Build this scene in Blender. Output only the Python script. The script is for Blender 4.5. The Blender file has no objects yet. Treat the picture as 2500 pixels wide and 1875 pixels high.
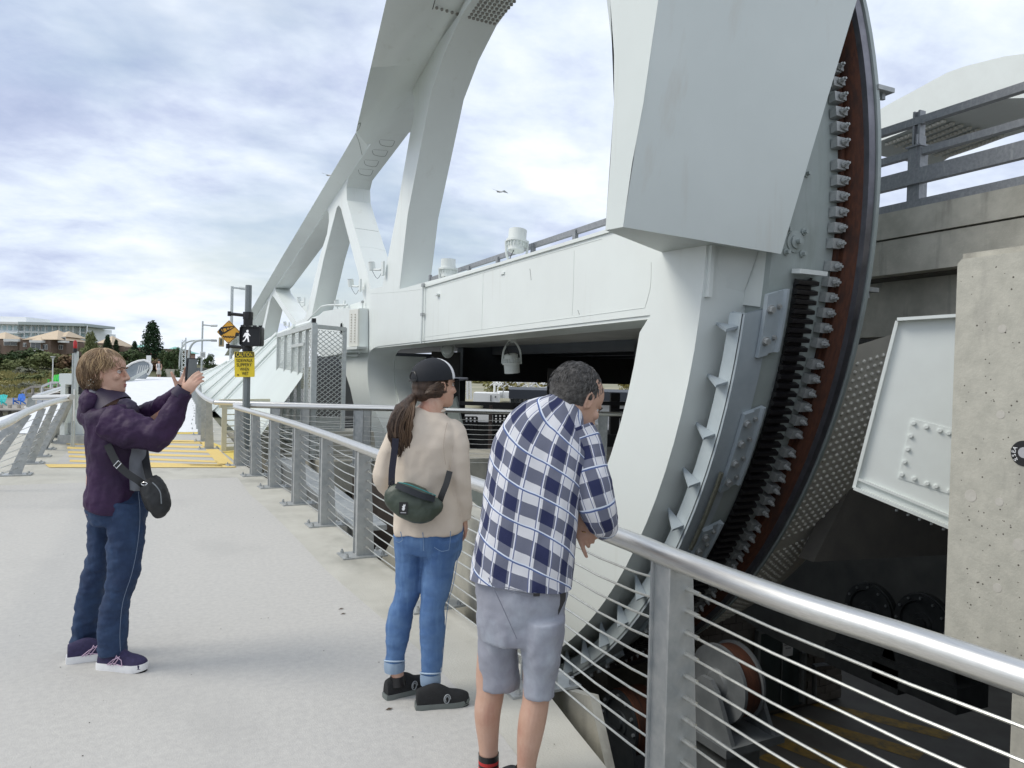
import bpy, bmesh, math, random
from math import sin, cos, radians, pi, sqrt, atan2
from mathutils import Vector as V, Matrix, noise as MN
from mathutils.geometry import tessellate_polygon
random.seed(7)
S = bpy.context.scene
COL = S.collection
# ------------------------------------------------------------------ camera
YAW, PITCH, ROLL, EYE = radians(25), radians(-.85), radians(1.5), 1.65
f0 = V((sin(YAW)*cos(PITCH), cos(YAW)*cos(PITCH), sin(PITCH)))
r0 = V((cos(YAW), -sin(YAW), 0)); u0 = r0.cross(f0)
rr = r0*cos(ROLL)+u0*sin(ROLL); uu = -r0*sin(ROLL)+u0*cos(ROLL)
EY = V((0, 0, EYE))
cam = bpy.data.objects.new('camera', bpy.data.cameras.new('camera')); COL.objects.link(cam)
cam.matrix_world = Matrix(((rr.x, uu.x, -f0.x, 0), (rr.y, uu.y, -f0.y, 0), (rr.z, uu.z, -f0.z, EYE), (0, 0, 0, 1)))
cam.data.sensor_width = 36; cam.data.lens = 36*1800/2500
cam.data.clip_start = .05; cam.data.clip_end = 6000
S.camera = cam
# ------------------------------------------------------------------ world: hazy bright overcast
SUN_EL, SUN_AZ = radians(46), radians(284)        # veiled sun high on the left
w = bpy.data.worlds.new('World'); S.world = w; w.use_nodes = True
nt = w.node_tree; nt.nodes.clear()
def N(t, **k):
    n = nt.nodes.new(t)
    for a, b in k.items(): setattr(n, a, b)
    return n
def Lk(a, b): nt.links.new(a, b)
out = N('ShaderNodeOutputWorld')
sky = N('ShaderNodeTexSky', sky_type='NISHITA'); sky.sun_disc = False
sky.sun_elevation = SUN_EL; sky.sun_rotation = SUN_AZ; sky.air_density = 1.2; sky.dust_density = 1.5
bg1 = N('ShaderNodeBackground'); bg1.inputs[1].default_value = .10
Lk(sky.outputs[0], bg1.inputs[0])
tc = N('ShaderNodeTexCoord'); sx = N('ShaderNodeSeparateXYZ'); Lk(tc.outputs['Generated'], sx.inputs[0])
def math_(op, a, b=None, c=None):
    n = N('ShaderNodeMath', operation=op)
    for i, x in enumerate((a, b, c)):
        if x is None: continue
        if isinstance(x, (int, float)): n.inputs[i].default_value = x
        else: Lk(x, n.inputs[i])
    return n.outputs[0]
zz = math_('MAXIMUM', sx.outputs[2], 0.0); dn = math_('ADD', zz, .27)
px_ = math_('DIVIDE', sx.outputs[0], dn); py_ = math_('DIVIDE', sx.outputs[1], dn)
cb = N('ShaderNodeCombineXYZ'); Lk(px_, cb.inputs[0]); Lk(py_, cb.inputs[1])
rot = N('ShaderNodeMapping'); rot.inputs['Rotation'].default_value = (0, 0, radians(28)); rot.inputs['Scale'].default_value = (.8, 1.0, 1)
Lk(cb.outputs[0], rot.inputs[0])
n1 = N('ShaderNodeTexNoise'); n1.inputs['Scale'].default_value = 1.05; n1.inputs['Detail'].default_value = 7; n1.inputs['Roughness'].default_value = .56; n1.inputs['Distortion'].default_value = .1
Lk(rot.outputs[0], n1.inputs[0])
n2 = N('ShaderNodeTexNoise'); n2.inputs['Scale'].default_value = 3.8; n2.inputs['Detail'].default_value = 8; n2.inputs['Roughness'].default_value = .6; n2.inputs['Distortion'].default_value = .15
Lk(rot.outputs[0], n2.inputs[0])
cr = N('ShaderNodeValToRGB')                       # cloud tone: shaded base -> bright top
e = cr.color_ramp.elements
e[0].position = .33; e[0].color = (.33, .39, .56, 1)
e[1].position = .66; e[1].color = (.88, .90, .90, 1)
m_ = e.new(.42); m_.color = (.47, .53, .69, 1)
m_ = e.new(.49); m_.color = (.63, .70, .81, 1)
m_ = e.new(.56); m_.color = (.77, .82, .88, 1)
mixn = math_('MULTIPLY_ADD', n2.outputs[0], .34, math_('MULTIPLY', n1.outputs[0], .66))
Lk(mixn, cr.inputs[0])
bg2 = N('ShaderNodeBackground'); Lk(cr.outputs[0], bg2.inputs[0]); bg2.inputs[1].default_value = 1.0
n3 = N('ShaderNodeTexNoise'); n3.inputs['Scale'].default_value = .8; n3.inputs['Detail'].default_value = 6; n3.inputs['Roughness'].default_value = .55
mp3 = N('ShaderNodeMapping'); mp3.inputs['Location'].default_value = (3.7, 1.9, 0); Lk(rot.outputs[0], mp3.inputs[0]); Lk(mp3.outputs[0], n3.inputs[0])
cov = N('ShaderNodeMapRange'); cov.inputs[1].default_value = .36; cov.inputs[2].default_value = .47; cov.inputs[3].default_value = .45; cov.inputs[4].default_value = 1
Lk(n3.outputs[0], cov.inputs[0])
mx = N('ShaderNodeMixShader'); Lk(cov.outputs[0], mx.inputs[0]); Lk(bg1.outputs[0], mx.inputs[1]); Lk(bg2.outputs[0], mx.inputs[2])
Lk(mx.outputs[0], out.inputs[0])
sd = bpy.data.lights.new('sun', 'SUN'); sd.energy = 1.5; sd.angle = radians(26); sd.color = (1, .95, .86)
sun = bpy.data.objects.new('sun', sd); COL.objects.link(sun)
# sky azimuth is measured clockwise from +Y
sdir = V((sin(SUN_AZ)*cos(SUN_EL), cos(SUN_AZ)*cos(SUN_EL), sin(SUN_EL)))
sun.rotation_euler = sdir.to_track_quat('Z', 'Y').to_euler()
S.view_settings.view_transform = 'Standard'; S.view_settings.look = 'None'
S.view_settings.exposure = 0.37; S.view_settings.gamma = 1; S.view_settings.use_curve_mapping = False
# ------------------------------------------------------------------ helpers
def ray(px, py): return f0+rr*((px-1250)/1800)+uu*((937.5-py)/1800)
def onX(px, py, X): d = ray(px, py); return EY+d*(X/d.x)
def onY(px, py, Y): d = ray(px, py); return EY+d*(Y/d.y)
def onZ(px, py, Z): d = ray(px, py); return EY+d*((Z-EYE)/d.z)
def onD(px, py, D): return EY+ray(px, py)*D
_M = {}
def mat(name, c=(.5, .5, .5), c2=None, sc=8, rough=.6, metal=0, bump=0, bsc=40, streak=None, spec=None, coords='Object', alpha=None, detail=6, stretch=None, lo=.35, hi=.65):
    if name in _M: return _M[name]
    m = bpy.data.materials.new(name); m.use_nodes = True; t = m.node_tree; b = t.nodes['Principled BSDF']
    b.inputs['Base Color'].default_value = (*c, 1); b.inputs['Roughness'].default_value = rough; b.inputs['Metallic'].default_value = metal
    if spec is not None: b.inputs['Specular IOR Level'].default_value = spec
    tc = t.nodes.new('ShaderNodeTexCoord')
    def nz(scale, det=detail, sv=None):
        n = t.nodes.new('ShaderNodeTexNoise'); n.inputs['Scale'].default_value = scale; n.inputs['Detail'].default_value = det; n.inputs['Roughness'].default_value = .6
        if sv:
            mp = t.nodes.new('ShaderNodeMapping'); mp.inputs['Scale'].default_value = sv; t.links.new(tc.outputs[coords], mp.inputs[0]); t.links.new(mp.outputs[0], n.inputs[0])
        else: t.links.new(tc.outputs[coords], n.inputs[0])
        return n
    col = None
    if c2 is not None:
        n = nz(sc, sv=stretch); r = t.nodes.new('ShaderNodeMapRange'); r.inputs[1].default_value = lo; r.inputs[2].default_value = hi; t.links.new(n.outputs[0], r.inputs[0])
        mx = t.nodes.new('ShaderNodeMix'); mx.data_type = 'RGBA'; mx.inputs[6].default_value = (*c, 1); mx.inputs[7].default_value = (*c2, 1)
        t.links.new(r.outputs[0], mx.inputs[0]); col = mx.outputs[2]
    if streak:                      # (colour, scale vector, lo, hi): weathering with a shape of its own
        sc_, sv, lo_, hi_ = streak
        n = nz(1, 5, sv); r = t.nodes.new('ShaderNodeMapRange'); r.inputs[1].default_value = lo_; r.inputs[2].default_value = hi_; t.links.new(n.outputs[0], r.inputs[0])
        mx = t.nodes.new('ShaderNodeMix'); mx.data_type = 'RGBA'; mx.inputs[7].default_value = (*sc_, 1)
        if col: t.links.new(col, mx.inputs[6])
        else: mx.inputs[6].default_value = (*c, 1)
        t.links.new(r.outputs[0], mx.inputs[0]); col = mx.outputs[2]
    if col: t.links.new(col, b.inputs['Base Color'])
    if bump:
        n = nz(bsc, 5, stretch); bp = t.nodes.new('ShaderNodeBump'); bp.inputs['Strength'].default_value = bump; bp.inputs['Distance'].default_value = .02
        t.links.new(n.outputs[0], bp.inputs['Height']); t.links.new(bp.outputs[0], b.inputs['Normal'])
    if alpha is not None:
        b.inputs['Alpha'].default_value = alpha
    _M[name] = m; return m
def folds(m, sv, strength, dist=.02, sc=1.0):
    t = m.node_tree; b = t.nodes['Principled BSDF']; tc = t.nodes.new('ShaderNodeTexCoord'); mp = t.nodes.new('ShaderNodeMapping'); mp.inputs['Scale'].default_value = sv; mp.inputs['Rotation'].default_value = (.3, .5, .4)
    n = t.nodes.new('ShaderNodeTexNoise'); n.noise_type = 'RIDGED_MULTIFRACTAL'; n.inputs['Scale'].default_value = sc; n.inputs['Detail'].default_value = 2; n.inputs['Distortion'].default_value = .8
    bp = t.nodes.new('ShaderNodeBump'); bp.inputs['Strength'].default_value = strength; bp.inputs['Distance'].default_value = dist
    t.links.new(tc.outputs['Object'], mp.inputs[0]); t.links.new(mp.outputs[0], n.inputs[0]); t.links.new(n.outputs[0], bp.inputs['Height'])
    if b.inputs['Normal'].links: t.links.new(b.inputs['Normal'].links[0].from_socket, bp.inputs['Normal'])
    t.links.new(bp.outputs[0], b.inputs['Normal']); return m
def tag(o, label=None, cat=None, group=None, kind=None):
    if label: o['label'] = label
    if cat: o['category'] = cat
    if group: o['group'] = group
    if kind: o['kind'] = kind
    return o
def empty(name, loc=(0, 0, 0), rz=0, label=None, cat=None, group=None):
    o = bpy.data.objects.new(name, None); COL.objects.link(o); o.location = loc; o.rotation_euler = (0, 0, rz); o.empty_display_size = .1
    return tag(o, label, cat, group)
def ortho(t):
    t = V(t).normalized(); a = V((0, 0, 1)) if abs(t.z) < .95 else V((1, 0, 0))
    x = a.cross(t).normalized(); return x, t.cross(x).normalized(), t
class MB:
    def __init__(s): s.v = []; s.f = []; s.mi = []; s.uv = None; s.m = 0
    def add(s, vs, fs):
        o = len(s.v); s.v += [tuple(a) for a in vs]; s.f += [[i+o for i in f] for f in fs]; s.mi += [s.m]*len(fs); return s
    def box(s, c, d, ax=None, taper=None):
        c = V(c); x, y, z = ax if ax else (V((1, 0, 0)), V((0, 1, 0)), V((0, 0, 1)))
        h = [a/2 for a in d]; vs = []
        for k in (-1, 1):
            tx = taper if (taper and k > 0) else 1
            for i, j in ((-1, -1), (1, -1), (1, 1), (-1, 1)): vs.append(c+x*(i*h[0]*tx)+y*(j*h[1]*tx)+z*(k*h[2]))
        return s.add(vs, [(3, 2, 1, 0), (4, 5, 6, 7), (0, 1, 5, 4), (1, 2, 6, 5), (2, 3, 7, 6), (3, 0, 4, 7)])
    def hexa(s, p): return s.add(p, [(3, 2, 1, 0), (4, 5, 6, 7), (0, 1, 5, 4), (1, 2, 6, 5), (2, 3, 7, 6), (3, 0, 4, 7)])
    def beam(s, a, b, w, h, up=(0, 0, 1)):
        a, b = V(a), V(b); t = (b-a); L = t.length; t.normalize(); u = V(up); x = t.cross(u)
        if x.length < 1e-4: x = t.cross(V((1, 0, 0)))
        x.normalize(); y = x.cross(t).normalized(); return s.box((a+b)/2, (w, h, L), (x, y, t))
    def cyl(s, a, b, r, n=10, r2=None, cap=True):
        a, b = V(a), V(b); x, y, t = ortho(b-a); r2 = r if r2 is None else r2; vs = []
        for p, q in ((a, r), (b, r2)):
            for i in range(n): g = 2*pi*i/n; vs.append(p+x*(cos(g)*q)+y*(sin(g)*q))
        fs = [(i, (i+1) % n, n+(i+1) % n, n+i) for i in range(n)]
        if cap: fs += [tuple(range(n-1, -1, -1)), tuple(range(n, 2*n))]
        return s.add(vs, fs)
    def tube(s, P, r, n=8, closed=False):
        P = [V(p) for p in P]; rs = r if hasattr(r, '__len__') else [r]*len(P); vs = []; m = len(P)
        x = None
        for k in range(m):
            t = (P[(k+1) % m]-P[k-1]) if (closed or 0 < k < m-1) else (P[1]-P[0] if k == 0 else P[-1]-P[-2])
            t.normalize()
            if x is None: x, y, _ = ortho(t)
            else:
                x = x-t*x.dot(t)
                if x.length < 1e-5: x, y, _ = ortho(t)
                x.normalize()
            y = t.cross(x)
            for i in range(n): g = 2*pi*i/n; vs.append(P[k]+x*(cos(g)*rs[k])+y*(sin(g)*rs[k]))
        fs = []
        for k in range(m if closed else m-1):
            for i in range(n):
                a = k*n; b = ((k+1) % m)*n; fs.append((a+i, a+(i+1) % n, b+(i+1) % n, b+i))
        if not closed: fs += [tuple(range(n-1, -1, -1)), tuple((m-1)*n+i for i in range(n))]
        return s.add(vs, fs)
    def lathe(s, prof, c, ax=(0, 0, 1), n=16):
        c = V(c); x, y, t = ortho(ax); vs = []; m = len(prof)
        for r, h in prof:
            for i in range(n): g = 2*pi*i/n; vs.append(c+t*h+x*(cos(g)*r)+y*(sin(g)*r))
        fs = [(k*n+i, k*n+(i+1) % n, (k+1)*n+(i+1) % n, (k+1)*n+i) for k in range(m-1) for i in range(n)]
        if prof[0][0] > 1e-4: fs.append(tuple(range(n-1, -1, -1)))
        if prof[-1][0] > 1e-4: fs.append(tuple((m-1)*n+i for i in range(n)))
        return s.add(vs, fs)
    def prism(s, loops, vec):
        """loops: outer + holes as 3D point lists lying in one plane; vec: extrusion"""
        vec = V(vec); loops = [[V(p) for p in l] for l in loops]; flat = [p for l in loops for p in l]
        tri = tessellate_polygon(loops); n = len(flat); vs = flat+[p+vec for p in flat]
        fs = []
        nrm = None
        for a, b, c in tri:
            g = (flat[b]-flat[a]).cross(flat[c]-flat[a])
            if g.length < 1e-9: continue
            if g.dot(vec) > 0: a, c = c, a
            fs += [(a, b, c), (c+n, b+n, a+n)]
        o = 0
        for l in loops:
            m = len(l)
            for i in range(m): a = o+i; b = o+(i+1) % m; fs.append((a, b, b+n, a+n))
            o += m
        return s.add(vs, fs)
    def grid(s, rows, closed=False):
        m = len(rows[0]); vs = [p for r in rows for p in r]; fs = []
        for k in range(len(rows)-1):
            for i in range(m if closed else m-1): fs.append((k*m+i, k*m+(i+1) % m, (k+1)*m+(i+1) % m, (k+1)*m+i))
        return s.add(vs, fs)
    def build(s, name, m, parent=None, smooth=True, ang=35, kind=None, label=None, cat=None, group=None, fixn=False):
        me = bpy.data.meshes.new(name); me.from_pydata(s.v, [], s.f)
        for q in (m if isinstance(m, (list, tuple)) else [m]): me.materials.append(q)
        if isinstance(m, (list, tuple)): me.polygons.foreach_set('material_index', s.mi)
        if fixn:
            b = bmesh.new(); b.from_mesh(me); bmesh.ops.remove_doubles(b, verts=b.verts, dist=1e-5); bmesh.ops.recalc_face_normals(b, faces=b.faces); b.to_mesh(me); b.free()
        if smooth:
            me.polygons.foreach_set('use_smooth', [True]*len(me.polygons)); me.set_sharp_from_angle(angle=radians(ang))
        me.update(); o = bpy.data.objects.new(name, me); COL.objects.link(o)
        setp(o, parent)
        return tag(o, label, cat, group, kind)
def Wm(o):
    return (Wm(o.parent) @ o.matrix_parent_inverse if o.parent else Matrix()) @ o.matrix_basis
def setp(o, parent):
    if parent: o.parent = parent; o.matrix_parent_inverse = Wm(parent).inverted()
def inst(src, parent, mw=None, name=None):
    o = src.copy(); COL.objects.link(o); setp(o, parent)
    if mw is not None: o.matrix_basis = mw
    if name: o.name = name
    return o
def frame(p, x, y, z, s=1):
    return Matrix(((x[0]*s, y[0]*s, z[0]*s, p[0]), (x[1]*s, y[1]*s, z[1]*s, p[1]), (x[2]*s, y[2]*s, z[2]*s, p[2]), (0, 0, 0, 1)))
def smooth_path(P, n=6):
    P = [V(p) for p in P]; o = []
    for i in range(len(P)-1):
        p0 = P[max(i-1, 0)]; p1 = P[i]; p2 = P[i+1]; p3 = P[min(i+2, len(P)-1)]
        for k in range(n):
            t = k/n; o.append(.5*((2*p1)+(p2-p0)*t+(2*p0-5*p1+4*p2-p3)*t*t+(3*p1-p0-3*p2+p3)*t**3))
    o.append(P[-1]); return o
def text_obj(txt, loc, xdir, nrm, size, m, parent, name='lettering', depth=.001, align='CENTER', spacing=1, boldoff=0, width=None):
    cu = bpy.data.curves.new(name, 'FONT'); cu.body = txt; cu.size = size; cu.align_x = align; cu.align_y = 'CENTER'; cu.extrude = depth; cu.space_character = spacing; cu.offset = boldoff
    tmp = bpy.data.objects.new('t', cu); COL.objects.link(tmp); dg = bpy.context.evaluated_depsgraph_get()
    me = bpy.data.meshes.new_from_object(tmp.evaluated_get(dg)); bpy.data.objects.remove(tmp); bpy.data.curves.remove(cu)
    me.materials.clear(); me.materials.append(m)
    x = V(xdir).normalized(); z = V(nrm).normalized(); y = z.cross(x).normalized(); x = y.cross(z)
    sx_ = 1
    if width and len(me.vertices):
        xs = [v.co.x for v in me.vertices]; sx_ = width/(max(xs)-min(xs))
    me.transform(frame(loc, x*sx_, y, z)); o = bpy.data.objects.new(name, me); COL.objects.link(o); setp(o, parent)
    return o
# ------------------------------------------------------------------ materials
WH = mat('white bridge paint', (.785, .825, .795), (.755, .79, .76), sc=.8, rough=.42, bump=.06, bsc=2.2, streak=((.67, .69, .645), (3.2, 3.2, .22), .60, .82))
WH2 = mat('white steel paint', (.77, .81, .785), (.74, .775, .75), sc=3, rough=.45)
GP = mat('grey green paint', (.36, .40, .39), (.32, .365, .35), sc=3, rough=.5, bump=.02, bsc=6, streak=((.27, .30, .28), (6, 6, .8), .55, .8))
BP = mat('blue grey paint', (.40, .45, .48), (.35, .40, .43), sc=4, rough=.42, bump=.03, bsc=20)
GALV = mat('galvanised steel', (.47, .48, .47), (.34, .36, .365), sc=11, rough=.48, metal=.4, bump=.04, bsc=60, streak=((.45, .47, .46), (9, 9, 1.5), .55, .75))
GALV2 = mat('dull galvanised steel', (.20, .22, .235), (.28, .30, .31), sc=25, rough=.55, metal=.45, bump=.05, bsc=60)
SS = mat('brushed stainless steel', (.74, .73, .70), (.64, .63, .60), sc=6, rough=.36, metal=1, stretch=(40, 2, 40), bump=.01, bsc=3)
CAB = mat('cable steel', (.62, .62, .58), (.5, .5, .47), sc=30, rough=.35, metal=.8)
RUST = mat('rusty steel', (.055, .018, .009), (.10, .032, .013), sc=9, rough=.75, bump=.15, bsc=60, stretch=(8, 1, 1), streak=((.035, .015, .01), (14, 2, 2), .5, .65))
RAILS = mat('polished rail head', (.22, .215, .24), (.15, .15, .17), sc=4, rough=.35, metal=.8)
BLK = mat('black grease', (.010, .010, .012), (.02, .018, .018), sc=12, rough=.32, bump=.2, bsc=60)
CON = mat('walkway concrete', (.53, .515, .455), (.46, .445, .39), sc=2.2, rough=.85, bump=.25, bsc=90, streak=((.27, .265, .23), (.9, .5, .9), .55, .75))
COAT = mat('grey walkway coating', (.525, .51, .475), (.465, .452, .425), sc=30, rough=.9, bump=.22, bsc=140, streak=((.39, .38, .36), (.7, .4, 1), .52, .8))
CON2 = mat('weathered concrete', (.50, .48, .41), (.38, .365, .31), sc=3.5, rough=.85, bump=.2, bsc=30, streak=((.20, .19, .17), (3.2, 3.2, .35), .56, .74))
CON3 = mat('pale pier concrete', (.49, .475, .41), (.41, .40, .345), sc=9, rough=.85, bump=.18, bsc=40, streak=((.29, .28, .25), (2.6, 2.6, .8), .56, .76))
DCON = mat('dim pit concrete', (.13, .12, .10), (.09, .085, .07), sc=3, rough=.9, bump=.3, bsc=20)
YEL = mat('yellow road paint', (.80, .60, .20), (.72, .53, .20), sc=20, rough=.75, bump=.2, bsc=120)
YEL2 = mat('bright yellow paint', (.80, .62, .14), (.7, .52, .12), sc=12, rough=.7)
BLACK = mat('black plastic', (.012, .012, .013), rough=.4)
WHITE = mat('white print', (.8, .8, .8), rough=.5)
# ------------------------------------------------------------------ setting: walkway, water, land
def sheet(name, pts, z, m, th=None, **k):
    b = MB()
    if th: b.prism([[(p[0], p[1], z-th) for p in pts]], (0, 0, th))
    else: b.add([(p[0], p[1], z) for p in pts], [tuple(range(len(pts)))])
    return b.build(name, m, smooth=False, kind='structure', **k)
RAIL_T = [(2500, 1656), (2212, 1560), (1921, 1467), (1639, 1362), (1514, 1312), (1164, 1182), (1000, 1133), (915, 1106), (791, 1060), (678, 1023), (556, 989)]
rail_pts = [onZ(u, v, .96) for u, v in RAIL_T]
rail_pts = [rail_pts[0]+(rail_pts[0]-rail_pts[1])*2.2]+rail_pts
RP = smooth_path(rail_pts, 8)
def rail_at(Y, P=None):
    P = P or RP
    for a, b in zip(P, P[1:]):
        if (a.y-Y)*(b.y-Y) <= 0 and a.y != b.y:
            t = (Y-a.y)/(b.y-a.y); p = a.lerp(b, t); d = (b-a); d.z = 0; return p, d.normalized()
    return P[0], (P[1]-P[0]).normalized()
edge_r = [(rail_at(y)[0].x+.14, y) for y in [x*.6 for x in range(0, 23)]]
slab = [(-3.2, -9), (1.8, -9), (1.8, .5)]+[tuple(onZ(u, v, 0).to_2d()) for u, v in ((1700, 2160), (1590, 2010), (1482, 1875), (1405, 1780), (1340, 1696))]+[e for e in edge_r if e[1] > 4]+[(1.3, 14.2), (1.35, 78), (-4.4, 78), (-3.6, 13.5), (-3.2, 4)]
sheet('walkway', slab, 0, CON, .35)
coat = [(-2.6, -8)]+[(rail_at(max(y, -.5))[0].x-(.42 if y < 3 else .36), y) for y in [-8, -4, 0, 1, 2, 3, 4, 5, 6, 7, 8, 9, 10]]+[(.95, 11.55), (-3.05, 11.55), (-2.6, 6)]
sheet('walkway_coating', coat, .004, COAT)
# joint between coating and kerb concrete
# hatched yellow box
def zquad(px, z=.004): return [onZ(u, v, z) for u, v in px]
m_ = MB()
hat = empty('road_marking', onZ(400, 1100, 0)); hat['kind'] = 'structure'
HP = sheet('painted_ground', [onZ(*q, 0) for q in [(130, 1138), (577, 1138), (500, 1062), (205, 1062)]], .004, COAT)
def stripe(px, m=YEL, nm='paint_stripe', z=.008):
    b = MB(); b.add([onZ(u, v, z) for u, v in px], [tuple(range(len(px)))]); o = b.build(nm, m, HP, smooth=False); return o
stripe([(120, 1141), (577, 1141), (560, 1132), (110, 1133)])
stripe([(577, 1138), (536, 1138), (487, 1079), (512, 1077)])
for i, (l, r) in enumerate([((300, 1129), (540, 1137)), ((290, 1118), (528, 1127)), ((280, 1107), (515, 1114)), ((270, 1096), (507, 1103)), ((262, 1085), (499, 1092)), ((250, 1076), (490, 1081))]):
    a, b_ = l, r; t = 2.6
    x0 = 170-i*2
    v0 = a[1]-(b_[1]-a[1])/(b_[0]-a[0])*(a[0]-x0)
    stripe([(x0, v0+t), (x0, v0-t), (b_[0], b_[1]-t), (b_[0]+5, b_[1]+t)])
stripe([(205, 1076), (490, 1080), (485, 1075), (205, 1072)])
stripe([(200, 1059), (505, 1059), (500, 1052), (200, 1052)], YEL2)
stripe([(513, 1078), (540, 1100), (577, 1128), (577, 1101)], YEL2)
# the lifting deck of the walkway: pale, glaring surface rising gently
rampm = mat('pale anti slip deck', (.80, .81, .83), (.74, .75, .77), sc=2, rough=.7)
b = MB()
rows = []
for k in range(24):
    y = 19.5+k*2.6; z = .012+.35*max(0, (y-30)/50); wL = -4.3; wR = 1.05
    rows.append([(wL, y, z), (-1.6, y, z+.01), (wR, y, z)])
b.grid(rows); b.build('bridge_walkway_deck', rampm, kind='structure')
# ground far and wide, water, pit
GR = mat('dry ground', (.20, .19, .13), (.12, .13, .07), sc=.15, rough=.95)
WAT = mat('harbour water', (.015, .025, .03), rough=.08, bump=.3, bsc=1.5, spec=.6)
sheet('water', [(-400, -300), (-2.9, -300), (-2.9, 78), (-60, 78), (-400, 120)], -3.6, WAT)
ASP = mat('pale asphalt', (.30, .30, .29), (.24, .24, .235), sc=.4, rough=.95)
sheet('ground', [(-3000, 74), (-2.9, 74), (-2.9, 22.6), (26, 22.6), (26, -300), (3000, -300), (3000, 4000), (-3000, 4000)], -4.2, GR, .3)
sheet('terminal_yard', [(9, 23), (90, 23), (120, 120), (9, 120)], -1.4, ASP, 2.6)
# machinery pit: floor and walls
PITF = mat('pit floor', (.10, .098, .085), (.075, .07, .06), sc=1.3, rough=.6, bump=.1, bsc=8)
sheet('pit_floor', [(1.2, -4), (26, -4), (26, 23), (1.2, 23)], -7.6, PITF, .3)
wl = MB()
wl.box((13.6, 22.9, -4.9), (25, .5, 5.6)); wl.box((26.2, 9.5, -2.5), (.5, 27, 10.2)); wl.box((13.6, -4.2, -2.8), (25, .5, 9.6))
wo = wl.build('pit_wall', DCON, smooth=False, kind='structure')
wl = MB(); wl.box((1.15, 5.3, -4.3), (.35, 19, 7.8)); wl.build('quay_wall', CON2, smooth=False, kind='structure')
# road deck overhead (the bridge carriageway): soffit keeps the pit dark
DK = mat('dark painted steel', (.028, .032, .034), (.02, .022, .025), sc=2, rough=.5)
SOF = mat('deck soffit steel', (.55, .55, .52), (.45, .45, .43), sc=1, rough=.5)
# abutment shelf across the pit
ab = empty('abutment_shelf', (3, 14, 0), label='concrete shelf across the pit carrying the far cable railing', cat='abutment')
t = MB(); t.prism([[onZ(780, 1127, 0), onZ(1500, 1113, 0), onZ(1620, 1112, 0), onZ(1560, 1090, 0), onZ(960, 1100, 0), (3.5, 16.6, 0), (3.5, 20, 0), (1.3, 20, 0)]], (0, 0, -.55)); t.build('top_slab', CON2, ab, smooth=False)
t = MB(); t.prism([[(1.4, 13.9, -.56), (4.6, 15.1, -.56), (3.4, 16.4, -.56), (3.4, 19.8, -.56), (1.4, 19.8, -.56)]], (0, 0, -7)); t.build('pier', DCON, ab, smooth=False)
# sloped concrete buttress just under the rail, seen between the legs of the visitors
bt = empty('concrete_buttress', (2.4, 6, -3), label='pale concrete buttress sloping up under the near railing behind the visitors', cat='buttress')
t = MB(); t.prism([[onX(985, 1262, 2.0), onX(1105, 1215, 2.0), onX(1190, 1290, 2.0), onX(1215, 1660, 2.0), onX(1130, 1640, 2.0), onX(860, 1500, 2.0)]], (.12, 0, 0)); t.build('block', CON3, bt, smooth=False)
t = MB(); t.prism([[onX(1128, 1602, 1.93), onX(1302, 1662, 1.93), onX(1440, 1700, 1.93), onX(1480, 1880, 1.93), onX(1300, 1800, 1.93)]], (.05, 0, 0)); t.build('foot', CON2, bt, smooth=False)
t = MB(); t.prism([[onX(860, 1165, 2.6), onX(990, 1180, 2.6), onX(960, 1420, 2.6), onX(860, 1400, 2.6)]], (.1, 0, 0))
t.build('rusty_panel', mat('brown dim steel', (.06, .048, .04), (.04, .03, .025), sc=3, rough=.7), smooth=False, label='dark brown steel panel in the pit left of the concrete buttress', cat='panel')
# galvanised channel beam in the pit behind the railing
t = empty('channel_beam', (2.2, 9, -.8), label='pale galvanised channel beam lying in the pit behind the middle railing posts', cat='beam')
A, B = onX(700, 1120, 1.9), onX(905, 1290, 1.9)
q = MB(); q.beam(A, B, .34, .05); q.build('top_flange', GALV, t, smooth=False)
q = MB(); q.beam(A+V((-.1, 0, -.2)), B+V((-.1, 0, -.2)), .03, .36); q.build('web', GALV, t, smooth=False)
q = MB(); q.beam(A+V((-.02, 0, -.42)), B+V((-.02, 0, -.42)), .3, .05); q.build('bottom_flange', GALV, t, smooth=False)

# ------------------------------------------------------------------ the bascule span (moves as one)
span = empty('bascule_span', (5.3, 13.6, 3.5), label='white steel lifting bridge span with truss, big ring and toothed rack', cat='bridge span')
XW, WT = 5.3, .8
YC = 13.6
def cz(X): return 3.46+(X-5.3)*.265
def rp(X, a, R): return V((X, YC-R*cos(a), cz(X)-R*sin(a)))
P = lambda l: [onX(u, v, XW) for u, v in l]
def rnd(l, n=5): return smooth_path(l, n)
arc = [rp(XW, a, 7.17) for a in [(-60+i*3.0)*pi/180 for i in range(68)]]      # top near side, down under, to the left bottom
leftup = P([(900, 1105), (884, 1085), (874, 1057), (863, 986), (855, 948), (842, 908), (826, 875), (812, 862), (790, 852), (700, 838), (560, 850)])
top = P([(548, 868), (560, 845), (617, 783), (654, 730), (676, 692), (799, 505), (851, 426), (884, 376), (900, 352), (985, 223), (1000, 205), (1118, 38), (1180, -90)])
top2 = [V((XW, 12.4, 11.2)), V((XW, 10.6, 10.6))]
outer = arc+leftup+top+top2
i0 = 6.08
inner = [rp(XW, a, i0) for a in [(12+i*4)*pi/180 for i in range(33)]]
opening = P([(1588, 769)])+P([(940, 843.5), (926, 845), (914, 849), (906, 855), (901, 865), (898, 880), (897, 900), (898, 925), (901, 955), (907, 989)])+[p for p in reversed(inner)]
opening = [p for p in opening]
h1 = P([(799, 512), (803, 522), (803, 540), (798, 572), (783, 618), (745, 776), (724, 786), (687, 734), (674, 712), (672, 703), (678, 696)])
h2 = P([(827, 501), (822, 508), (816, 532), (790, 633), (760, 776), (889, 733), (874, 666), (855, 595), (832, 508)])
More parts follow.
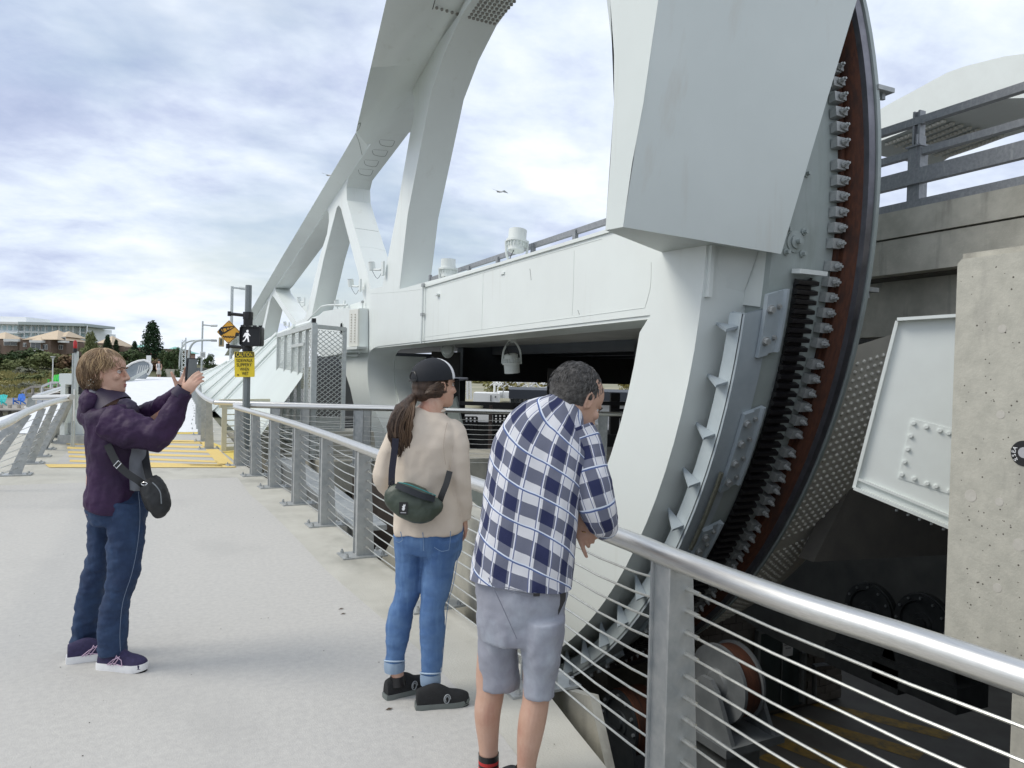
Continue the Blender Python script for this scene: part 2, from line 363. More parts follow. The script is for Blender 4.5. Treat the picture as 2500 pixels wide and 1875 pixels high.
h3 = P([(884, 384), (851, 433), (846, 456), (847, 489), (864, 552), (897, 666), (905, 706), (934, 700), (942, 656), (967, 525), (1002, 323), (1011, 275), (1012, 245), (1006, 222), (990, 224)])
h4 = P([(975, 706), (995, 525), (1052, 228), (1085, 130), (1125, 41), (1190, -60), (1290, -130), (1420, -160), (1560, -130), (1560, 300), (1560, 548)])
h5 = P([(654, 734), (622, 781), (600, 812), (633, 830), (655, 738)])
h6 = P([(665, 722), (660, 733), (640, 832), (700, 818), (717, 797), (693, 762), (670, 727)])
wb = MB(); wb.prism([outer, opening, h1, h2, h3, h4, h5, h6], (WT, 0, 0))
web = wb.build('side_plate', WH, span, ang=32)
# leg inside face goes deeper than the truss plate
t = MB(); t.prism([P([(901, 867), (897, 900), (901, 948), (912, 1000), (935, 1060), (900, 1100), (874, 1057), (863, 986), (856, 948), (845, 908)])], (1.75, 0, 0))
for i, p in enumerate(t.v): t.v[i] = (p[0]+(.81 if p[0] < 5.4 else 0), p[1], p[2])
t.build('leg_box', WH, span, ang=32)
# girder flanges and soffit of the lifting deck
gb = MB(); A = onX(912, 846, XW); B = onX(1590, 768, XW)
gb.hexa([(5.32, B.y, B.z-.05), (6.12, B.y, B.z-.05), (6.12, A.y, A.z-.05), (5.32, A.y, A.z-.05), (5.32, B.y, B.z+.03), (6.12, B.y, B.z+.03), (6.12, A.y, A.z+.03), (5.32, A.y, A.z+.03)])
gb.build('bottom_flange', WH, span, smooth=False)
gb = MB(); gb.box((5.70, 11.6, 3.58), (.86, 9.2, .05)); gb.build('top_flange', WH, span, smooth=False)
gb = MB(); gb.box((7.25, 14.6, 2.42), (2.3, 14.2, .06)); gb.build('soffit_plate', SOF, span, smooth=False)
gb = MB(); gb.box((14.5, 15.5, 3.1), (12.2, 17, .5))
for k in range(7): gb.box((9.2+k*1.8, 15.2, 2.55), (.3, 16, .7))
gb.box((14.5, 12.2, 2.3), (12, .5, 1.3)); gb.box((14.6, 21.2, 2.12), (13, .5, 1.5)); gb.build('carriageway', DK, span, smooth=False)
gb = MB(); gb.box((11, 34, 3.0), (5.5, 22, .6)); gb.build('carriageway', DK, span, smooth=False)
gb = MB(); gb.box((8.2, 31, .6), (3.2, 12, 3.3)); gb.build('arch_shade_box', DK, span, smooth=False)  # dark box added to stand for the shade behind the arch
# top chord: an outward leaning box standing proud of the side plate
def chord(name, L1, L2, xf):
    n = len(L1); b = MB(); rows = []
    for a, c in zip(L1, L2): 
        d = V((xf, c.y+.02, c.z-.0)); rows.append([a, c, d, V((xf, a.y, a.z+.15))])
    b.grid(rows, closed=True); b.add(rows[0], [(0, 1, 2, 3)]); b.add(rows[-1], [(3, 2, 1, 0)])
    return b.build(name, WH, span, ang=20, fixn=True)
L1 = [onX(u, v, 4.85) for u, v in [(869, 323), (836, 380), (726, 565), (690, 625), (616, 752), (588, 800), (556, 850)]]
L2 = [onX(u, v, 5.29) for u, v in [(898, 356), (884, 380), (799, 508), (763, 563), (675, 695), (630, 765), (560, 860)]]
chord('top_chord', L1, L2, 6.09)
L1 = [onX(u, v, 3.95) for u, v in [(869, 321), (905, 165), (943, 0), (975, -140)]]
L2 = [onX(u, v, 4.7) for u, v in [(897, 354), (985, 160), (1057, 0), (1120, -130)]]
n = len(L1); b = MB(); rows = []
FR = [onX(u, v, 6.05) for u, v in [(1002, 323), (1100, 175), (1195, 42), (1290, -60)]]
for a, c, d in zip(L1, L2, FR): rows.append([a, c, V((5.28, d.y*.5+c.y*.5, d.z*.5+c.z*.5)), d, d+V((0, .4, 1.2)), a+V((.5, .3, .9))])
b.grid(rows, closed=True); b.add(rows[0], [tuple(range(6))]); b.add(rows[-1], [tuple(range(5, -1, -1))])
arm = b.build('upper_arm', WH, span, ang=30, fixn=True)
# underside of the arch head with its rivet field
def surf_pts(c00, c10, c01, c11, nu, nv):
    for i in range(nu):
        for j in range(nv):
            a = c00.lerp(c10, i/(nu-1)); b_ = c01.lerp(c11, i/(nu-1)); yield a.lerp(b_, j/(nv-1))
dome = MB(); dome.lathe([(1, 0), (.95, .35), (.7, .62), (.35, .8), (0.001, .85)], (0, 0, 0), n=8)
def rivet_proto(name, r, m, parent, hexh=False):
    b = MB()
    if hexh:
        b.cyl((0, 0, 0), (0, 0, r*.25), r*1.25, 10); b.cyl((0, 0, r*.25), (0, 0, r*1.0), r*.85, 6)
    else: b.lathe([(r, 0), (r*.95, r*.3), (r*.7, r*.55), (r*.35, r*.7), (0.0005, r*.74)], (0, 0, 0), n=8)
    me = b.build(name, m, parent); return me
def place(proto, parent, p, nrm, first, xd=None, s=1):
    x, y, z = ortho(nrm)
    if xd is not None:
        x = V(xd)-z*V(xd).dot(z); x.normalize(); y = z.cross(x)
    M_ = frame(p, x, y, z, s)
    if first: proto.matrix_basis = M_; return proto
    return inst(proto, parent, M_)
# hatch outlines on the arm soffit
C00, C10, C01, C11 = onX(941, 352, 4.95), onX(1000, 330, 5.95), onX(975, 255, 4.95), onX(1035, 240, 5.95)
wm = mat('weld line', (.22, .21, .18), rough=.7)
for cu, cv in ((972, 346), (946, 372), (907, 398), (893, 420)):
    pass
# ring rim ------------------------------------------------------------------
def band(name, X0, R0, X1, R1, m, a0=-62, a1=150, st=2, th=.05, parent=span):
    b = MB(); rows = []
    for i in range(int((a1-a0)/st)+1):
        a = radians(a0+i*st); rows.append([rp(X0, a, R0), rp(X1, a, R1), rp(X1, a, R1-th) if abs(X1-X0) > .001 else rp(X1+th, a, R1), rp(X0, a, R0-th) if abs(X1-X0) > .001 else rp(X0+th, a, R0)])
    b.grid(rows, closed=True); return b.build(name, m, parent, ang=30, fixn=True)
band('tread_drum', 5.33, 7.12, 7.02, 7.12, WH, th=.1)
band('outer_flange', 7.05, 5.9, 7.05, 7.88, GP, a0=-62, a1=150, th=.05)
band('channel_web', 5.56, 7.36, 5.56, 7.57, mat('sunlit blue grey paint', (.52, .58, .60), (.46, .52, .54), sc=4, rough=.42), a0=9, th=.05)  # side facing the sun gets a lighter copy of the channel paint
band('channel_flange', 5.56, 7.60, 5.93, 7.60, BP, a0=9, th=.045)
band('channel_back', 5.93, 7.14, 5.93, 7.55, GP, a0=9, th=.04)
band('rack_base', 5.88, 7.56, 7.04, 7.56, GP, a0=-61, th=.08)
b = MB(); rows = []
for i in range(36):
    ad = -61+i*2; a = radians(ad); k = min(1, max(0, (9-ad)/9)); rows.append([rp(5.37, a, 7.135), rp(5.885, a, 7.14+.39*k), rp(5.885, a, 7.08), rp(5.37, a, 7.08)])
b.grid(rows, closed=True); b.build('drum_plate', WH, span, ang=40, fixn=True)
band('rack_side', 5.895, 7.10, 5.895, 7.52, WH, a0=-61, a1=9.5, th=.03)
band('crane_rail_web', 6.86, 7.66, 6.94, 7.80, RUST, th=.06)
band('crane_rail_foot', 6.80, 7.60, 7.03, 7.60, RUST, th=.04)
band('crane_rail_head', 6.935, 7.86, 7.03, 7.86, RAILS, th=.09)
# triangular gussets
g0 = None; k = 0
for adeg in [10+i*4.7 for i in range(22)]:
    a = radians(adeg); b = MB(); th = .03
    tri = [rp(5.36, a, 7.13), rp(5.55, a, 7.13), rp(5.55, a, 7.56), ]
    wide = [rp(5.40, a, 7.52), rp(5.555, a, 7.52), rp(5.555, a, 7.16)]
    tn = (rp(5.4, a+.01, 7.3)-rp(5.4, a, 7.3)).normalized()
    b.prism([wide], tn*th); b.build('gusset', BP, span, smooth=False)
# rack teeth
rack = MB(); 
tb = MB()
prof = [(-.036, 0), (-.022, .064), (.0, .066), (.022, .064), (.036, 0)]
for x in (0, 1):
    pass
vs = []
for xx, cut in ((-.155, 1), (-.05, 1), (.05, 1), (.155, 1)):
    for c, h in prof: vs.append((xx, c*(1 if cut else .35), h if cut else h*.2))
tb.add(vs, [(k*5+i, k*5+i+1, (k+1)*5+i+1, (k+1)*5+i) for k in range(3) for i in range(4)]+[(0, 1, 2, 3, 4), (19, 18, 17, 16, 15)])
rk = band('gear_rack', 6.25, 7.60, 6.49, 7.60, BLK, a0=7.4, a1=140, st=2, th=.06)
tooth = tb.build('tooth', BLK, rk, ang=25)
rusty_edge = mat('greasy bare steel', (.12, .10, .09), (.03, .02, .02), sc=6, rough=.5)
for i in range(170):
    a = .133+i*.0139
    if a > 2.44: break
    nrm = (rp(6.37, a, 8)-rp(6.37, a, 7)).normalized()
    place(tooth, rk, rp(6.37, a, 7.605), nrm, i == 0, (1, 0, 0))
capb = MB(); a = .118
capb.box((0, 0, 0), (.40, .05, .13)); cap = capb.build('rack_end_plate', WH2, span, smooth=False); nrm = (rp(6.37, a, 8)-rp(6.37, a, 7)).normalized()
cap.matrix_basis = frame(rp(6.37, a, 7.66), V((1, 0, 0)), nrm.cross(V((1, 0, 0))), nrm)
# rail clamps with bolts
cl = MB(); cl.box((0, 0, .045), (.13, .11, .09)); cl.box((.06, 0, .09), (.05, .085, .045)); clamp = cl.build('rail_clamp', GALV, span, ang=30)
cb_ = MB(); cb_.cyl((.02, 0, .10), (.02, 0, .118), .036, 12); cb_.cyl((.02, 0, .118), (.02, 0, .158), .029, 6); cb_.cyl((.02, 0, .158), (.02, 0, .185), .015, 8)
bolt = cb_.build('clamp_bolt', GALV, clamp)
rnd_ = random.Random(3); a = -.47; first = True; i = 0
while a < 2.3:
    nrm = (rp(6.8, a, 8)-rp(6.8, a, 7)).normalized(); M_ = frame(rp(6.745, a, 7.57), V((1, 0, 0)), nrm.cross(V((1, 0, 0))), nrm)
    if first: clamp.matrix_basis = M_; first = False
    else:
        c = clamp.copy(); COL.objects.link(c); setp(c, span); c.matrix_basis = M_
        bo = bolt.copy(); COL.objects.link(bo); bo.parent = c; bo.matrix_parent_inverse = bolt.matrix_parent_inverse
    i += 1; a += .0228 if i % 6 else .033
bolt.matrix_parent_inverse = Matrix()
# cleat brackets along the channel with hex bolts
hb = MB(); hb.cyl((0, 0, 0), (0, 0, .012), .05, 12); hb.cyl((0, 0, .012), (0, 0, .05), .038, 6)
sb = MB(); sb.cyl((0, 0, 0), (0, 0, .01), .032, 10); sb.cyl((0, 0, .01), (0, 0, .034), .022, 6)
hbm = None
for a0, a1, nb in [(.135, .225, 2), (.31, .44, 4), (.515, .60, 3), (.70, .79, 3), (.92, 1.02, 3), (1.14, 1.24, 3)]:
    b = MB(); rows = []
    for k in range(7):
        a = a0+(a1-a0)*k/6; rows.append([rp(5.80, a, 7.66), rp(5.93, a, 7.66), rp(5.96, a, 7.625), rp(6.05, a, 7.625), rp(6.075, a, 7.66), rp(6.105, a, 7.66), rp(6.105, a, 7.58), rp(5.80, a, 7.605)])
    b.grid(rows, closed=True); b.add(rows[0], [tuple(range(8))]); b.add(rows[-1], [tuple(range(7, -1, -1))]); br = b.build('cleat_bracket', BP, span, ang=30, fixn=True)
    for k in range(nb):
        for X, R, mb in ((5.86, 7.66, hb), (6.01, 7.625, sb)):
            a = a0+(a1-a0)*(k+.5)/nb; nrm = (rp(X, a, 8)-rp(X, a, 7)).normalized(); o = mb.build('bolt', GALV, br); x, y, z = ortho(nrm); o.matrix_basis = frame(rp(X, a, R), x, y, z)
q = MB(); q.tube([rp(5.70, .40+.018*k, 7.66) for k in range(9)], .028, 8); q.build('grease_pipe', mat('tarnished pipe', (.30, .30, .24), (.2, .2, .16), sc=12, rough=.4, metal=.6), span)
# round access covers on the drum above the rack
for adeg in (-23.5, -16.3, -9.4, -2.6, 4):
    a = radians(adeg); X = 6.20; nrm = (rp(X, a, 8)-rp(X, a, 7)).normalized(); x, y, z = ortho(nrm); p = rp(X, a, 7.56)
    b = MB(); b.lathe([(.12, 0), (.12, .015), (.075, .02), (.075, .04), (.03, .045), (.03, .10), (0.001, .10)], (0, 0, 0), n=20); cv = b.build('bearing_cover', GP, span); cv.matrix_basis = frame(p, x, y, z)
    for g in range(4):
        d = x*cos(g*pi/2+.8)*.17+y*sin(g*pi/2+.8)*.17; b = MB(); b.cyl((0, 0, 0), (0, 0, .015), .04, 10); b.cyl((0, 0, .015), (0, 0, .06), .024, 6); o = b.build('bolt', GP, cv); o.parent = cv; o.matrix_parent_inverse = Matrix(); o.matrix_basis = Matrix.Translation(Matrix(((x.x, x.y, x.z), (y.x, y.y, y.z), (z.x, z.y, z.z))) @ d)
# flange lugs
for (u_, v_) in ((2148, 222), (2110, 708)):
    p = onX(u_, v_, 7.2); b = MB(); b.box(p, (.26, .18, .05)); b.cyl(p+V((.05, 0, -.09)), p+V((.05, 0, .06)), .03, 6); b.build('flange_lug', GALV, span, smooth=False)
# riveted drum plate beyond the rail flange
RV = mat('riveted beige grey paint', (.60, .575, .50), (.54, .515, .45), sc=3, rough=.5, bump=.03, bsc=5)
RVb = mat('rivet paint', (.78, .76, .68), (.70, .68, .61), sc=30, rough=.45)
b = MB(); rows = []
for i in range(24):
    a = radians(14+i*2.0); rows.append([rp(7.18, a, 7.80), rp(8.4, a, 7.80)])
b.grid(rows); rvp = b.build('riveted_plate', RV, span)
rv = rivet_proto('rivet', .027, RVb, rvp); first = True; n_ = 0; rest = MB()
for i in range(50):
    a = .275+i*.0134
    if .60 < a < .63: continue
    for j in range(8):
        X = 7.27+j*.108; nrm = (rp(X, a, 8)-rp(X, a, 7)).normalized()
        if n_ < 292: place(rv, rvp, rp(X, a, 7.802), nrm, first)
        else: rest.lathe([(.027, 0), (.024, .010), (.012, .018), (.0005, .02)], rp(X, a, 7.802), nrm, 8)
        first = False; n_ += 1
rest.build('lower_rivets', RVb, rvp, kind='stuff')
b = MB(); b.box((8.6, 6.75, 2.5), (2.9, .7, .2)); 
# counterweight lobe
cw = MB()
P1, P2, BR = onX(1478, 562, 4.2), onX(1521, 554, 4.2), onX(1907, 620, 5.9)
P4, P3 = onX(1618, 617, 5.32), onX(1742, 597, 5.32)
T1, T2, TR = onX(1490, 0, 4.2), onX(1607, 0, 4.2), onX(2092, 0, 6.75)
M1 = onX(1499, 250, 4.2)
up = lambda a, b_, k: b_+(b_-a)*k
U1, U2, UR = V((4.2, T1.y+.3, 9.6)), up(P2, T2, .75), up(BR, TR, .75)
back = [V((6.3, 6.9, 3.2)), V((7.0, 7.4, 6.0)), V((7.05, 9.0, 9.6))]
# front face as a fan of two quads, left face in three strips
def pane_(b, pts): b.add(pts, [tuple(range(len(pts)))])
c = MB()
midL = [P1, onX(1490, 400, 4.2), M1, onX(1499, 130, 4.2), T1, U1]
midR = [P2, onX(1543, 400, 4.2), onX(1571, 250, 4.2), onX(1588, 130, 4.2), T2, U2]
for i in range(5): pane_(c, [midL[i], midR[i], midR[i+1], midL[i+1]])
rgt = [BR, TR, UR]
pane_(c, [P2, BR, TR, T2]); pane_(c, [T2, TR, UR, U2])
pane_(c, [P1, P4, P3, BR, P2])
b5 = [P4+V((.7, .3, .2)), V((5.9, 9.3, 6)), V((5.9, 10.2, 9.6))]
pane_(c, [P1, midL[2], midL[4], U1, b5[2], b5[1], b5[0], P4]); pane_(c, [BR, P3, back[0], back[1], back[2], UR, TR]); pane_(c, [U1, U2, UR, back[2], b5[2]])
pane_(c, [P4, b5[0], back[0], P3])
CW = mat('white counterweight paint', (.70, .745, .72), (.665, .71, .685), sc=.8, rough=.5, bump=.03, bsc=4, streak=((.60, .60, .55), (3, 3, .22), .57, .80))
c.build('counterweight', CW, span, ang=12)
# splice plate where counterweight meets ring
# lower small seam lines, stiffeners on ring drum below the counterweight
t = MB(); t.beam(rp(5.36, -.02, 7.2), rp(5.36, .13, 7.2), .05, .08); t.build('drum_stiffener', WH, span, smooth=False)
# riveted soffit at the arch head
AH = [onX(1058, 8, 5.6), onX(1130, 52, 5.6)]
b = MB(); c1, c2, c3, c4 = onX(1143, 40, 5.35), onX(1210, 60, 6.05), onX(1190, -10, 5.35), onX(1262, 0, 6.05)
# ------------------------------------------------------------------ approach road on the right
road = empty('approach_road', (9, 0, 3), label='weathered concrete approach viaduct on the right with layered edge beams', cat='viaduct')
def xband(name, X, th, y0, y1, z0, z1, m=CON2, parent=road):
    b = MB(); b.box((X+th/2, (y0+y1)/2, (z0+z1)/2), (th, y1-y0, z1-z0)); return b.build(name, m, parent, smooth=False)
xband('parapet_kerb', 7.98, .5, -14, 7.0, 3.42, 3.74)
xband('edge_beam', 8.0, 1.2, -14, 7.0, 2.98, 3.40)
xband('lower_girder', 8.45, 1.0, -14, 7.2, 2.25, 2.96, CON2)
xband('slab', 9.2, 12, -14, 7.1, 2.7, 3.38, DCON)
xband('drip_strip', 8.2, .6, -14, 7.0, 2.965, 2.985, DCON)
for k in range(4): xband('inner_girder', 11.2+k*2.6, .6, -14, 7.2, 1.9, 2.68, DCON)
# steel vehicle barrier on top
vb = empty('vehicle_barrier', (8.1, 5, 3.74), label='grey galvanised steel barrier with three box rails on the viaduct edge', cat='barrier')
GR3 = mat('zinc grey steel', (.24, .25, .265), (.31, .32, .335), sc=30, rough=.5, metal=.35, bump=.05, bsc=50, streak=((.36, .37, .38), (30, 30, 6), .55, .7))
for nm, z0, z1, X in (('rail', 4.74, 4.83, 8.08), ('rail', 4.37, 4.45, 8.08), ('guard_beam', 4.02, 4.20, 8.02), ('toe_rail', 3.745, 3.84, 8.06)):
    b = MB(); b.box((X, -3.4, (z0+z1)/2), (.09, 20.6, z1-z0)); b.build(nm, GR3, vb, smooth=False)
b = MB(); yp = onX(2228, 400, 8.0).y
b.box((0, -.035, .95), (.10, .025, .42)); b.box((0, .035, .95), (.10, .025, .42)); b.box((.0, 0, .95), (.03, .06, .42)); b.box((0, 0, .37), (.14, .16, .72)); b.box((0, 0, .735), (.2, .2, .02)); b.cyl((-.07, -.1, .99), (-.02, -.1, .99), .014, 8)
b.box((0, -.03, .62), (.16, .02, .5))
po = b.build('post', GR3, vb, smooth=False)
for i, y in enumerate([yp, yp-2.3, yp-4.6, yp-6.9]):
    M_ = Matrix.Translation((8.09, y, 3.745)); 
    if i == 0: po.matrix_basis = M_
    else: inst(po, vb, M_)
# concrete pier close by on the right
pr = empty('concrete_pier', (5, 2, 0), label='tall pale concrete pier on the right edge with a round black sticker', cat='pier')
b = MB(); pl = [onX(2338, 634, 5.0), onX(2345, 622, 5.0), onX(2500, 604, 5.0)]; zt = pl[0].z
yA = pl[0].y; b.prism([[(5, yA, -.30), (5, yA, zt-.03), (5, yA-.03, zt), (5, -3.5, zt+.0), (5, -3.5, -.30)]], (2.4, 0, 0))
b.build('upper_block', CON3, pr, smooth=False)
yB = onX(2466, 1705, 5.0).y; b = MB(); b.prism([[(5.02, yB, -.305), (5.02, yB, -7.6), (5.02, -3.5, -7.6), (5.02, -3.5, -.305)]], (2.2, 0, 0)); b.build('lower_block', CON3, pr, smooth=False)
b = MB(); b.box((6.2, (yA-3.5)/2, zt+.02), (2.35, yA+3.5-.04, .04)); b.build('cap', CON2, pr, smooth=False)
PLG = mat('pier plug concrete', (.52, .50, .45), (.46, .44, .39), sc=20, rough=.85)
for (u_, v_, r_) in ((2447, 803, .028), (2443, 1012, .028), (2370, 1210, .042), (2440, 1225, .028), (2435, 1435, .03), (2488, 1330, .04)):
    p = onX(u_, v_, 5.0); q = MB(); q.cyl(p+V((-.002, 0, 0)), p+V((.01, 0, 0)), r_, 16); q.build('formwork_plug', PLG, pr, smooth=False)
pm = MB(); rg = random.Random(5)
for i in range(110):
    u_ = rg.uniform(2345, 2495); v_ = 640+rg.random()**1*1000; p = onX(u_, v_, 4.9995); r_ = rg.uniform(.0025, .007); pm.cyl(p, p+V((.004, 0, 0)), r_, 6)
pm.build('air_holes', mat('hole shadow concrete', (.10, .09, .075), rough=.95), pr, smooth=False, kind='stuff')
st = onX(2500, 1107, 4.996); q = MB(); q.cyl(st, st+V((-.002, 0, 0)), .082, 32); sk = q.build('sticker', BLACK, pr, smooth=False)
for i, ch in enumerate('SEA'):
    g = radians(205-i*22-8); rr_ = .061
    ydir = V((0, -1, 0))   # image right = -Y on this face
    c_ = st+V((-.003, 0, 0))+ydir*(cos(g)*rr_)+V((0, 0, 1))*(sin(g)*rr_)
    tang = ydir*(sin(g))+V((0, 0, 1))*(-cos(g))
    text_obj(ch, c_, tang, (-1, 0, 0), .036, WHITE, sk, 'letter')
text_obj('W', st+V((-.003, .046, -.045)), V((0, -1, 1)), (-1, 0, 0), .028, WHITE, sk, 'letter')
q = MB(); q.cyl(st+V((-.0025, 0, .005)), st+V((-.0032, 0, .005)), .035, 20); q.build('print', mat('grey print', (.4, .4, .42)), sk, smooth=False)
# white steel access box between ring and pier
NB = V((-.80, -.60, 0)); LB = V((6.17, 5.2, 0))
def onB(u_, v_, off=0):
    d = ray(u_, v_); return EY+d*(((LB-EY).dot(NB)+off)/d.dot(NB))
XB = V((.60, -.80, 0))
bxp = [onB(2190, 784), onB(2352, 774), onB(2352, 1300), onB(2085, 1190)]
sb_ = empty('steel_gusset_box', bxp[3], label='pale green white steel box with a bolted cover plate, left of the concrete pier', cat='steel box')
b = MB(); b.prism([bxp], -NB*.06); b.build('panel', WH2, sb_, smooth=False)
for a_, c_, nm, w_, dp in ((bxp[0]+V((0, 0, .012)), bxp[1]+V((0, 0, .012)), 'top_flange', .03, .16), (bxp[3], bxp[2], 'bottom_flange', .03, .12), (bxp[3]+V((0, 0, .10))+XB*.01, bxp[2]+V((0, 0, .10)), 'bottom_rib', .025, .05), (bxp[0], bxp[3], 'edge_strip', .03, .06)):
    b = MB(); t_ = (c_-a_).normalized(); b.box((a_+c_)/2+NB*.012, (dp, w_, (c_-a_).length), (NB, NB.cross(t_), t_)); b.build(nm, WH2, sb_, smooth=False)
b = MB(); cp = [onB(2225, 1021, .008), onB(2345, 1052, .008), onB(2345, 1215, .008), onB(2193, 1167, .008)]; b.prism([cp], -NB*.012); cov_ = b.build('cover_plate', WH2, sb_, smooth=False)
for (u_, v_) in ((2230, 1033), (2261, 1042), (2294, 1051), (2316, 1057), (2223, 1064), (2216, 1096), (2208, 1127), (2201, 1158), (2232, 1168), (2263, 1180), (2285, 1187), (2318, 1198)):
    p = onB(u_, v_, .008); q = MB(); q.cyl(p, p+NB*.006, .024, 10); q.cyl(p+NB*.006, p+NB*.026, .018, 6); q.build('bolt', WH2, cov_, smooth=False)
for (u_, v_) in ((2189, 1243), (2217, 1254), (2245, 1265), (2274, 1276), (2304, 1289)):
    p = onB(u_, v_, -.02); q = MB(); q.cyl(p, p+V((0, 0, -.02)), .014, 6); q.build('bolt', GALV, sb_, smooth=False)
# lower dim steel: diagonal plate and the far ring with its rollers in the dark
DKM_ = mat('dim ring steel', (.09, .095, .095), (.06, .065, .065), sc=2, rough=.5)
dm = MB(); pts = [onY(1985, 1372, 7.5), onY(2095, 1185, 7.5), onY(2360, 1215, 7.5), onY(2360, 1335, 7.5)]
far = empty('counter_ring', (14, 12, -1), label='second ring far back in the dark of the machinery pit', cat='ring')
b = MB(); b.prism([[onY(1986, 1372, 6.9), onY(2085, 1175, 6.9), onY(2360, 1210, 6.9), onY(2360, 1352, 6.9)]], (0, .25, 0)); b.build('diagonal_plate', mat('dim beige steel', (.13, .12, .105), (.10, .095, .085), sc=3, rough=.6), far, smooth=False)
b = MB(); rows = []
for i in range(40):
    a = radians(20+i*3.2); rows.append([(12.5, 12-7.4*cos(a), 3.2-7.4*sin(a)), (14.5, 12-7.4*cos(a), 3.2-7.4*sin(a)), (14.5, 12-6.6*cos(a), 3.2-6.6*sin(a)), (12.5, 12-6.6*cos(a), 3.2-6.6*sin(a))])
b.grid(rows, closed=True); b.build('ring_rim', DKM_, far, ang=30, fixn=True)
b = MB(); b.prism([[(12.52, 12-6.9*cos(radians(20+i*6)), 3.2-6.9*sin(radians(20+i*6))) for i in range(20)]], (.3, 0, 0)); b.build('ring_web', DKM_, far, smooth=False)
# support rollers under the near ring
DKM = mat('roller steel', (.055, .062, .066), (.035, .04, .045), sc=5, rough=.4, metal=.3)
WHD = mat('light grey machine paint', (.15, .16, .165), (.11, .12, .125), sc=4, rough=.5)
def roller(p, r, wd, nm_lab, tread=RUST, face=DKM):
    o = empty('support_roller', p, label=nm_lab, cat='roller', group='support rollers under the ring')
    b = MB(); b.lathe([(r*.93, -wd*.42), (r, -wd*.4), (r, wd*.4), (r*.93, wd*.42)], p, (1, 0, 0), 40); b.build('tread', tread, o, ang=30)
    b = MB(); b.lathe([(.001, -wd*.56), (r*.18, -wd*.56), (r*.2, -wd*.48), (r*.34, -wd*.48), (r*.36, -wd*.44), (r*.72, -wd*.40), (r*.75, -wd*.52), (r*.96, -wd*.52), (r*.97, -wd*.43)], p, (1, 0, 0), 40); fc = b.build('wheel_face', face, o, ang=25)
    for i in range(12):
        g = i*pi/6; q = MB(); c_ = V(p)+V((-wd*.52, cos(g)*r*.86, sin(g)*r*.86)); q.cyl(c_, c_+V((-.03, 0, 0)), .025, 6); q.build('bolt', GALV2, fc, smooth=False)
    b = MB(); b.prism([[V(p)+V((-wd*.5-.06, -r*.9, -r*.25)), V(p)+V((-wd*.5-.06, r*.9, -r*.25)), V(p)+V((-wd*.5-.06, r*1.3, -r*1.5)), V(p)+V((-wd*.5-.06, -r*1.3, -r*1.5))]], (.06, 0, 0)); b.box(V(p)+V((0, 0, -r*1.9)), (wd*1.7, r*3.0, r*.8)); b.build('bracket', DKM, o, smooth=False)
    return o
labs = ['dark support roller under the ring, seen behind the man through the cables', 'dark roller lowest behind the cables left of the near railing post']
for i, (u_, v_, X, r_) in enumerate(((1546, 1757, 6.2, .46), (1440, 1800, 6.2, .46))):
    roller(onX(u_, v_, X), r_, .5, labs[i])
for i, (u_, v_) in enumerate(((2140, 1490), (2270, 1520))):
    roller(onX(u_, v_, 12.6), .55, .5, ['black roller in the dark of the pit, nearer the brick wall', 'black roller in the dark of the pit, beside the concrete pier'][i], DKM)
# buffer wheel in its pale bracket, close behind the near post
wp = onX(1776, 1662, 6.4)
bw = empty('guide_wheel', wp, label='brown treaded guide wheel in a pale grey bracket just right of the near post', cat='wheel')
rt_ = V((rr.x, rr.y, 0)).normalized(); aw_ = V((f0.x, f0.y, 0)).normalized(); tilt = (rt_*.88+aw_*.46).normalized()
b = MB(); b.lathe([(.42, -.16), (.44, -.12), (.44, .12), (.42, .16)], wp, tilt, 40); b.build('tread', RUST, bw, ang=30)
b = MB(); b.lathe([(.001, -.20), (.14, -.20), (.18, -.17), (.38, -.16), (.47, -.17), (.475, -.13)], wp, tilt, 40); b.lathe([(.475, .13), (.47, .17), (.1, .17), (.001, .17)], wp, tilt, 40); b.build('flange', WHD, bw, ang=30)
sd_ = tilt.cross(V((0, 0, 1))).normalized()
b = MB()
for s_ in (-1, 1):
    c_ = wp+tilt*(.30*s_); b.prism([[c_+sd_*-.20+V((0, 0, -.02)), c_+sd_*-.08+V((0, 0, .10)), c_+sd_*.08+V((0, 0, .10)), c_+sd_*.20+V((0, 0, -.02)), c_+sd_*.50+V((0, 0, -.62)), c_+sd_*-.50+V((0, 0, -.62))]], tilt*(.06*s_))
b.box(wp+V((0, 0, -.60)), (.95, 1.0, .10), (tilt, sd_, V((0, 0, 1)))); b.box(wp+V((0, 0, -1.6)), (.55, .6, 1.7), (tilt, sd_, V((0, 0, 1)))); b.build('bracket', WHD, bw, smooth=False)
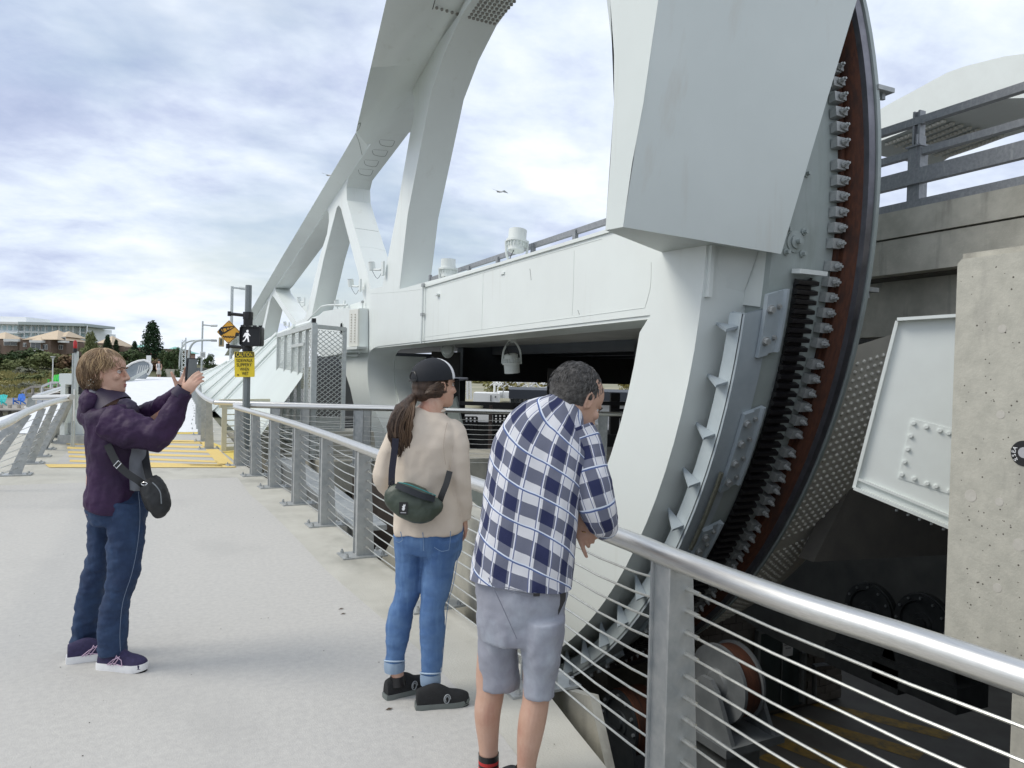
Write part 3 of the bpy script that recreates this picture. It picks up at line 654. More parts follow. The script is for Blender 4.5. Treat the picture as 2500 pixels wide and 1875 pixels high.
# machine room wall with door, notice, lamp
YR = 15.2
mr = empty('machine_room', onY(1950, 1700, YR), label='dim blockwork machine room in the pit with a dark double door', cat='building')
wA, wB = onY(1800, 1388, YR), onY(2062, 1408, YR)
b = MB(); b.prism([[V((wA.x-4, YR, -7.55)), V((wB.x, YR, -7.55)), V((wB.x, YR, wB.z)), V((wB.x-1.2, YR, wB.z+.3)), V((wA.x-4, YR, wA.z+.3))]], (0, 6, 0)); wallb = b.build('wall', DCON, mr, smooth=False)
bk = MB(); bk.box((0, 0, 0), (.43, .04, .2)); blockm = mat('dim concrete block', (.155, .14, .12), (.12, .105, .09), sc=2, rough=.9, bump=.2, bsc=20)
bp = bk.build('block', blockm, wallb, smooth=False); fb = True; nb = 0
dA, dB = onY(1850, 1545, YR), onY(1951, 1715, YR)
rg = random.Random(2)
for r_ in range(27):
    z = -7.4+r_*.22
    for cc in range(24):
        x = wB.x-.24-cc*.45-(r_ % 2)*.22
        if z > wB.z-.1 or x < wA.x-1.5 or nb > 295: continue
        if dA.x-.45 < x < dB.x+.45 and z < dA.z+.2: continue
        u_t = x
        M_ = Matrix.Translation((x, YR-.02+rg.uniform(-.006, .006), z)); nb += 1
        if fb: bp.matrix_basis = M_; fb = False
        else: inst(bp, wallb, M_)
DR = mat('dark green door', (.035, .05, .05), (.025, .04, .04), sc=2, rough=.4)
b = MB(); cx = (dA.x+dB.x)/2; wd = dB.x-dA.x; hz = dA.z-dB.z; b.box((cx, YR-.05, dB.z+hz/2), (wd, .08, hz)); dr = b.build('door', DR, mr, smooth=False)
b = MB()
for (c_, d_) in (((dA.x-.05, YR-.06, dB.z+hz/2), (.1, .14, hz)), ((dB.x+.05, YR-.06, dB.z+hz/2), (.1, .14, hz)), ((cx, YR-.06, dA.z+.05), (wd+.2, .14, .1)), ((cx, YR-.1, dB.z+hz/2), (.03, .04, hz))): b.box(c_, d_)
b.build('frame', mat('grey door frame', (.16, .17, .165), rough=.5), dr, smooth=False)
nA, nB = onY(1912, 1568, YR-.12), onY(1935, 1600, YR-.12); b = MB(); b.box((nA+nB)/2, (abs(nB.x-nA.x), .01, abs(nA.z-nB.z))); nt_ = b.build('notice', mat('notice paper', (.62, .62, .60), rough=.6), dr, smooth=False)
for i, s_ in enumerate(('No Public', 'Access')): text_obj(s_, V(((nA.x+nB.x)/2, YR-.13, nA.z-.09-i*.09)), (1, 0, 0), (0, -1, 0), .075, BLACK, dr, 'lettering')
b = MB(); lp = onY(1916, 1505, YR-.25); b.box(lp, (.5, .4, .08)); b.box(lp+V((0, .15, -.05)), (.3, .1, .1)); b.build('wall_lamp', WHD, mr, smooth=False)
b = MB(); p0, p1, p2 = onY(1956, 1592, YR-.3), onY(2055, 1578, YR-.3), onY(1956, 1712, YR-.3)
b.tube([p2, p0, p1], .07, 8); b.tube([p2+V((.5, 0, 0)), p0+V((.5, 0, -.45)), p1+V((0, 0, -.45))], .07, 8); b.build('duct', WHD, mr)
# yellow bars on the pit floor
for i, px in enumerate([[(1975, 1720), (2000, 1712), (2330, 1790), (2310, 1806)], [(1885, 1745), (1920, 1738), (2260, 1835), (2240, 1856)], [(1835, 1795), (1860, 1780), (2190, 1900), (2160, 1925)], [(1850, 1850), (1870, 1838), (1990, 1885), (1970, 1900)]]):
    b = MB(); b.add([onZ(u_, v_, -7.592) for u_, v_ in px], [(0, 1, 2, 3)]); b.build('floor_stripe', mat('worn ochre paint', (.30, .19, .03), (.12, .09, .04), sc=4, rough=.7), bpy.data.objects['pit_floor'], smooth=False)
# other truss of the bridge far right
X2 = 15.5
pts = [(2120, 290), (2145, 269), (2185, 246), (2227, 224), (2270, 200), (2313, 177), (2355, 162), (2398, 151), (2450, 138), (2500, 131), (2600, 122), (2760, 128), (2760, 262), (2600, 244), (2500, 239), (2455, 240), (2415, 246), (2350, 266), (2283, 289), (2208, 321), (2145, 346), (2110, 372)]
ot = empty('far_bascule_truss', (X2, 10, 5), label='white arched steel member of the other bridge side above the barrier', cat='bridge truss')
b = MB(); b.prism([[onX(u_, v_, X2) for u_, v_ in pts]], (2.6, 0, 0)); b.build('arch_member', WH2, ot, ang=30)
o_ = MB()
for i in range(26):
    for j in range(8):
        p = onX(2150+i*6.2, 344-i*2.65, X2+.25+j*.3); q = dome
# rivets on that soffit, small and regular
sof = [onX(2150, 346, X2), onX(2285, 290, X2)]
b = MB()
for i in range(15):
    c_ = sof[0].lerp(sof[1], i/14)
    for j in range(8): b.lathe([(.07, 0), (.05, -.05), (.001, -.06)], c_+V((.25+j*.3, 0, -.005)), (0, 0, 1), 6)
b.build('rivets', RVb, ot, kind='stuff')

# ------------------------------------------------------------------ cable railings
def post_mesh(lean=0, top=.93, depth_t=.085, depth_b=.14, gap=.115):
    """x: away from the path, y: along the rail"""
    b = MB()
    for s_ in (-1, 1):
        y = s_*gap/2
        b.hexa([(-.02, y-.006, .0), (depth_b, y-.006, 0), (depth_b, y+.006, 0), (-.02, y+.006, 0), (-.02+lean, y-.006, top), (depth_t+lean, y-.006, top), (depth_t+lean, y+.006, top), (-.02+lean, y+.006, top)])
    b.hexa([(-.008, -gap/2+.007, 0), (.002, -gap/2+.007, 0), (.002, gap/2-.007, 0), (-.008, gap/2-.007, 0), (-.008+lean, -gap/2+.007, top-.01), (.002+lean, -gap/2+.007, top-.01), (.002+lean, gap/2-.007, top-.01), (-.008+lean, gap/2-.007, top-.01)])
    return b
def base_mesh():
    b = MB(); b.box((.05, 0, .006), (.40, .24, .014))
    for x in (-.11, .21):
        for y in (-.09, .09): b.cyl((x, y, .013), (x, y, .035), .016, 6); b.cyl((x, y, .035), (x, y, .05), .009, 6)
    return b
def railing(root, path, zc, posts, pg=None, nc=10, r=.0415, side=1, z0=.095, dz=.083, zb=0, cabr=.0052, lean=None, rm=SS, sleeves=False):
    b = MB(); b.tube([V((p.x, p.y, zc+zb)) for p in path], r, 16); b.build('handrail', rm, root)
    pm_ = {}; bs = None; fr = []
    for i, (p, d) in enumerate(posts):
        l = round(lean[i], 3) if lean else 0
        xo = V((d.y, -d.x, 0))*side
        M_ = frame((p.x, p.y, zb), xo, V((0, 0, 1)).cross(xo), V((0, 0, 1)))
        if l not in pm_:
            po = post_mesh(l, zc-r*.55, *(pg or ())).build('post', GALV, root, smooth=False); po.matrix_basis = M_; pm_[l] = po
            bs_ = base_mesh().build('base_plate', GALV, None, smooth=False); bs_.parent = po; 
        else:
            po = inst(pm_[l], root, M_); bs_ = bpy.data.objects.new('base_plate', bs_mesh); COL.objects.link(bs_); bs_.parent = po
        if bs is None: bs = bs_; bs_mesh = bs_.data
        elif bs_.data is not bs_mesh: bs_.data = bs_mesh
        fr.append((V((p.x, p.y, zb)), xo, l))
    for k in range(nc):
        z = z0+k*dz; P_ = []
        for i in range(len(fr)):
            c, xo, l = fr[i]; q = c+xo*(.055+l*z/zc)+V((0, 0, z)); P_.append(q)
            if i < len(fr)-1:
                c2, xo2, l2 = fr[i+1]; q2 = c2+xo2*(.055+l2*z/zc)+V((0, 0, z))
                for t in (.25, .5, .75): P_.append(q.lerp(q2, t)+V((0, 0, -.03*(1-(2*t-1)**2)*(1 if k > 1 else .6))))
        b = MB(); b.tube(P_, cabr, 6)
        if sleeves:
            for i in range(len(fr)):
                c, xo, l = fr[i]; q = c+xo*.055+V((0, 0, z))
                for s_ in (-1, 1):
                    j = i+s_
                    if 0 <= j < len(fr):
                        t_ = (fr[j][0]-c).normalized(); b.cyl(q+t_*.058+V((0, 0, -.001)), q+t_*.13+V((0, 0, -.004)), cabr*1.75, 8)
        b.build('cable', CAB, root)
nr = empty('cable_railing', (1.5, 4, 0), label='near stainless handrail with galvanised posts and cables the visitors lean on', cat='railing')
# post spots along the curve
spots = [2.32]+[onZ(u_, v_, 0).y for u_, v_ in ((1215, 1688), (985, 1488), (852, 1358), (765, 1283), (701, 1231), (650, 1190), (616, 1161), (590, 1136))]
posts = [rail_at(y) for y in [-.75, .68*0-.0]+spots] if False else [rail_at(y) for y in [-.9]+spots]
hp = [p for p in RP if p.y < 13.35]
corner = rail_at(13.2)[0]
print('SPOTS', [round(y, 2) for y in spots], [round(rail_at(y)[0].x, 2) for y in spots])
railing(nr, hp, .96, posts, sleeves=True)
# far rail across the shelf
def line_posts(a, b_, n): 
    a, b_ = V(a), V(b_); d = (b_-a).normalized(); return [(a.lerp(b_, (i+.5)/n), d) for i in range(n)]
fr_ = empty('cross_railing', (3, 14, 0), label='straight cable railing crossing the shelf behind the woman in the cap', cat='railing')
a_ = V((corner.x, 13.35, 0)); b_ = onZ(1570, 1010, 1.0); b_.z = 0
d_ = (b_-a_).normalized(); b = MB()
railing(fr_, [V((a_.x, a_.y, 0)), b_], .98, line_posts(a_, b_, 5), pg=(.045, .06, .15), side=-1, rm=SS, cabr=.0045)
# farther parallel rail starting at the corner of the next stretch
nx = empty('far_railing', (1.1, 20, 0), label='densely posted far railing running up the lifting walkway', cat='railing')
c0 = onZ(525, 980, 1.0); c0.z = 0
PF = [V((c0.x, c0.y, 0)), onZ(499, 968, 1.0), onZ(480, 948, 1.0), V((1.0, 30, 0)), V((1.02, 50, 0)), V((1.0, 76, 0))]
PF = [V((p.x, p.y, 0)) for p in PF]
SP = smooth_path(PF, 6)
def along(P_, step, n, off=.2):
    o = []; acc = -off; 
    for a, b2 in zip(P_, P_[1:]):
        L = (b2-a).length
        while acc+step*0 < L and len(o) < n:
            if acc >= 0: o.append((a.lerp(b2, acc/L), (b2-a).normalized()))
            acc += step
        acc -= L
    return o
railing(nx, SP, .98, along(SP, 1.6, 40), nc=8, dz=.1)
xr = empty('corner_railing', (3, 15, 0), label='second cross rail just behind, ending at the corner by the sign pole', cat='railing')
b2 = onZ(970, 993, 1.0); b2.z = 0
railing(xr, [V((c0.x, c0.y, 0)), b2], .98, line_posts(c0, b2, 3), pg=(.045, .06, .15), side=-1, nc=8, dz=.1)
# cream access gate by the pole
gt = empty('access_gate', onZ(560, 1100, 0), label='cream steel access gate between the sign pole and the far railing', cat='gate')
CRM = mat('cream paint', (.62, .60, .47), (.55, .53, .41), sc=9, rough=.6)
gY = 13.9
g0_, g1_ = onZ(546, 1105, 0), onZ(588, 1102, 0)
gd = (g1_-g0_).normalized()
def gp(s_, z): return g0_+gd*s_+V((0, 0, z))
GL = (g1_-g0_).length
b = MB(); b.beam(gp(0, .03), gp(0, .93), .09, .09); b.beam(gp(GL, .03), gp(GL, .93), .05, .05); b.beam(gp(0, .07), gp(GL, .07), .05, .08); b.beam(gp(-.1, .93), gp(GL+.6, .93), .06, .16); b.build('gate_frame', CRM, gt, smooth=False)
for k in range(7):
    b = MB(); b.beam(gp(0, .17+k*.11), gp(GL, .17+k*.11), .02, .02); b.build('bar', CRM, gt, smooth=False)
b = MB(); b.beam(gp(.25, .05), gp(.25, .9), .02, .02); b.build('bar', CRM, gt, smooth=False)
# left railing with leaning posts
lr = empty('leaning_railing', (-7, 5, 0), label='left railing with flat slanting posts beside the walkway', cat='railing')
LH = [(-420, 1180), (-200, 1108), (0, 1040), (60, 1008), (118, 985), (172, 971)]
LP = [onZ(u_, v_, 1.0) for u_, v_ in LH]
LPs = smooth_path(LP, 8)
lpost = []; leans = []
for (u_, v_, le) in ((-190, 1245, .95), (-70, 1200, .9), (36, 1160, .82), (70, 1132, .62), (90, 1115, .4), (104, 1097, .25), (117, 1079, .12), (134, 1067, .05)):
    p = onZ(u_, v_, 0)
    lpost.append(p)
b = MB(); b.tube([V((p.x, p.y, 1.0)) for p in LPs], .045, 14); b.build('handrail', SS, lr)
tops = [onZ(u_, v_, .96) for u_, v_ in ((-90, 1072), (0, 1040), (135, 988), (105, 1000), (125, 985), (140, 984), (150, 981), (160, 976))]
tops = []
for p in lpost:
    # nearest rail point further along for the leaning ones
    best = min(LPs, key=lambda q: abs((q.y-p.y))+0*q.x); tops.append(best)
cabp = []
for i, (p, q) in enumerate(zip(lpost, tops)):
    bt_ = V((p.x, p.y, .01)); tp_ = V((q.x, q.y, .955)); dl = (LPs[-1]-LPs[0]); dl.z = 0; dl.normalize()
    xo = V((dl.y, -dl.x, 0)); b = MB(); wdb, wdt = .16, .09; th = .014
    b.hexa([bt_-xo*wdb*.5-dl*th, bt_+xo*wdb*.5-dl*th, bt_+xo*wdb*.5+dl*th, bt_-xo*wdb*.5+dl*th, tp_-xo*wdt*.5-dl*th, tp_+xo*wdt*.5-dl*th, tp_+xo*wdt*.5+dl*th, tp_-xo*wdt*.5+dl*th])
    po = b.build('post', GALV, lr, smooth=False); b = MB(); b.box(bt_+V((0, 0, 0)), (.42, .26, .016), (xo, dl, V((0, 0, 1))))
    for x in (-.16, .16):
        for y in (-.08, .08): b.cyl(bt_+xo*x+dl*y, bt_+xo*x+dl*y+V((0, 0, .03)), .015, 6)
    b.build('base_plate', GALV, po, smooth=False); cabp.append((bt_, tp_))
for k in range(8):
    t = .1+k*.11; b = MB(); b.tube([a.lerp(c_, t) for a, c_ in cabp], .0055, 6); b.build('cable', CAB, lr)
l2 = empty('side_railing', (-8, 14, 0), label='short pale handrail branching off behind the barrier post on the left', cat='railing')
b = MB(); q = [onZ(u_, v_, 1.0) for u_, v_ in ((172, 971), (84, 972))]; far_ = [onD(84, 972, 15), onD(128, 955, 17), onD(150, 948, 19), onD(200, 935, 22)]
b.tube([onD(176, 969, 12.8), onD(84, 971, 14.5)], .05, 10); b.build('handrail', SS, l2); b = MB(); b.tube([onD(84, 970, 14.6)]+far_[1:], .05, 10); b.build('handrail', SS, l2)
# ------------------------------------------------------------------ ribbed white fascia between walkway and truss
rf = empty('ribbed_fascia', (1.5, 20, 0), label='sloping pale green fascia with slanting white ribs behind the sign pole', cat='fascia')
tops_ = [(84, .8), (62, 1.35), (47, 1.85), (35.5, 2.26), (29, 2.5), (24.6, 2.68), (21, 2.75), (18.6, 2.75)]
tp = [V((3.2, y, z)) for y, z in tops_]; bt_ = [V((1.45, y*1.45-4, .1)) for y, z in tops_]
b = MB()
b.grid([[p, q] for p, q in zip(tp, bt_)]); b.add([tp[-1], bt_[-1], V((1.45, 14.7, .1)), V((2.35, 14.7, 1.46)), V((3.0, 17.8, 2.45))], [(0, 1, 2, 3, 4)])
FAS = mat('fascia paint', (.60, .655, .625), (.57, .62, .59), sc=.8, rough=.5)
b.build('panel', FAS, rf, ang=20)
for i in range(1, len(tp)-1):
    q = MB(); q.beam(bt_[i]+V((-.075, 0, .05)), tp[i]+V((-.075, 0, .05)), .07+.002*i, .07); q.build('rib', WHITE if False else WH2, rf, smooth=False)
q = MB(); q.tube([p+V((0, 0, .03)) for p in tp], .06, 6); q.build('top_tube', WH2, rf)
# ------------------------------------------------------------------ mesh cage
cg = empty('mesh_cage', (2.6, 14, 0), label='tall galvanised cage of expanded metal mesh standing behind the railings', cat='cage')
ck = [V((2.38, 13.6, 0)), V((2.46, 19.0, 0)), V((3.02, 14.05, 0))]
def mesh_panel(a, b_, z0, z1, parent, pitch=.075, slope=.56, r=.004, nm='mesh'):
    a, b_ = V(a), V(b_); d = (b_-a); L = d.length; d.normalize(); nrm = d.cross(V((0, 0, 1))); m = MB(); H = z1-z0
    for s_ in (1, -1):
        c = -L*slope
        while c < H+L*slope:
            # z = c + s*slope*x  clipped
            xs = []
            f_ = lambda x: c+s_*slope*x
            x0, x1 = 0, L
            lo_, hi_ = sorted(((0-c)/(s_*slope), (H-c)/(s_*slope))); x0 = max(x0, lo_); x1 = min(x1, hi_)
            if x1-x0 > .01: m.beam(a+d*x0+V((0, 0, z0+f_(x0))), a+d*x1+V((0, 0, z0+f_(x1))), .012, .006, nrm)
            c += pitch
    return m.build(nm, GALVL, parent, smooth=False, kind='stuff')
GALVL = mat('light zinc', (.55, .58, .57), (.46, .49, .48), sc=14, rough=.5, metal=.25)
def vpost(p, z0, z1, w_, parent, nm='post', m=GALVL): b = MB(); b.box((p.x, p.y, (z0+z1)/2), (w_, w_, z1-z0)); return b.build(nm, m, parent, smooth=False)
vpost(ck[0], -.0, 2.42, .10, cg); vpost(ck[2], 0, 2.42, .07, cg); vpost(ck[1], 0, 2.42, .09, cg)
fr = [0, .16, .33, .52, .75, 1]
for i, f_ in enumerate(fr[1:-1]): vpost(ck[0].lerp(ck[1], f_), 0, 2.40, .07, cg)
for i in range(5):
    A, B = ck[0].lerp(ck[1], fr[i]), ck[0].lerp(ck[1], fr[i+1]); mesh_panel(A, B, .08, 2.34, cg, pitch=.10)
mesh_panel(ck[0], ck[2], .75, 2.34, cg, pitch=.085)
b = MB(); b.beam(ck[0]+V((0, 0, 2.42)), ck[1]+V((0, 0, 2.42)), .09, .09); b.beam(ck[0]+V((0, 0, 2.40)), ck[2]+V((0, 0, 2.40)), .08, .07); b.beam(ck[0]+V((0, 0, .05)), ck[1]+V((0, 0, .05)), .07, .07); b.beam(ck[0]+V((0, 0, .5)), ck[2]+V((0, 0, .5)), .06, .05); b.build('frame', GALVL, cg, smooth=False)
b = MB(); b.beam(ck[0].lerp(ck[1], .17)+V((-.03, 0, 2.1)), ck[0].lerp(ck[1], .51)+V((-.03, 0, 2.1)), .05, .06); b.build('door_head', GALVL, cg, smooth=False)
b = MB(); b.box(ck[0]+V((.0, .1, 2.5)), (.07, .07, .1)); b.build('corner_cap', BLACK, cg, smooth=False)
b = MB(); b.box((2.70, 13.83, .38), (.62, .03, .72), (V((.82, .57, 0)).normalized(), V((-.57, .82, 0)).normalized(), V((0, 0, 1)))); b.build('kick_plate', GALVL, cg, smooth=False)
ob = empty('concrete_plinth', onZ(850, 1100, 0), label='low pale concrete plinth on the shelf right of the mesh cage', cat='plinth')
p = onZ(856, 1118, 0); b = MB(); b.box(p+V((0, .5, .2)), (1.0, .9, .55), taper=.9); b.build('block', CON2, ob, smooth=False)
# ------------------------------------------------------------------ joint plates and conduits on the span side
jp = empty('joint_housing', onX(860, 800, 5.1), label='white bolted joint housing on the truss above the dark arch', cat='housing')
b = MB(); b.prism([[onX(u_, v_, 5.02) for u_, v_ in [(735, 812), (762, 783), (790, 760), (833, 753), (877, 752), (877, 860), (845, 860), (818, 866), (786, 872)]]], (.26, 0, 0)); b.build('plate', WH2, jp, smooth=False)
b = MB(); b.prism([[onX(u_, v_, 4.97) for u_, v_ in [(853, 757), (874, 754), (873, 845), (851, 846)]]], (.05, 0, 0)); sp = b.build('splice_plate', mat('cream steel paint', (.70, .70, .64), rough=.5), jp, smooth=False)
for i in range(11):
    for j in range(2):
        p = onX(859+j*9-i*.15, 768+i*6.6, 4.965); q = MB(); q.cyl(p, p+V((-.03, 0, 0)), .022, 6); q.build('bolt', mat('cream bolt', (.55, .53, .46), rough=.5), sp, smooth=False)
c_ = onX(834, 802, 5.01); q = MB(); q.lathe([(.20, .0), (.20, .012), (.185, .012), (.185, 0)], c_, (-1, 0, 0), 30); od = q.build('round_hatch', WH2, jp)
for i in range(10): g = i*pi/5; q = MB(); c2 = c_+V((-.01, cos(g)*.235, sin(g)*.235)); q.cyl(c2, c2+V((-.012, 0, 0)), .013, 6); q.build('bolt', WH2, od, smooth=False)
b = MB(); b.prism([[onX(u_, v_, 4.9) for u_, v_ in [(836, 848), (872, 846), (871, 852), (838, 854)]]], (.3, 0, 0)); b.build('ledge', WH2, jp, smooth=False)
b = MB(); b.tube([onX(u_, v_, 5.0) for u_, v_ in [(735, 800), (765, 768), (786, 748), (800, 745), (848, 744)]], .03, 8); b.build('conduit', WH2, jp)
def conduit(px, X, r, lab):
    o = empty('conduit', onX(*px[0], X), label=lab, cat='pipe'); b = MB(); b.tube(smooth_path([onX(u_, v_, X) for u_, v_ in px], 4), r, 8); b.build('tube', WH2, o)
    for k in (0, len(px)//2): p = onX(*px[k], X); q = MB(); q.box(p, (.06, .12, .07)); q.build('clip', GALV, o, smooth=False)
conduit([(885, 737), (884, 790), (882, 845), (876, 864), (866, 868), (840, 867), (818, 867)], 5.2, .03, 'bent pale conduit running down beside the bolted joint housing')
conduit([(1033, 696), (1031, 768), (1028, 838)], 5.24, .028, 'straight pale conduit crossing the girder face left of the hanging lamps')
# floodlights
def flood(p, down, r, lab, hang=True):
    o = empty('floodlight', p, label=lab, cat='floodlight', group='white floodlights on the lifting span')
    d = V(down).normalized(); p = V(p)
    b = MB(); b.lathe([(r*.55, -r*1.25), (r*.86, -r*1.1), (r*.9, -r*.25), (r*1.12, -r*.2), (r*1.12, r*.05), (r*.95, r*.1), (r*.95, r*1.15), (r*.88, r*1.15), (r*.85, r*.3), (0.001, r*.3)], p, d, 28); b.build('housing', WH2, o, ang=30)
    b = MB(); b.lathe([(r*.86, r*.85), (0.001, r*.84)], p, d, 24); b.build('lens', BLACK, o)
    x, y, _ = ortho(d)
    for i in range(18):
        g = i*2*pi/18; b = MB(); c_ = p+(x*cos(g)+y*sin(g))*r*.97+d*(-r*.45); b.box(c_, (.012, r*.16, r*.45), (x*-sin(g)+y*cos(g), x*cos(g)+y*sin(g), d)); b.build('fin', WH2, o, smooth=False)
    s_ = 1 if hang else -1; top_ = p+V((0, 0, s_*r*2.7))
    sd = V((rr.x, rr.y, 0)).normalized()
    b = MB(); b.tube(smooth_path([p+sd*-r*1.15, p+sd*-r*1.0+V((0, 0, s_*r*1.6)), top_+sd*-r*.35, top_, top_+sd*r*.35, p+sd*r*1.0+V((0, 0, s_*r*1.6)), p+sd*r*1.15], 4), .022, 6); b.build('yoke', WH2, o)
    b = MB(); b.box(top_+V((0, 0, s_*r*.35)), (r*.8, r*.8, r*.7)); b.box(top_+V((0, 0, s_*r*.8)), (r*3.2, r*.9, .04)); b.build('mount', WH2, o, smooth=False)
    b = MB(); b.tube(smooth_path([top_+V((-.05, 0, 0)), top_+V((-r*.9, -.05, -s_*r*.6)), p+V((-r*.5, -.1, s_*r*.9))], 5), .008, 5); b.build('cord', BLACK, o)
flood(onX(1249, 888, 6.5), (.12, .05, -1), .17, 'white floodlight hanging under the girder above the man')
flood(onX(1093, 858, 6.4), (.35, .9, -.25), .14, 'round white floodlight under the girder above the woman in the cap')
flood(onX(1262, 588, 5.55), (.12, .1, 1), .17, 'white floodlight pointing up from the girder top left of the counterweight', False)
flood(onX(1094, 655, 5.5), (0, 0, 1), .17, 'white floodlight upright beside the truss column', False)
def cam_(u_, v_, X, lab, s=1, dirx=-1):
    p = onX(u_, v_, X); o = empty('small_spotlight', p, label=lab, cat='spotlight', group='small white spotlights on the truss')
    b = MB(); a = p+V((-.1*s, .1, .0)); b.cyl(a, a+V((-.03, 0, .20*s)), .085*s, 16); b.build('head', WH2, o); b = MB(); b.cyl(a+V((-.0302, 0, .201*s)), a+V((-.031, 0, .208*s)), .075*s, 16); b.build('lens', BLACK, o)
    b = MB(); b.tube([a+V((0, 0, .02)), p+V((0, -.25*s, -.02)), p+V((0, -.5*s, -.02))], .03*s, 6); b.box(p+V((0, -.55*s, -.02)), (.05, .16*s, .34*s)); b.build('bracket', WH2, o, smooth=False)
    b = MB(); b.tube(smooth_path([a+V((0, 0, -.02)), p+V((-.02, -.1*s, -.22*s)), p+V((0, -.45*s, -.1*s))], 4), .008, 5); b.build('cord', GALV2, o)
cam_(921, 660, 5.2, 'small white spotlight highest on the truss foot, pointing up', 1.1); cam_(868, 700, 5.15, 'small white spotlight on an arm left of the truss foot', 1.1); cam_(738, 738, 5.15, 'small white spotlight beside the second truss column'); cam_(832, 748, 5.15, 'small dark ringed spotlight above the bolted joint housing'); cam_(702, 795, 5.1, 'small spotlight just above the mesh cage on the left', .9)
# guard rail on top of the girder
gr_ = empty('girder_guard_rail', (5.9, 11, 3.6), label='grey box guard rail standing on the girder top beside the floodlight', cat='railing')
b = MB(); b.beam(onX(1049, 683, 5.85), onX(1500, 535, 5.85), .06, .09); b.build('rail', GR3, gr_, smooth=False)
for (u_, v0, v1) in ((1050, 672, 698), (1145, 650, 672), (1215, 628, 648), (1301, 598, 625), (1404, 562, 594)):
    p0, p1 = onX(u_, v0, 5.82), onX(u_+1, v1, 5.82); b = MB(); b.box((p0+p1)/2+V((0, 0, -.05)), (.06, .09, (p0-p1).length+.1)); b.build('post', GR3, gr_, smooth=False)
# ------------------------------------------------------------------ signal pole and signs
PD = 12.5
pp = onD(598, 1135, PD); 
sg = empty('signal_pole', (onZ(598, 1135, 0)), label='grey octagonal pole carrying warning signs and a pedestrian signal', cat='pole')
b = MB(); b0 = onD(598, 1135, PD); b1 = onD(608, 697, PD); b.cyl(b0, (b0.x, b0.y, b1.z), .066, 8, .052); b.build('shaft', mat('pole grey', (.22, .245, .25), (.19, .21, .215), sc=3, rough=.5, metal=.2), sg, ang=20)
pole_xy = V((b0.x, b0.y, 0))
fd = V((-f0.x, -f0.y, 0)).normalized(); rt = V((rr.x, rr.y, 0)).normalized(); UPZ = V((0, 0, 1))
b = MB(); b.cyl((b0.x, b0.y, 0), (b0.x, b0.y, .25), .10, 10, .07); b.box((b0.x, b0.y, .012), (.34, .34, .024)); b.build('base', GALV, sg, ang=30)
def plane_of(u_, v_, D, flip=1): return onD(u_, v_, D)
# diamond warning sign
def flatpoly(pts, c, x, y, n_, off, m, parent, nm='print'):
    b = MB(); vs = [c+x*p[0]+y*p[1]+n_*off for p in pts]; tri = tessellate_polygon([vs]); b.add(vs, [t for t in tri]); return b.build(nm, m, parent, smooth=False)
ORG = mat('amber sign sheeting', (.80, .42, .045), (.74, .38, .04), sc=6, rough=.45)
YSG = mat('yellow sign sheeting', (.86, .66, .035), (.82, .62, .03), sc=6, rough=.45)
dc = onD(558.5, 811, PD-.12); ds = empty('warning_sign', dc, label='amber diamond warning sign showing a lifting bridge over waves', cat='sign')
hd = 29.5/1800*(PD-.12); Xs = rt*cos(radians(8))+fd*sin(radians(8)); ns = fd
def diamond(h, off, m, nm, r=.04):
    pts = []
    for a0 in range(4):
        for t in (-1, 0, 1):
            g = a0*pi/2; base = V((cos(g), sin(g))); per = V((-sin(g), cos(g))); pts.append((base*(h-abs(t)*r*.6-(.0 if t else .01))+per*(t*r*.6)))
    return flatpoly(pts, dc, rt, UPZ, ns, off, m, ds, nm)
b = MB(); b.prism([[dc+rt*hd, dc+UPZ*hd, dc-rt*hd, dc-UPZ*hd]], ns*-.006); b.build('plate', GALV, ds, smooth=False)
diamond(hd, .001, ORG, 'face'); diamond(hd*.955, .003, BLACK, 'border'); diamond(hd*.915, .005, ORG, 'field')
q = hd/29.5
def sgp(l, m=BLACK, off=.0075, nm='pictogram'): return flatpoly([((u_-558.5)*q, (811-v_)*q) for u_, v_ in l], dc, rt, UPZ, ns, off, m, ds, nm)
sgp([(534, 806), (540, 799), (570, 795.5), (573, 795), (573, 797), (541, 803.5), (538, 808)]); sgp([(534, 806), (540, 806), (546, 814), (543, 820), (536, 817)])
sgp([(544, 813), (572, 797.5), (573, 799), (547, 816)]); sgp([(551, 801), (553.5, 801), (557, 808), (555, 809)]); sgp([(560, 799), (562, 798.5), (558, 808), (556.5, 808.5)]); sgp([(541, 800), (544, 800), (547, 812), (545, 813)])
wv = [(545, 820)]+[(547+i*2.0, 820.5+(1.7 if i % 2 else -1.2)) for i in range(16)]; wv2 = [(x_, y_+4.2) for x_, y_ in reversed(wv)]
for i in range(16): sgp([wv[i], wv[i+1], (wv[i+1][0], wv[i+1][1]+3.6), (wv[i][0], wv[i][1]+3.6)])
sgp([(576, 811), (584, 812), (584, 820), (574, 820)])
for v_ in (787, 835): b = MB(); p = dc+UPZ*((811-v_)*q); b.cyl(p+ns*.005, p+ns*.012, .008, 8); b.build('bolt', GALV, ds)
for (v0, u1) in ((766, 560), (845, 556)):
    b = MB(); a0 = onD(u1, v0, PD-.1); a1 = V((pole_xy.x, pole_xy.y, a0.z-.02)); b.tube([a0, a1], .028, 8); b.cyl(a0+V((0, 0, -.04)), a0+V((0, 0, .04)), .03, 8); b.cyl(a1+V((0, 0, -.06)), a1+V((0, 0, .06)), .085, 10); b.build('bracket_arm', BLACK, ds)
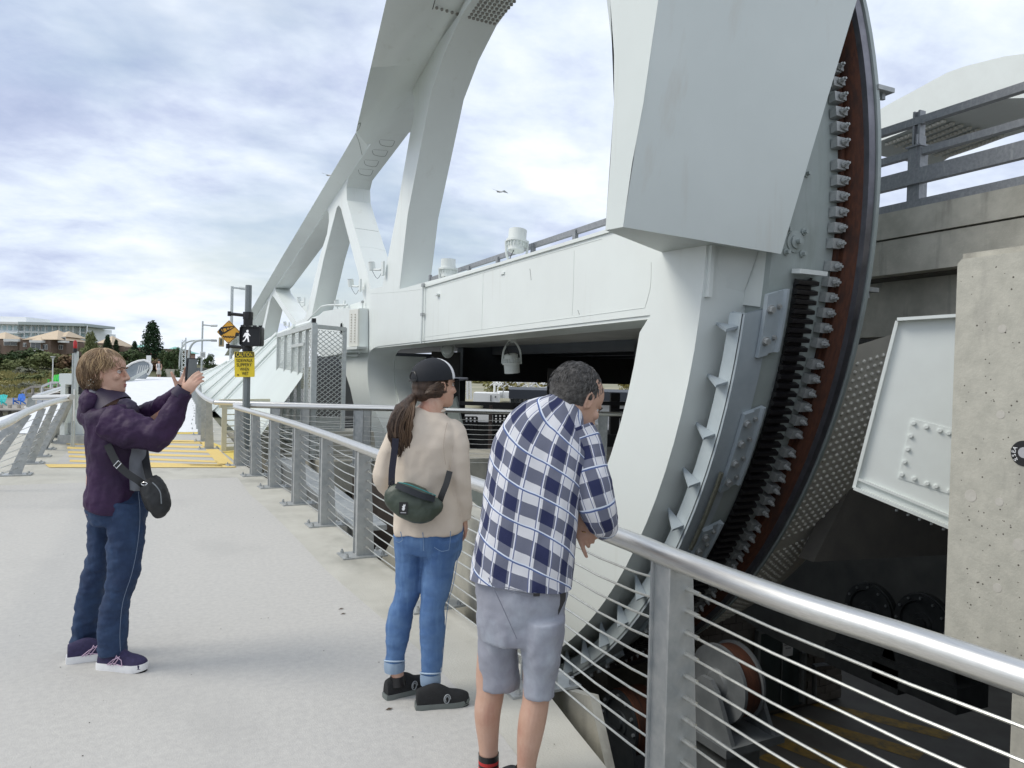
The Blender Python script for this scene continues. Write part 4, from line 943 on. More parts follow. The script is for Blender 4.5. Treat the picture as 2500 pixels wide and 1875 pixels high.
# caution plate
cc = onD(597, 889.5, PD-.11); cs = empty('caution_sign', cc, label='yellow sidewalk slippery when wet sign strapped to the pole', cat='sign')
k_ = (PD-.11)/1800; w2, h2_ = 24.5*k_, 31*k_
tilt_ = radians(2.0); Xc = (rt*cos(tilt_)+UPZ*sin(tilt_)); Yc_ = (UPZ*cos(tilt_)-rt*sin(tilt_))
def rrect(w_, h_, r, cx_=0, cy_=0): 
    o = []
    for sx__, sy__, a0 in ((1, 1, 0), (-1, 1, 90), (-1, -1, 180), (1, -1, 270)):
        for t in (0, 30, 60, 90): g = radians(a0+t); o.append((cx_+sx__*(w_-r)+cos(g)*r, cy_+sy__*(h_-r)+sin(g)*r))
    return o
b = MB(); b.prism([[cc+Xc*x_+Yc_*y_ for x_, y_ in rrect(w2, h2_, .02)]], ns*-.003); b.build('plate', YSG, cs, smooth=False)
flatpoly(rrect(w2, h2_, .02), cc, Xc, Yc_, ns, .002, YSG, cs, 'face'); flatpoly(rrect(w2*.93, 6.6*k_, .006, 0, h2_-7.6*k_), cc, Xc, Yc_, ns, .004, BLACK, cs, 'header')
text_obj('CAUTION', cc+Yc_*(h2_-7.8*k_)+ns*.006, Xc, ns, .098, YSG, cs, boldoff=.002, width=w2*1.62)
for i, (s_, wq, dx_) in enumerate((('SIDEWALK', 1.64, 0), ('SLIPPERY', 1.5, -.006), ('WHEN', .92, .0), ('WET', .66, .012))):
    text_obj(s_, cc+Yc_*(h2_-(22+i*10.6)*k_)+Xc*dx_+ns*.006, Xc, ns, .078, BLACK, cs, boldoff=.0004, width=w2*wq)
bs_ = [(-.11+.02*cos(g*.7)*(.8+.4*((g*7) % 3)/3), -.177+.014*sin(g*.7)) for g in range(9)]; flatpoly(bs_, cc, Xc, Yc_, ns, .005, mat('brown stain', (.20, .10, .02), rough=.8), cs, 'worn_patch')
# pedestrian signal
pc = onD(612, 821, PD-.3); psg = empty('pedestrian_signal', pc, label='black pedestrian signal head showing a white walking figure', cat='signal')
k_ = (PD-.3)/1800; b = MB(); b.prism([[pc+rt*x_+UPZ*y_ for x_, y_ in rrect(26*k_, 24*k_, .035)]], ns*-.14); b.build('housing', BLACK, psg, ang=40)
b = MB()
o_ = [pc+rt*x_+UPZ*y_ for x_, y_ in rrect(25*k_, 23*k_, .03)]; i_ = [pc+rt*x_+UPZ*y_ for x_, y_ in rrect(23.6*k_, 21.6*k_, .028)]; n_ = len(o_)
b.grid([o_+[], [p+ns*.05 for p in o_], [p+ns*.05 for p in i_], i_], closed=True); b.build('visor', BLACK, psg, smooth=False)
b = MB(); b.box((pole_xy.x, pole_xy.y, pc.z-.28), (.12, .12, .16)); b.box((pole_xy.x, pole_xy.y, pc.z+.26), (.14, .14, .14)); b.build('mount', BLACK, psg, smooth=False)
for x_ in (-22, -8, 8, 22): b = MB(); p = pc+rt*(x_*k_)+UPZ*(25*k_)+ns*-.03; b.box(p, (.05, .04, .03), (rt, ns, UPZ)); b.build('hinge', BLACK, psg, smooth=False)
WM = bpy.data.materials.new('lit walk symbol'); WM.use_nodes = True; bb = WM.node_tree.nodes['Principled BSDF']; bb.inputs['Base Color'].default_value = (.8, .8, .8, 1); bb.inputs['Emission Color'].default_value = (1, 1, 1, 1); bb.inputs['Emission Strength'].default_value = .35
def man(l): return flatpoly([((u_-612)*k_, (821-v_)*k_) for u_, v_ in l], pc, rt, UPZ, ns, .004, WM, psg, 'walk_symbol')
man([(604+3*cos(g*pi/5), 808.5+3.2*sin(g*pi/5)) for g in range(10)]); man([(598, 813), (606, 812), (607, 823), (600, 824)]); man([(606, 812), (610, 818), (612, 819.5), (610.5, 821), (606, 818)]); man([(598, 813), (595, 819), (593.5, 823), (595.5, 823.5), (599.5, 818)])
man([(600, 823), (604, 823), (600, 830), (595.5, 835), (592, 834), (597, 829)]); man([(602, 823), (607, 822), (608, 829), (609, 835), (605.5, 835), (605, 830)])
# ------------------------------------------------------------------ barrier post and raised gate arm, left
bg = empty('barrier_cabinet', onZ(185, 1086, 0), label='white steel barrier cabinet at the left edge of the walkway', cat='cabinet')
DB = 14.8
def boxpx(bm, u0_, v0_, u1_, v1_, D, th): 
    a, c = onD(u0_, v1_, D), onD(u1_, v0_, D); w_ = (c-a).dot(rt); h_ = c.z-a.z; m_ = (a+c)/2; bm.box(V((m_.x, m_.y, m_.z))-fd*(th/2), (w_, th, h_), (rt, -fd, UPZ))
b = MB(); boxpx(b, 144, 914, 225, 938, DB, .3); b.build('hood', WH2, bg, smooth=False)
b = MB(); boxpx(b, 145, 938, 160, 1066, DB, .25); boxpx(b, 205, 938, 222, 1070, DB, .25); boxpx(b, 160, 940, 205, 1066, DB+.22, .1); b.build('side_column', WH2, bg, smooth=False)
b = MB(); boxpx(b, 140, 1064, 224, 1084, DB-.02, .32); b.build('foot', GALV, bg, smooth=False); b = MB(); boxpx(b, 131, 1083, 232, 1089, DB-.05, .4); b.build('base_plate', GALV, bg, smooth=False)
b = MB(); boxpx(b, 162, 945, 200, 962, DB+.1, .2); b.build('actuator', BLACK, bg, smooth=False)
b = MB(); boxpx(b, 164, 1033, 175, 1054, DB+.12, .08); b.build('junction_box', GALV, bg, smooth=False)
ba = empty('gate_arm', onD(182, 1110, DB-.6), label='raised white barrier arm with a red lamp on its tip', cat='barrier arm')
b = MB(); boxpx(b, 178, 858, 189, 1000, DB-.62, .06); boxpx(b, 173, 862, 177, 1112, DB-.6, .05); boxpx(b, 175.5, 950, 183, 1118, DB-.66, .03); b.build('arm', GALVL, ba, smooth=False)
b = MB(); boxpx(b, 177.5, 950, 182, 1028, DB-.7, .015); b.build('reflective_strip', WHITE, ba, smooth=False)
p = onD(183.5, 858, DB-.62); b = MB(); b.lathe([(.02, 0), (.03, .04), (.035, .08), (.035, .17), (.02, .21), (.001, .22)], p, (0, 0, 1), 14); b.build('lamp', mat('red lens', (.45, .02, .02), rough=.2), ba); b = MB(); b.cyl(p+V((0, 0, -.02)), p+V((0, 0, .06)), .037, 12); b.build('lamp_base', BLACK, ba)
# ------------------------------------------------------------------ vegetation
def leafmat(n, c, c2): return mat(n, c, c2, sc=.9, rough=.75, spec=.2)
LG = [leafmat('dark leaves', (.045, .075, .03), (.075, .10, .04)), leafmat('mid leaves', (.12, .15, .06), (.18, .19, .08)), leafmat('dry leaves', (.32, .27, .10), (.22, .22, .09)), leafmat('reddish leaves', (.17, .09, .06), (.13, .11, .05)), leafmat('grey leaves', (.24, .24, .18), (.19, .20, .14)), leafmat('cypress leaves', (.018, .04, .018), (.03, .055, .022))]
BARK = mat('bark', (.07, .05, .035), rough=.9)
def crown(kind, n, leaf, seed):
    """unit crown mesh data, leaves spread on and in clumps"""
    rg = random.Random(seed); b = MB(); cl = []
    if kind == 'round':
        for i in range(16):
            g, h = rg.uniform(0, 2*pi), rg.uniform(.15, .9); r_ = sqrt(max(0, 1-(h*1.1-.45)**2/.5))*rg.uniform(.35, .8); cl.append((V((cos(g)*r_*.7, sin(g)*r_*.7, h)), rg.uniform(.16, .34)))
    elif kind == 'column':
        for i in range(34):
            h = i/34; r_ = .36*(1-h**1.7)**.6*min(1, .45+h*3); g = i*2.4; cl.append((V((cos(g)*r_*.62, sin(g)*r_*.62, .05+h*.9)), .09+.13*(1-h)))
    else:
        for i in range(12): g = rg.uniform(0, 2*pi); r_ = rg.uniform(0, .75); cl.append((V((cos(g)*r_, sin(g)*r_, rg.uniform(.1, .6))), rg.uniform(.2, .4)))
    for i in range(n):
        c, r_ = cl[rg.randrange(len(cl))]; d = V((rg.gauss(0, 1), rg.gauss(0, 1), rg.gauss(0, 1))).normalized(); p = c+d*r_*rg.random()**.4
        if p.z < .0: p.z = abs(p.z)*.3
        x = V((rg.uniform(-1, 1), rg.uniform(-1, 1), rg.uniform(-1, 1))).normalized(); y = x.cross(d+V((.01, .02, .03))).normalized(); s_ = leaf*rg.uniform(.6, 1.3)
        b.add([p-x*s_, p+y*s_*.6, p+x*s_, p-y*s_*.6], [(0, 1, 2, 3)])
    return b
CR = {}
def crown_data(kind, seed, mi, n=1100, leaf=.07):
    k = (kind, seed, mi)
    if k not in CR:
        o = crown(kind, n, leaf, seed).build('crown', LG[mi], smooth=False); CR[k] = o.data; bpy.data.objects.remove(o)
    return CR[k]
def plant(name, p, w_, h_, kind, mi, label, cat, seed=1, group=None, trunk=.0, n=1100, leaf=.07):
    o = empty(name, p, label=label, cat=cat, group=group)
    c = bpy.data.objects.new('crown', crown_data(kind, seed, mi, n, leaf)); COL.objects.link(c); c.parent = o; c.location = (0, 0, trunk); c.scale = (w_/1.5, w_/1.5, h_-trunk); c.rotation_euler = (0, 0, seed*1.7+p[0])
    if kind == 'column': c.scale = (w_/.75, w_/.75, h_-trunk)
    b = MB(); b.cyl((0, 0, -.5), (.02*h_, 0, max(trunk, .3)+h_*.45), .03*h_, 7, .012*h_)
    if trunk > .2:
        for g in (0, 2.1, 4.2): b.cyl((.01*h_, 0, trunk*.8), (cos(g)*w_*.25, sin(g)*w_*.25, trunk+(h_-trunk)*.45), .012*h_, 5, .005*h_)
    tk = b.build('trunk', BARK, None); tk.parent = o
    return o
# hillside
def hill_z(D, u_):
    t = min(1, max(0, (D-84)/80)); return -3.1+4.6*t**.8+.5*sin(D*.23+u_*.02)*t
b = MB(); rows = []
for i in range(16):
    D = 82+i*7.5+(i > 12)*(i-12)*40; rows.append([V((*(onD(u_, 880, D).to_2d()), hill_z(D, u_))) for u_ in range(-700, 1100, 60)])
b.grid(rows); b.build('hillside', mat('scrub ground', (.13, .12, .06), (.08, .09, .04), sc=.5, rough=.95), kind='structure')
rg = random.Random(11); names = ['dark green bush', 'olive green shrub', 'dry yellow shrub', 'rusty red bush', 'grey green shrub']
rowsw = ['lowest row just above the dock', 'second row above the dock', 'third row up the slope', 'fourth row up the slope', 'fifth row below the house walls', 'top row against the house walls']
colw = ['at the left edge of the photo', 'below the left awning', 'below the left house', 'left of the big pyramid roof', 'under the big pyramid roof', 'left of the dock lamp', 'just behind the dock lamp', 'left of the barrier cabinet', 'behind the barrier cabinet', 'behind the barrier arm', 'behind the woman in purple']
band_ = [(955, 90, 2.6, 1.3, (2, 4, 2, 2)), (940, 98, 3.0, 1.4, (4, 2, 2, 4)), (925, 108, 3.4, 1.6, (1, 4, 2, 2)), (908, 120, 4.2, 2.0, (1, 1, 2, 4)), (890, 134, 6, 3.3, (0, 1, 1, 3)), (876, 148, 7, 3.6, (0, 1, 0, 3))]
for bi, (v_, D, w_, h_, ms) in enumerate(band_):
    n = 11
    for i in range(n):
        u_ = -40+i*470/n+rg.uniform(-12, 12)+(bi % 2)*20; Dd = D+rg.uniform(-3, 3)
        if u_ > 300 and v_ > 900: continue
        p = onD(u_, 880, Dd); z = hill_z(Dd, u_); k = rg.choice(ms); s_ = rg.uniform(.7, 1.25)
        plant('shrub', (p.x, p.y, z-.2), w_*s_, h_*s_*.8, 'low' if bi < 3 else 'round', k, names[k]+' '+colw[i]+', '+rowsw[bi], 'shrub', seed=bi*3+i % 3, group='shrubs on the slope', n=900, leaf=.085)
gb = MB(); rg = random.Random(4)
for i in range(9000):
    u_ = rg.uniform(-60, 330); D = rg.uniform(84, 125); p = onD(u_, 880, D); z = hill_z(D, u_); s_ = rg.uniform(.15, .45); a = rg.uniform(0, pi); gb.add([(p.x-cos(a)*.12, p.y-sin(a)*.12, z), (p.x+cos(a)*.12, p.y+sin(a)*.12, z), (p.x+rg.uniform(-.2, .2), p.y, z+s_*1.6)], [(0, 1, 2)])
gb.build('dry_grass', LG[2], kind='stuff', smooth=False)
# trees
def tree_at(u_, vb, vt, D, wpx, kind, mi, label, seed=1, name='tree', tr=.15):
    zt = onD(u_, vt, D).z; p = onD(u_, vb, D); h_ = zt-p.z+.5; plant(name, (p.x, p.y, p.z-.5), wpx/1800*D, h_+.5, kind, mi, label, 'tree', seed, trunk=h_*tr, n=2600 if kind == 'column' else 1600, leaf=.035 if kind == 'column' else .06)
tree_at(370, 886, 789, 150, 60, 'column', 5, 'tall dark pointed evergreen right of the houses', 3, 'evergreen_tree', .06)
tree_at(328, 885, 838, 150, 24, 'column', 5, 'small dark conical tree just left of the tall evergreen', 5, 'evergreen_tree', .05)
tree_at(217, 905, 822, 140, 52, 'round', 1, 'leafy green tree behind the barrier lamp', 2)
tree_at(262, 870, 823, 150, 24, 'column', 5, 'small pointed conifer in front of the cream pyramid roof', 8, 'conifer_tree')
tree_at(283, 872, 834, 152, 18, 'column', 5, 'tiny conifer just right of the pyramid roof conifer', 9, 'conifer_tree')
tree_at(415, 912, 858, 130, 64, 'round', 0, 'broad dark bush tree left of the curved street lamps', 6); tree_at(440, 905, 856, 150, 40, 'round', 0, 'dark round tree behind the curved street lamps', 4)
tree_at(340, 905, 866, 135, 60, 'round', 0, 'dark hedge like tree under the tall evergreen', 7); tree_at(512, 905, 874, 150, 36, 'round', 0, 'small dark tree between lamp pole and fascia', 5); tree_at(490, 905, 878, 170, 22, 'round', 0, 'small tree just right of the traffic sign pole', 3)
tree_at(393, 926, 905, 84, 26, 'low', 0, 'low green bush beside the person in white', 4, 'bush'); tree_at(437, 926, 902, 84, 26, 'low', 0, 'low green bush at the foot of the curved lamp', 5, 'bush')
# ------------------------------------------------------------------ houses and hotel
BRK = mat('brown brick', (.20, .145, .11), (.16, .115, .09), sc=.8, rough=.9); RFM = mat('cream shingle roof', (.62, .50, .36), (.55, .44, .31), sc=1.2, rough=.85)
GLD = mat('dark window glass', (.05, .06, .065), (.09, .10, .10), sc=.6, rough=.12, spec=.8); WTR = mat('white trim', (.72, .72, .70), rough=.6); GLT = mat('pale hotel glass', (.40, .55, .57), (.58, .70, .70), sc=.25, rough=.15, spec=.8)
def bpx(parent, name, m, u0_, v0_, u1_, v1_, D, th): b = MB(); boxpx(b, u0_, v0_, u1_, v1_, D, th); return b.build(name, m, parent, smooth=False)
def pyr(parent, m, pts, D, th, name='roof'):
    b = MB(); ul, ur, vb, up_, vp = pts; p = [onD(ul, vb, D), onD(ur, vb, D)]; q = [p[1]-fd*th, p[0]-fd*th]; q = [V((a.x, a.y, p[0].z)) for a in q]; ap = onD(up_, vp, D)-fd*(th/2); ap.z = onD(up_, vp, D).z
    b.add([p[0], p[1], q[0], q[1], ap], [(0, 1, 4), (1, 2, 4), (2, 3, 4), (3, 0, 4), (3, 2, 1, 0)]); return b.build(name, m, parent, smooth=False)
HD = 185
def house(lab, w_, roofs, wins, balc=()):
    o = empty('brick_house', onD((w_[0][0]+w_[0][2])/2, 885, HD), label=lab, cat='house')
    for x in w_: wl_ = bpx(o, 'wall', BRK, *x[:4], HD+x[4], 10)
    for r_ in roofs: pyr(o, RFM, r_[:5], HD+r_[5], r_[6])
    for x in wins:
        f_ = bpx(o, 'window', WTR, x[0]-1, x[1]-1, x[2]+1, x[3]+1, HD+x[4]-.15, .1); bpx(f_, 'pane', GLD, x[0], x[1], x[2], x[3], HD+x[4]-.25, .1)
        b = MB(); um = (x[0]+x[2])/2; boxpx(b, um-.35, x[1], um+.35, x[3], HD+x[4]-.32, .08); b.build('glazing_bar', WTR, f_, smooth=False)
    for x in balc: bpx(o, 'balcony', WTR, *x[:4], HD+x[4]-1.5, 1.6)
    return o
house('brown brick house with large cream pyramid roof and white balconies', [(46, 828, 124, 905, 0), (124, 834, 163, 895, 3), (72, 832, 101, 880, -.8)], [(52, 140, 829, 100, 802, -.5, 14), (72, 102, 832, 87, 822, -1.4, 4), (121, 160, 822, 140, 806, 4, 10)], [(75, 837, 98, 853, -.8), (76, 857, 94, 865, -.8), (105, 842, 115, 852, 0), (131, 824, 159, 831, 3), (144, 843, 152, 852, 3), (57, 838, 63, 846, 0)], [(72, 853, 98, 857, 0), (74, 866, 95, 868, 0), (141, 832, 160, 836, 2), (71, 831, 101, 836, -.2)])
house('brown brick house at the left edge under a white awning', [(-40, 830, 46, 890, 1)], [(-60, 12, 827, -20, 808, 1, 10)], [(10, 835, 41, 842, 1), (-14, 840, -2, 850, 1)], [(8, 828, 44, 833, .5)])
house('partly hidden house with cream pyramid roof behind the woman', [(222, 838, 265, 880, 2), (262, 846, 305, 880, 6)], [(224, 272, 842, 243, 817, 2, 12), (262, 306, 848, 284, 842, 6, 8)], [(234, 846, 244, 856, 2)])
house('small pink brick house with pale green roof beyond the evergreen', [(392, 852, 425, 880, 4)], [], [(402, 858, 408, 866, 4)])
for o_ in list(bpy.data.objects):
    pass
HWH = mat('hotel white', (.86, .88, .88), rough=.6)
ht = empty('hotel_building', onD(120, 870, 260), label='long white and glass hotel with flat overhanging roof behind the brick houses', cat='hotel')
bpx(ht, 'wall', HWH, -60, 789, 45, 900, 262, 20); bpx(ht, 'wall', HWH, 45, 796, 172, 900, 264, 20); bpx(ht, 'wall', HWH, 172, 800, 215, 900, 268, 16); bpx(ht, 'wall', HWH, 213, 812, 233, 900, 272, 14)
bpx(ht, 'penthouse', HWH, 0, 774, 64, 790, 266, 14); bpx(ht, 'roof', WTR, -60, 786.5, 50, 789, 259, 20); bpx(ht, 'roof', mat('grey green eave', (.40, .45, .44), rough=.6), 44, 789.5, 206, 792, 259, 20)
r_ = bpy.data.objects
hb_ = [(x, 797, x+9, 809, 263.7) for x in range(46, 170, 14)]+[(x, 813, x+9, 825, 263.7) for x in range(46, 170, 14)]+[(x, 795, x+8, 806, 261.7) for x in range(-50, 40, 14)]+[(x, 811, x+10, 818, 261.7) for x in range(-50, 40, 14)]+[(176, v_, 186, v_+8, 267.6) for v_ in (803, 815, 827, 839)]+[(193, v_, 205, v_+7, 267.6) for v_ in (802, 815, 829, 842)]+[(216, v_, 229, v_+7, 271.6) for v_ in (816, 830)]
for x in hb_: w__ = bpx(ht, 'window', GLT, *x[:4], x[4], .3)
for v_ in (810, 826, 842): bpx(ht, 'balcony_slab', HWH, -60, v_, 42, v_+1.4, 259.5, 3); bpx(ht, 'balcony_slab', HWH, 45, v_+1, 172, v_+2.2, 261.5, 3); bpx(ht, 'balcony_slab', HWH, 190, v_+1, 212, v_+2.4, 265, 3)
for x in range(58, 214, 17): bpx(ht, 'column', HWH, x, 794, x+.8, 850, 260, .5)
gr1 = empty('green_roof_hall', onD(330, 855, 300), label='distant building with pale turquoise hipped roofs beside the evergreen', cat='building')
TQ = mat('turquoise copper roof', (.27, .55, .47), (.22, .48, .41), sc=.3, rough=.6); pyr(gr1, TQ, (296, 350, 848, 318, 839), 300, 20); pyr(gr1, TQ, (385, 440, 860, 400, 844), 300, 20); bpx(gr1, 'wall', mat('pink brick', (.42, .27, .22), rough=.9), 298, 848, 346, 870, 302, 16); bpx(gr1, 'wall', mat('pink brick'), 388, 858, 436, 880, 302, 16)
# ------------------------------------------------------------------ quay with coloured chairs
DOCK = mat('bleached planks', (.42, .39, .34), (.36, .33, .29), sc=2, rough=.9)
dk = empty('timber_dock', onD(50, 985, 76), label='bleached timber dock on the left shore with coloured chairs', cat='dock')
for i in range(12):
    a = onZ(-120, 1000-i*3.1, -2.8); c = onZ(150-i*1, 1000-i*3.1, -2.8); b = MB(); b.beam(a, c, 1.55 if i else 1.7, .12); b.build('plank', DOCK, dk, smooth=False)
b = MB(); b.beam(onZ(-120, 1003, -3.1), onZ(150, 1003, -3.1), .3, .35); b.build('edge_beam', DOCK, dk, smooth=False)
for k in range(8): p = onZ(-20+k*22, 1004, -3); b = MB(); b.cyl(p+V((0, 0, -1)), p+V((0, 0, .6)), .16, 8); b.build('pile', DOCK, dk)
def chair(u_, v_, z_, col, lab, face=0, sc_=1):
    p = onZ(u_, v_, z_); o = empty('garden_chair', p, label=lab, cat='chair'); m = mat('chair '+lab.split()[0], col, rough=.6); X, Y_ = rt*sc_, -fd*sc_
    Z = UPZ*sc_; g = lambda a, b__, c: p+X*a+Y_*b__+Z*c
    b = MB(); b.hexa([g(-.3, -.25, .38), g(.3, -.25, .38), g(.3, .3, .28), g(-.3, .3, .28), g(-.3, -.25, .42), g(.3, -.25, .42), g(.3, .3, .32), g(-.3, .3, .32)]); b.build('seat', m, o, smooth=False)
    for k in range(5): b = MB(); x = -.28+k*.14; b.beam(g(x, .28, .3), g(x*1.15, .55, 1.05-.03*abs(k-2)), .115*sc_, .03*sc_, Y_); b.build('slat', m, o, smooth=False)
    for s_ in (-1, 1):
        b = MB(); b.beam(g(s_*.38, -.32, .6), g(s_*.38, .45, .58), .13*sc_, .03*sc_); b.build('armrest', m, o, smooth=False); b = MB(); b.beam(g(s_*.36, -.28, 0), g(s_*.36, -.28, .6), .09*sc_, .09*sc_); b.beam(g(s_*.36, -.28, .38), g(s_*.34, .5, .05), .05*sc_, .12*sc_); b.build('leg', m, o, smooth=False)
chair(46, 987, -2.72, (.05, .22, .75), 'blue slatted chair on the timber dock'); chair(-1, 990, -2.72, (.04, .62, .60), 'turquoise chair at the left edge of the dock'); chair(133, 944, -1.2, (.05, .62, .08), 'green chair on the upper landing beside the lamp', sc_=1.3); chair(143, 941, -1.2, (.05, .22, .70), 'azure chair right of the green one', sc_=1.3)
lpn = onZ(128, 950, -1.2); lo_ = empty('dock_lamp', lpn, label='slim pale lamp post on the landing beside the green chair', cat='lamp post'); b = MB(); top_ = onD(131, 872, 46.5)
Dl = (lpn-EY).dot(f0); tz = onD(130, 871, Dl).z; b.cyl(lpn, V((lpn.x, lpn.y, tz-.4)), .07, 8, .05); b.build('pole', WTR, lo_); b = MB(); q0 = V((lpn.x, lpn.y, tz-.45)); b.beam(q0, q0+rt*.1+UPZ*.4, .05, .05); b.beam(q0, q0-rt*.1+UPZ*.4, .05, .05); b.box(q0+UPZ*.45, (.36, .3, .07), (rt, -fd, UPZ)); b.build('lamp_head', WTR, lo_, smooth=False)
gw = empty('gangway', onD(85, 950, 70), label='pale timber gangway with sloping handrails leading up from the dock', cat='gangway')
for (a, c) in (((52, 957), (78, 944)), ((78, 944), (103, 944)), ((103, 944), (125, 934)), ((125, 934), (142, 934)), ((62, 962), (62, 953)), ((103, 945), (103, 966)), ((142, 935), (142, 950)), ((125, 935), (125, 948)), ((80, 945), (80, 962))):
    b = MB(); b.beam(onD(*a, 62), onD(*c, 62), .16, .18); b.build('rail', WTR if a[0] % 2 else DOCK, gw, smooth=False)
bpx(gw, 'landing', DOCK, 95, 950, 160, 953, 62, 6); bpx(gw, 'deck', DOCK, 60, 962, 140, 968, 62, 4)
bo = empty('moored_boat', onD(95, 990, 40), label='grey covered motorboat moored behind the left railing', cat='boat')
def bp3(u_, v_, D, dz=0): return onD(u_, v_, D)
b = MB(); b.grid([[onD(68, 1015, 42), onD(100, 1022, 41), onD(150, 1018, 41)], [onD(58, 994, 42.6), onD(100, 1000, 40.6), onD(165, 996, 41)], [onD(60, 992, 44), onD(100, 996, 43.6), onD(165, 992, 44)]]); b.build('hull', WTR, bo)
b = MB(); b.hexa([onD(64, 994, 43), onD(84, 996, 42), onD(84, 994, 44), onD(66, 992, 44), onD(68, 971, 43.2), onD(88, 971, 42.6), onD(88, 970, 44), onD(70, 970, 44)]); b.build('cabin', mat('grey canvas', (.16, .18, .18), rough=.8), bo, smooth=False)
for u_ in (90, 104, 118): b = MB(); boxpx(b, u_, 976, u_+12, 992, 42.2, .4); b.build('cover', mat('pale blue vinyl', (.38, .42, .48), (.5, .52, .55), sc=3, rough=.5), bo, smooth=False)
# ------------------------------------------------------------------ far end of the ramp
AC = mat('glass screen', (.20, .23, .25), (.30, .33, .35), sc=.6, rough=.15, alpha=None, spec=.6)
ws = empty('wind_screen', onD(345, 925, 66), label='curved glass wind screen wing at the left side of the lifting deck', cat='screen')
op = [(290, 905), (310, 895), (322, 887), (338, 881), (352, 879), (364, 884), (370, 892), (369, 901), (361, 915), (350, 927), (320, 935), (290, 950)]
b = MB(); b.prism([[onD(u_, v_, 64) for u_, v_ in op]], rt*.12); b.build('pane', AC, ws, ang=30)
b = MB(); b.tube([onD(u_, v_, 63.9) for u_, v_ in op[:9]], .10, 6); b.build('rim', WTR, ws)
for i in range(6): b = MB(); b.tube([onD(334+i*6, 915-i*1, 63.8), onD(340+i*5.0, 892, 63.8)], .02, 4); b.build('scratched_streak', WTR, ws)
b = MB(); rows = [[onD(300+t*13, 945-t*8, 55+t*2), onD(308+t*13, 928-t*7, 55+t*2)] for t in range(6)]; b.grid(rows); b.build('ribbed_parapet', mat('pale ribbed panel', (.68, .70, .66), (.52, .54, .50), sc=1, rough=.6, stretch=(20, 20, .2)), ws)
bpx(ws, 'sign_plate', WTR, 357, 868, 368, 883, 70, .1)
# street lamps, traffic signal, pole
def lampole(lab, px, D, r_, name='street_lamp', cat='street lamp'):
    p = [onD(u_, v_, D) for u_, v_ in px]; o = empty(name, V((p[0].x, p[0].y, .2)), label=lab, cat=cat); b = MB(); b.tube([V((p[0].x, p[0].y, -.5))]+smooth_path(p, 4), r_, 7); b.build('pole', GALVL, o); return o
lampole('thin curved street lamp, left of the two arcs', [(437, 928), (439, 870), (443, 850), (452, 839), (464, 833), (481, 831)], 95, .10)
o_ = lampole('curved signal mast reaching right over the road', [(458, 925), (460, 872), (464, 850), (474, 836), (490, 831), (527, 831)], 82, .12, 'signal_mast', 'signal mast'); bpx(o_, 'arm_joint', GALV, 515, 829, 528, 834, 81.8, .2)
ts = empty('traffic_signal', onD(539, 835, 82), label='cream traffic signal head hanging at the mast end left of the warning sign', cat='traffic signal'); bpx(ts, 'housing', mat('signal buff', (.48, .38, .22), rough=.6), 533.5, 824, 545, 846, 82, .3); bpx(ts, 'lenses', mat('signal dark', (.06, .07, .05), rough=.4), 537, 827, 541.5, 842, 81.7, .1)
o_ = lampole('straight pale lighting pole with a short arm and a sign plate', [(491, 930), (493, 860), (495, 784)], 84, .10); b = MB(); b.tube([onD(495, 793, 84), onD(515, 795, 84)], .08, 5); b.cyl(onD(515, 795, 84), onD(530, 795, 84), .14, 6); b.build('lamp_arm', GALVL, o_); bpx(o_, 'sign_plate', WTR, 488.5, 859, 501, 873, 83.8, .1); bpx(o_, 'sign_print', GALV, 491, 862, 499, 870, 83.6, .05)
o_ = lampole('tall thin street lamp just left of the signal pole', [(565, 800), (567, 699)], 45, .09); b = MB(); b.tube([onD(567, 702, 45), onD(590, 704, 45)], .06, 5); b.cyl(onD(585, 703, 45), onD(600, 705, 45), .10, 6); b.build('lamp_arm', GALVL, o_)
sg2 = empty('folding_gate', onD(450, 905, 74), label='narrow lattice gate leaf at the far end of the deck', cat='gate'); b = MB(); A, B = onD(443, 922, 74), onD(452, 922, 72)
for k in range(9): z0 = k*.42; b.beam(A+UPZ*z0, B+UPZ*(z0+.4), .05, .05); b.beam(B+UPZ*z0, A+UPZ*(z0+.4), .05, .05)
b.beam(A, A+UPZ*3.6, .1, .1); b.beam(B, B+UPZ*3.9, .1, .1); b.build('lattice', GALVL, sg2, smooth=False)
lw = empty('low_wall', onD(410, 915, 88), label='pale low retaining wall beyond the far end of the deck', cat='wall'); bpx(lw, 'wall', CON2, 398, 902, 445, 926, 90, .4)
vn = empty('parked_car', onD(481, 915, 95), label='small white car beyond the far end of the deck', cat='car'); bpx(vn, 'body', WHITE, 473, 907, 492, 918, 95, 3.5); bpx(vn, 'cabin', GLD, 476, 898, 489, 907, 95.5, 2.2)
for x in (475, 487): b = MB(); p = onD(x, 918, 94.8); b.cyl(p, p-fd*.25, .3, 10); b.build('wheel', BLACK, vn)
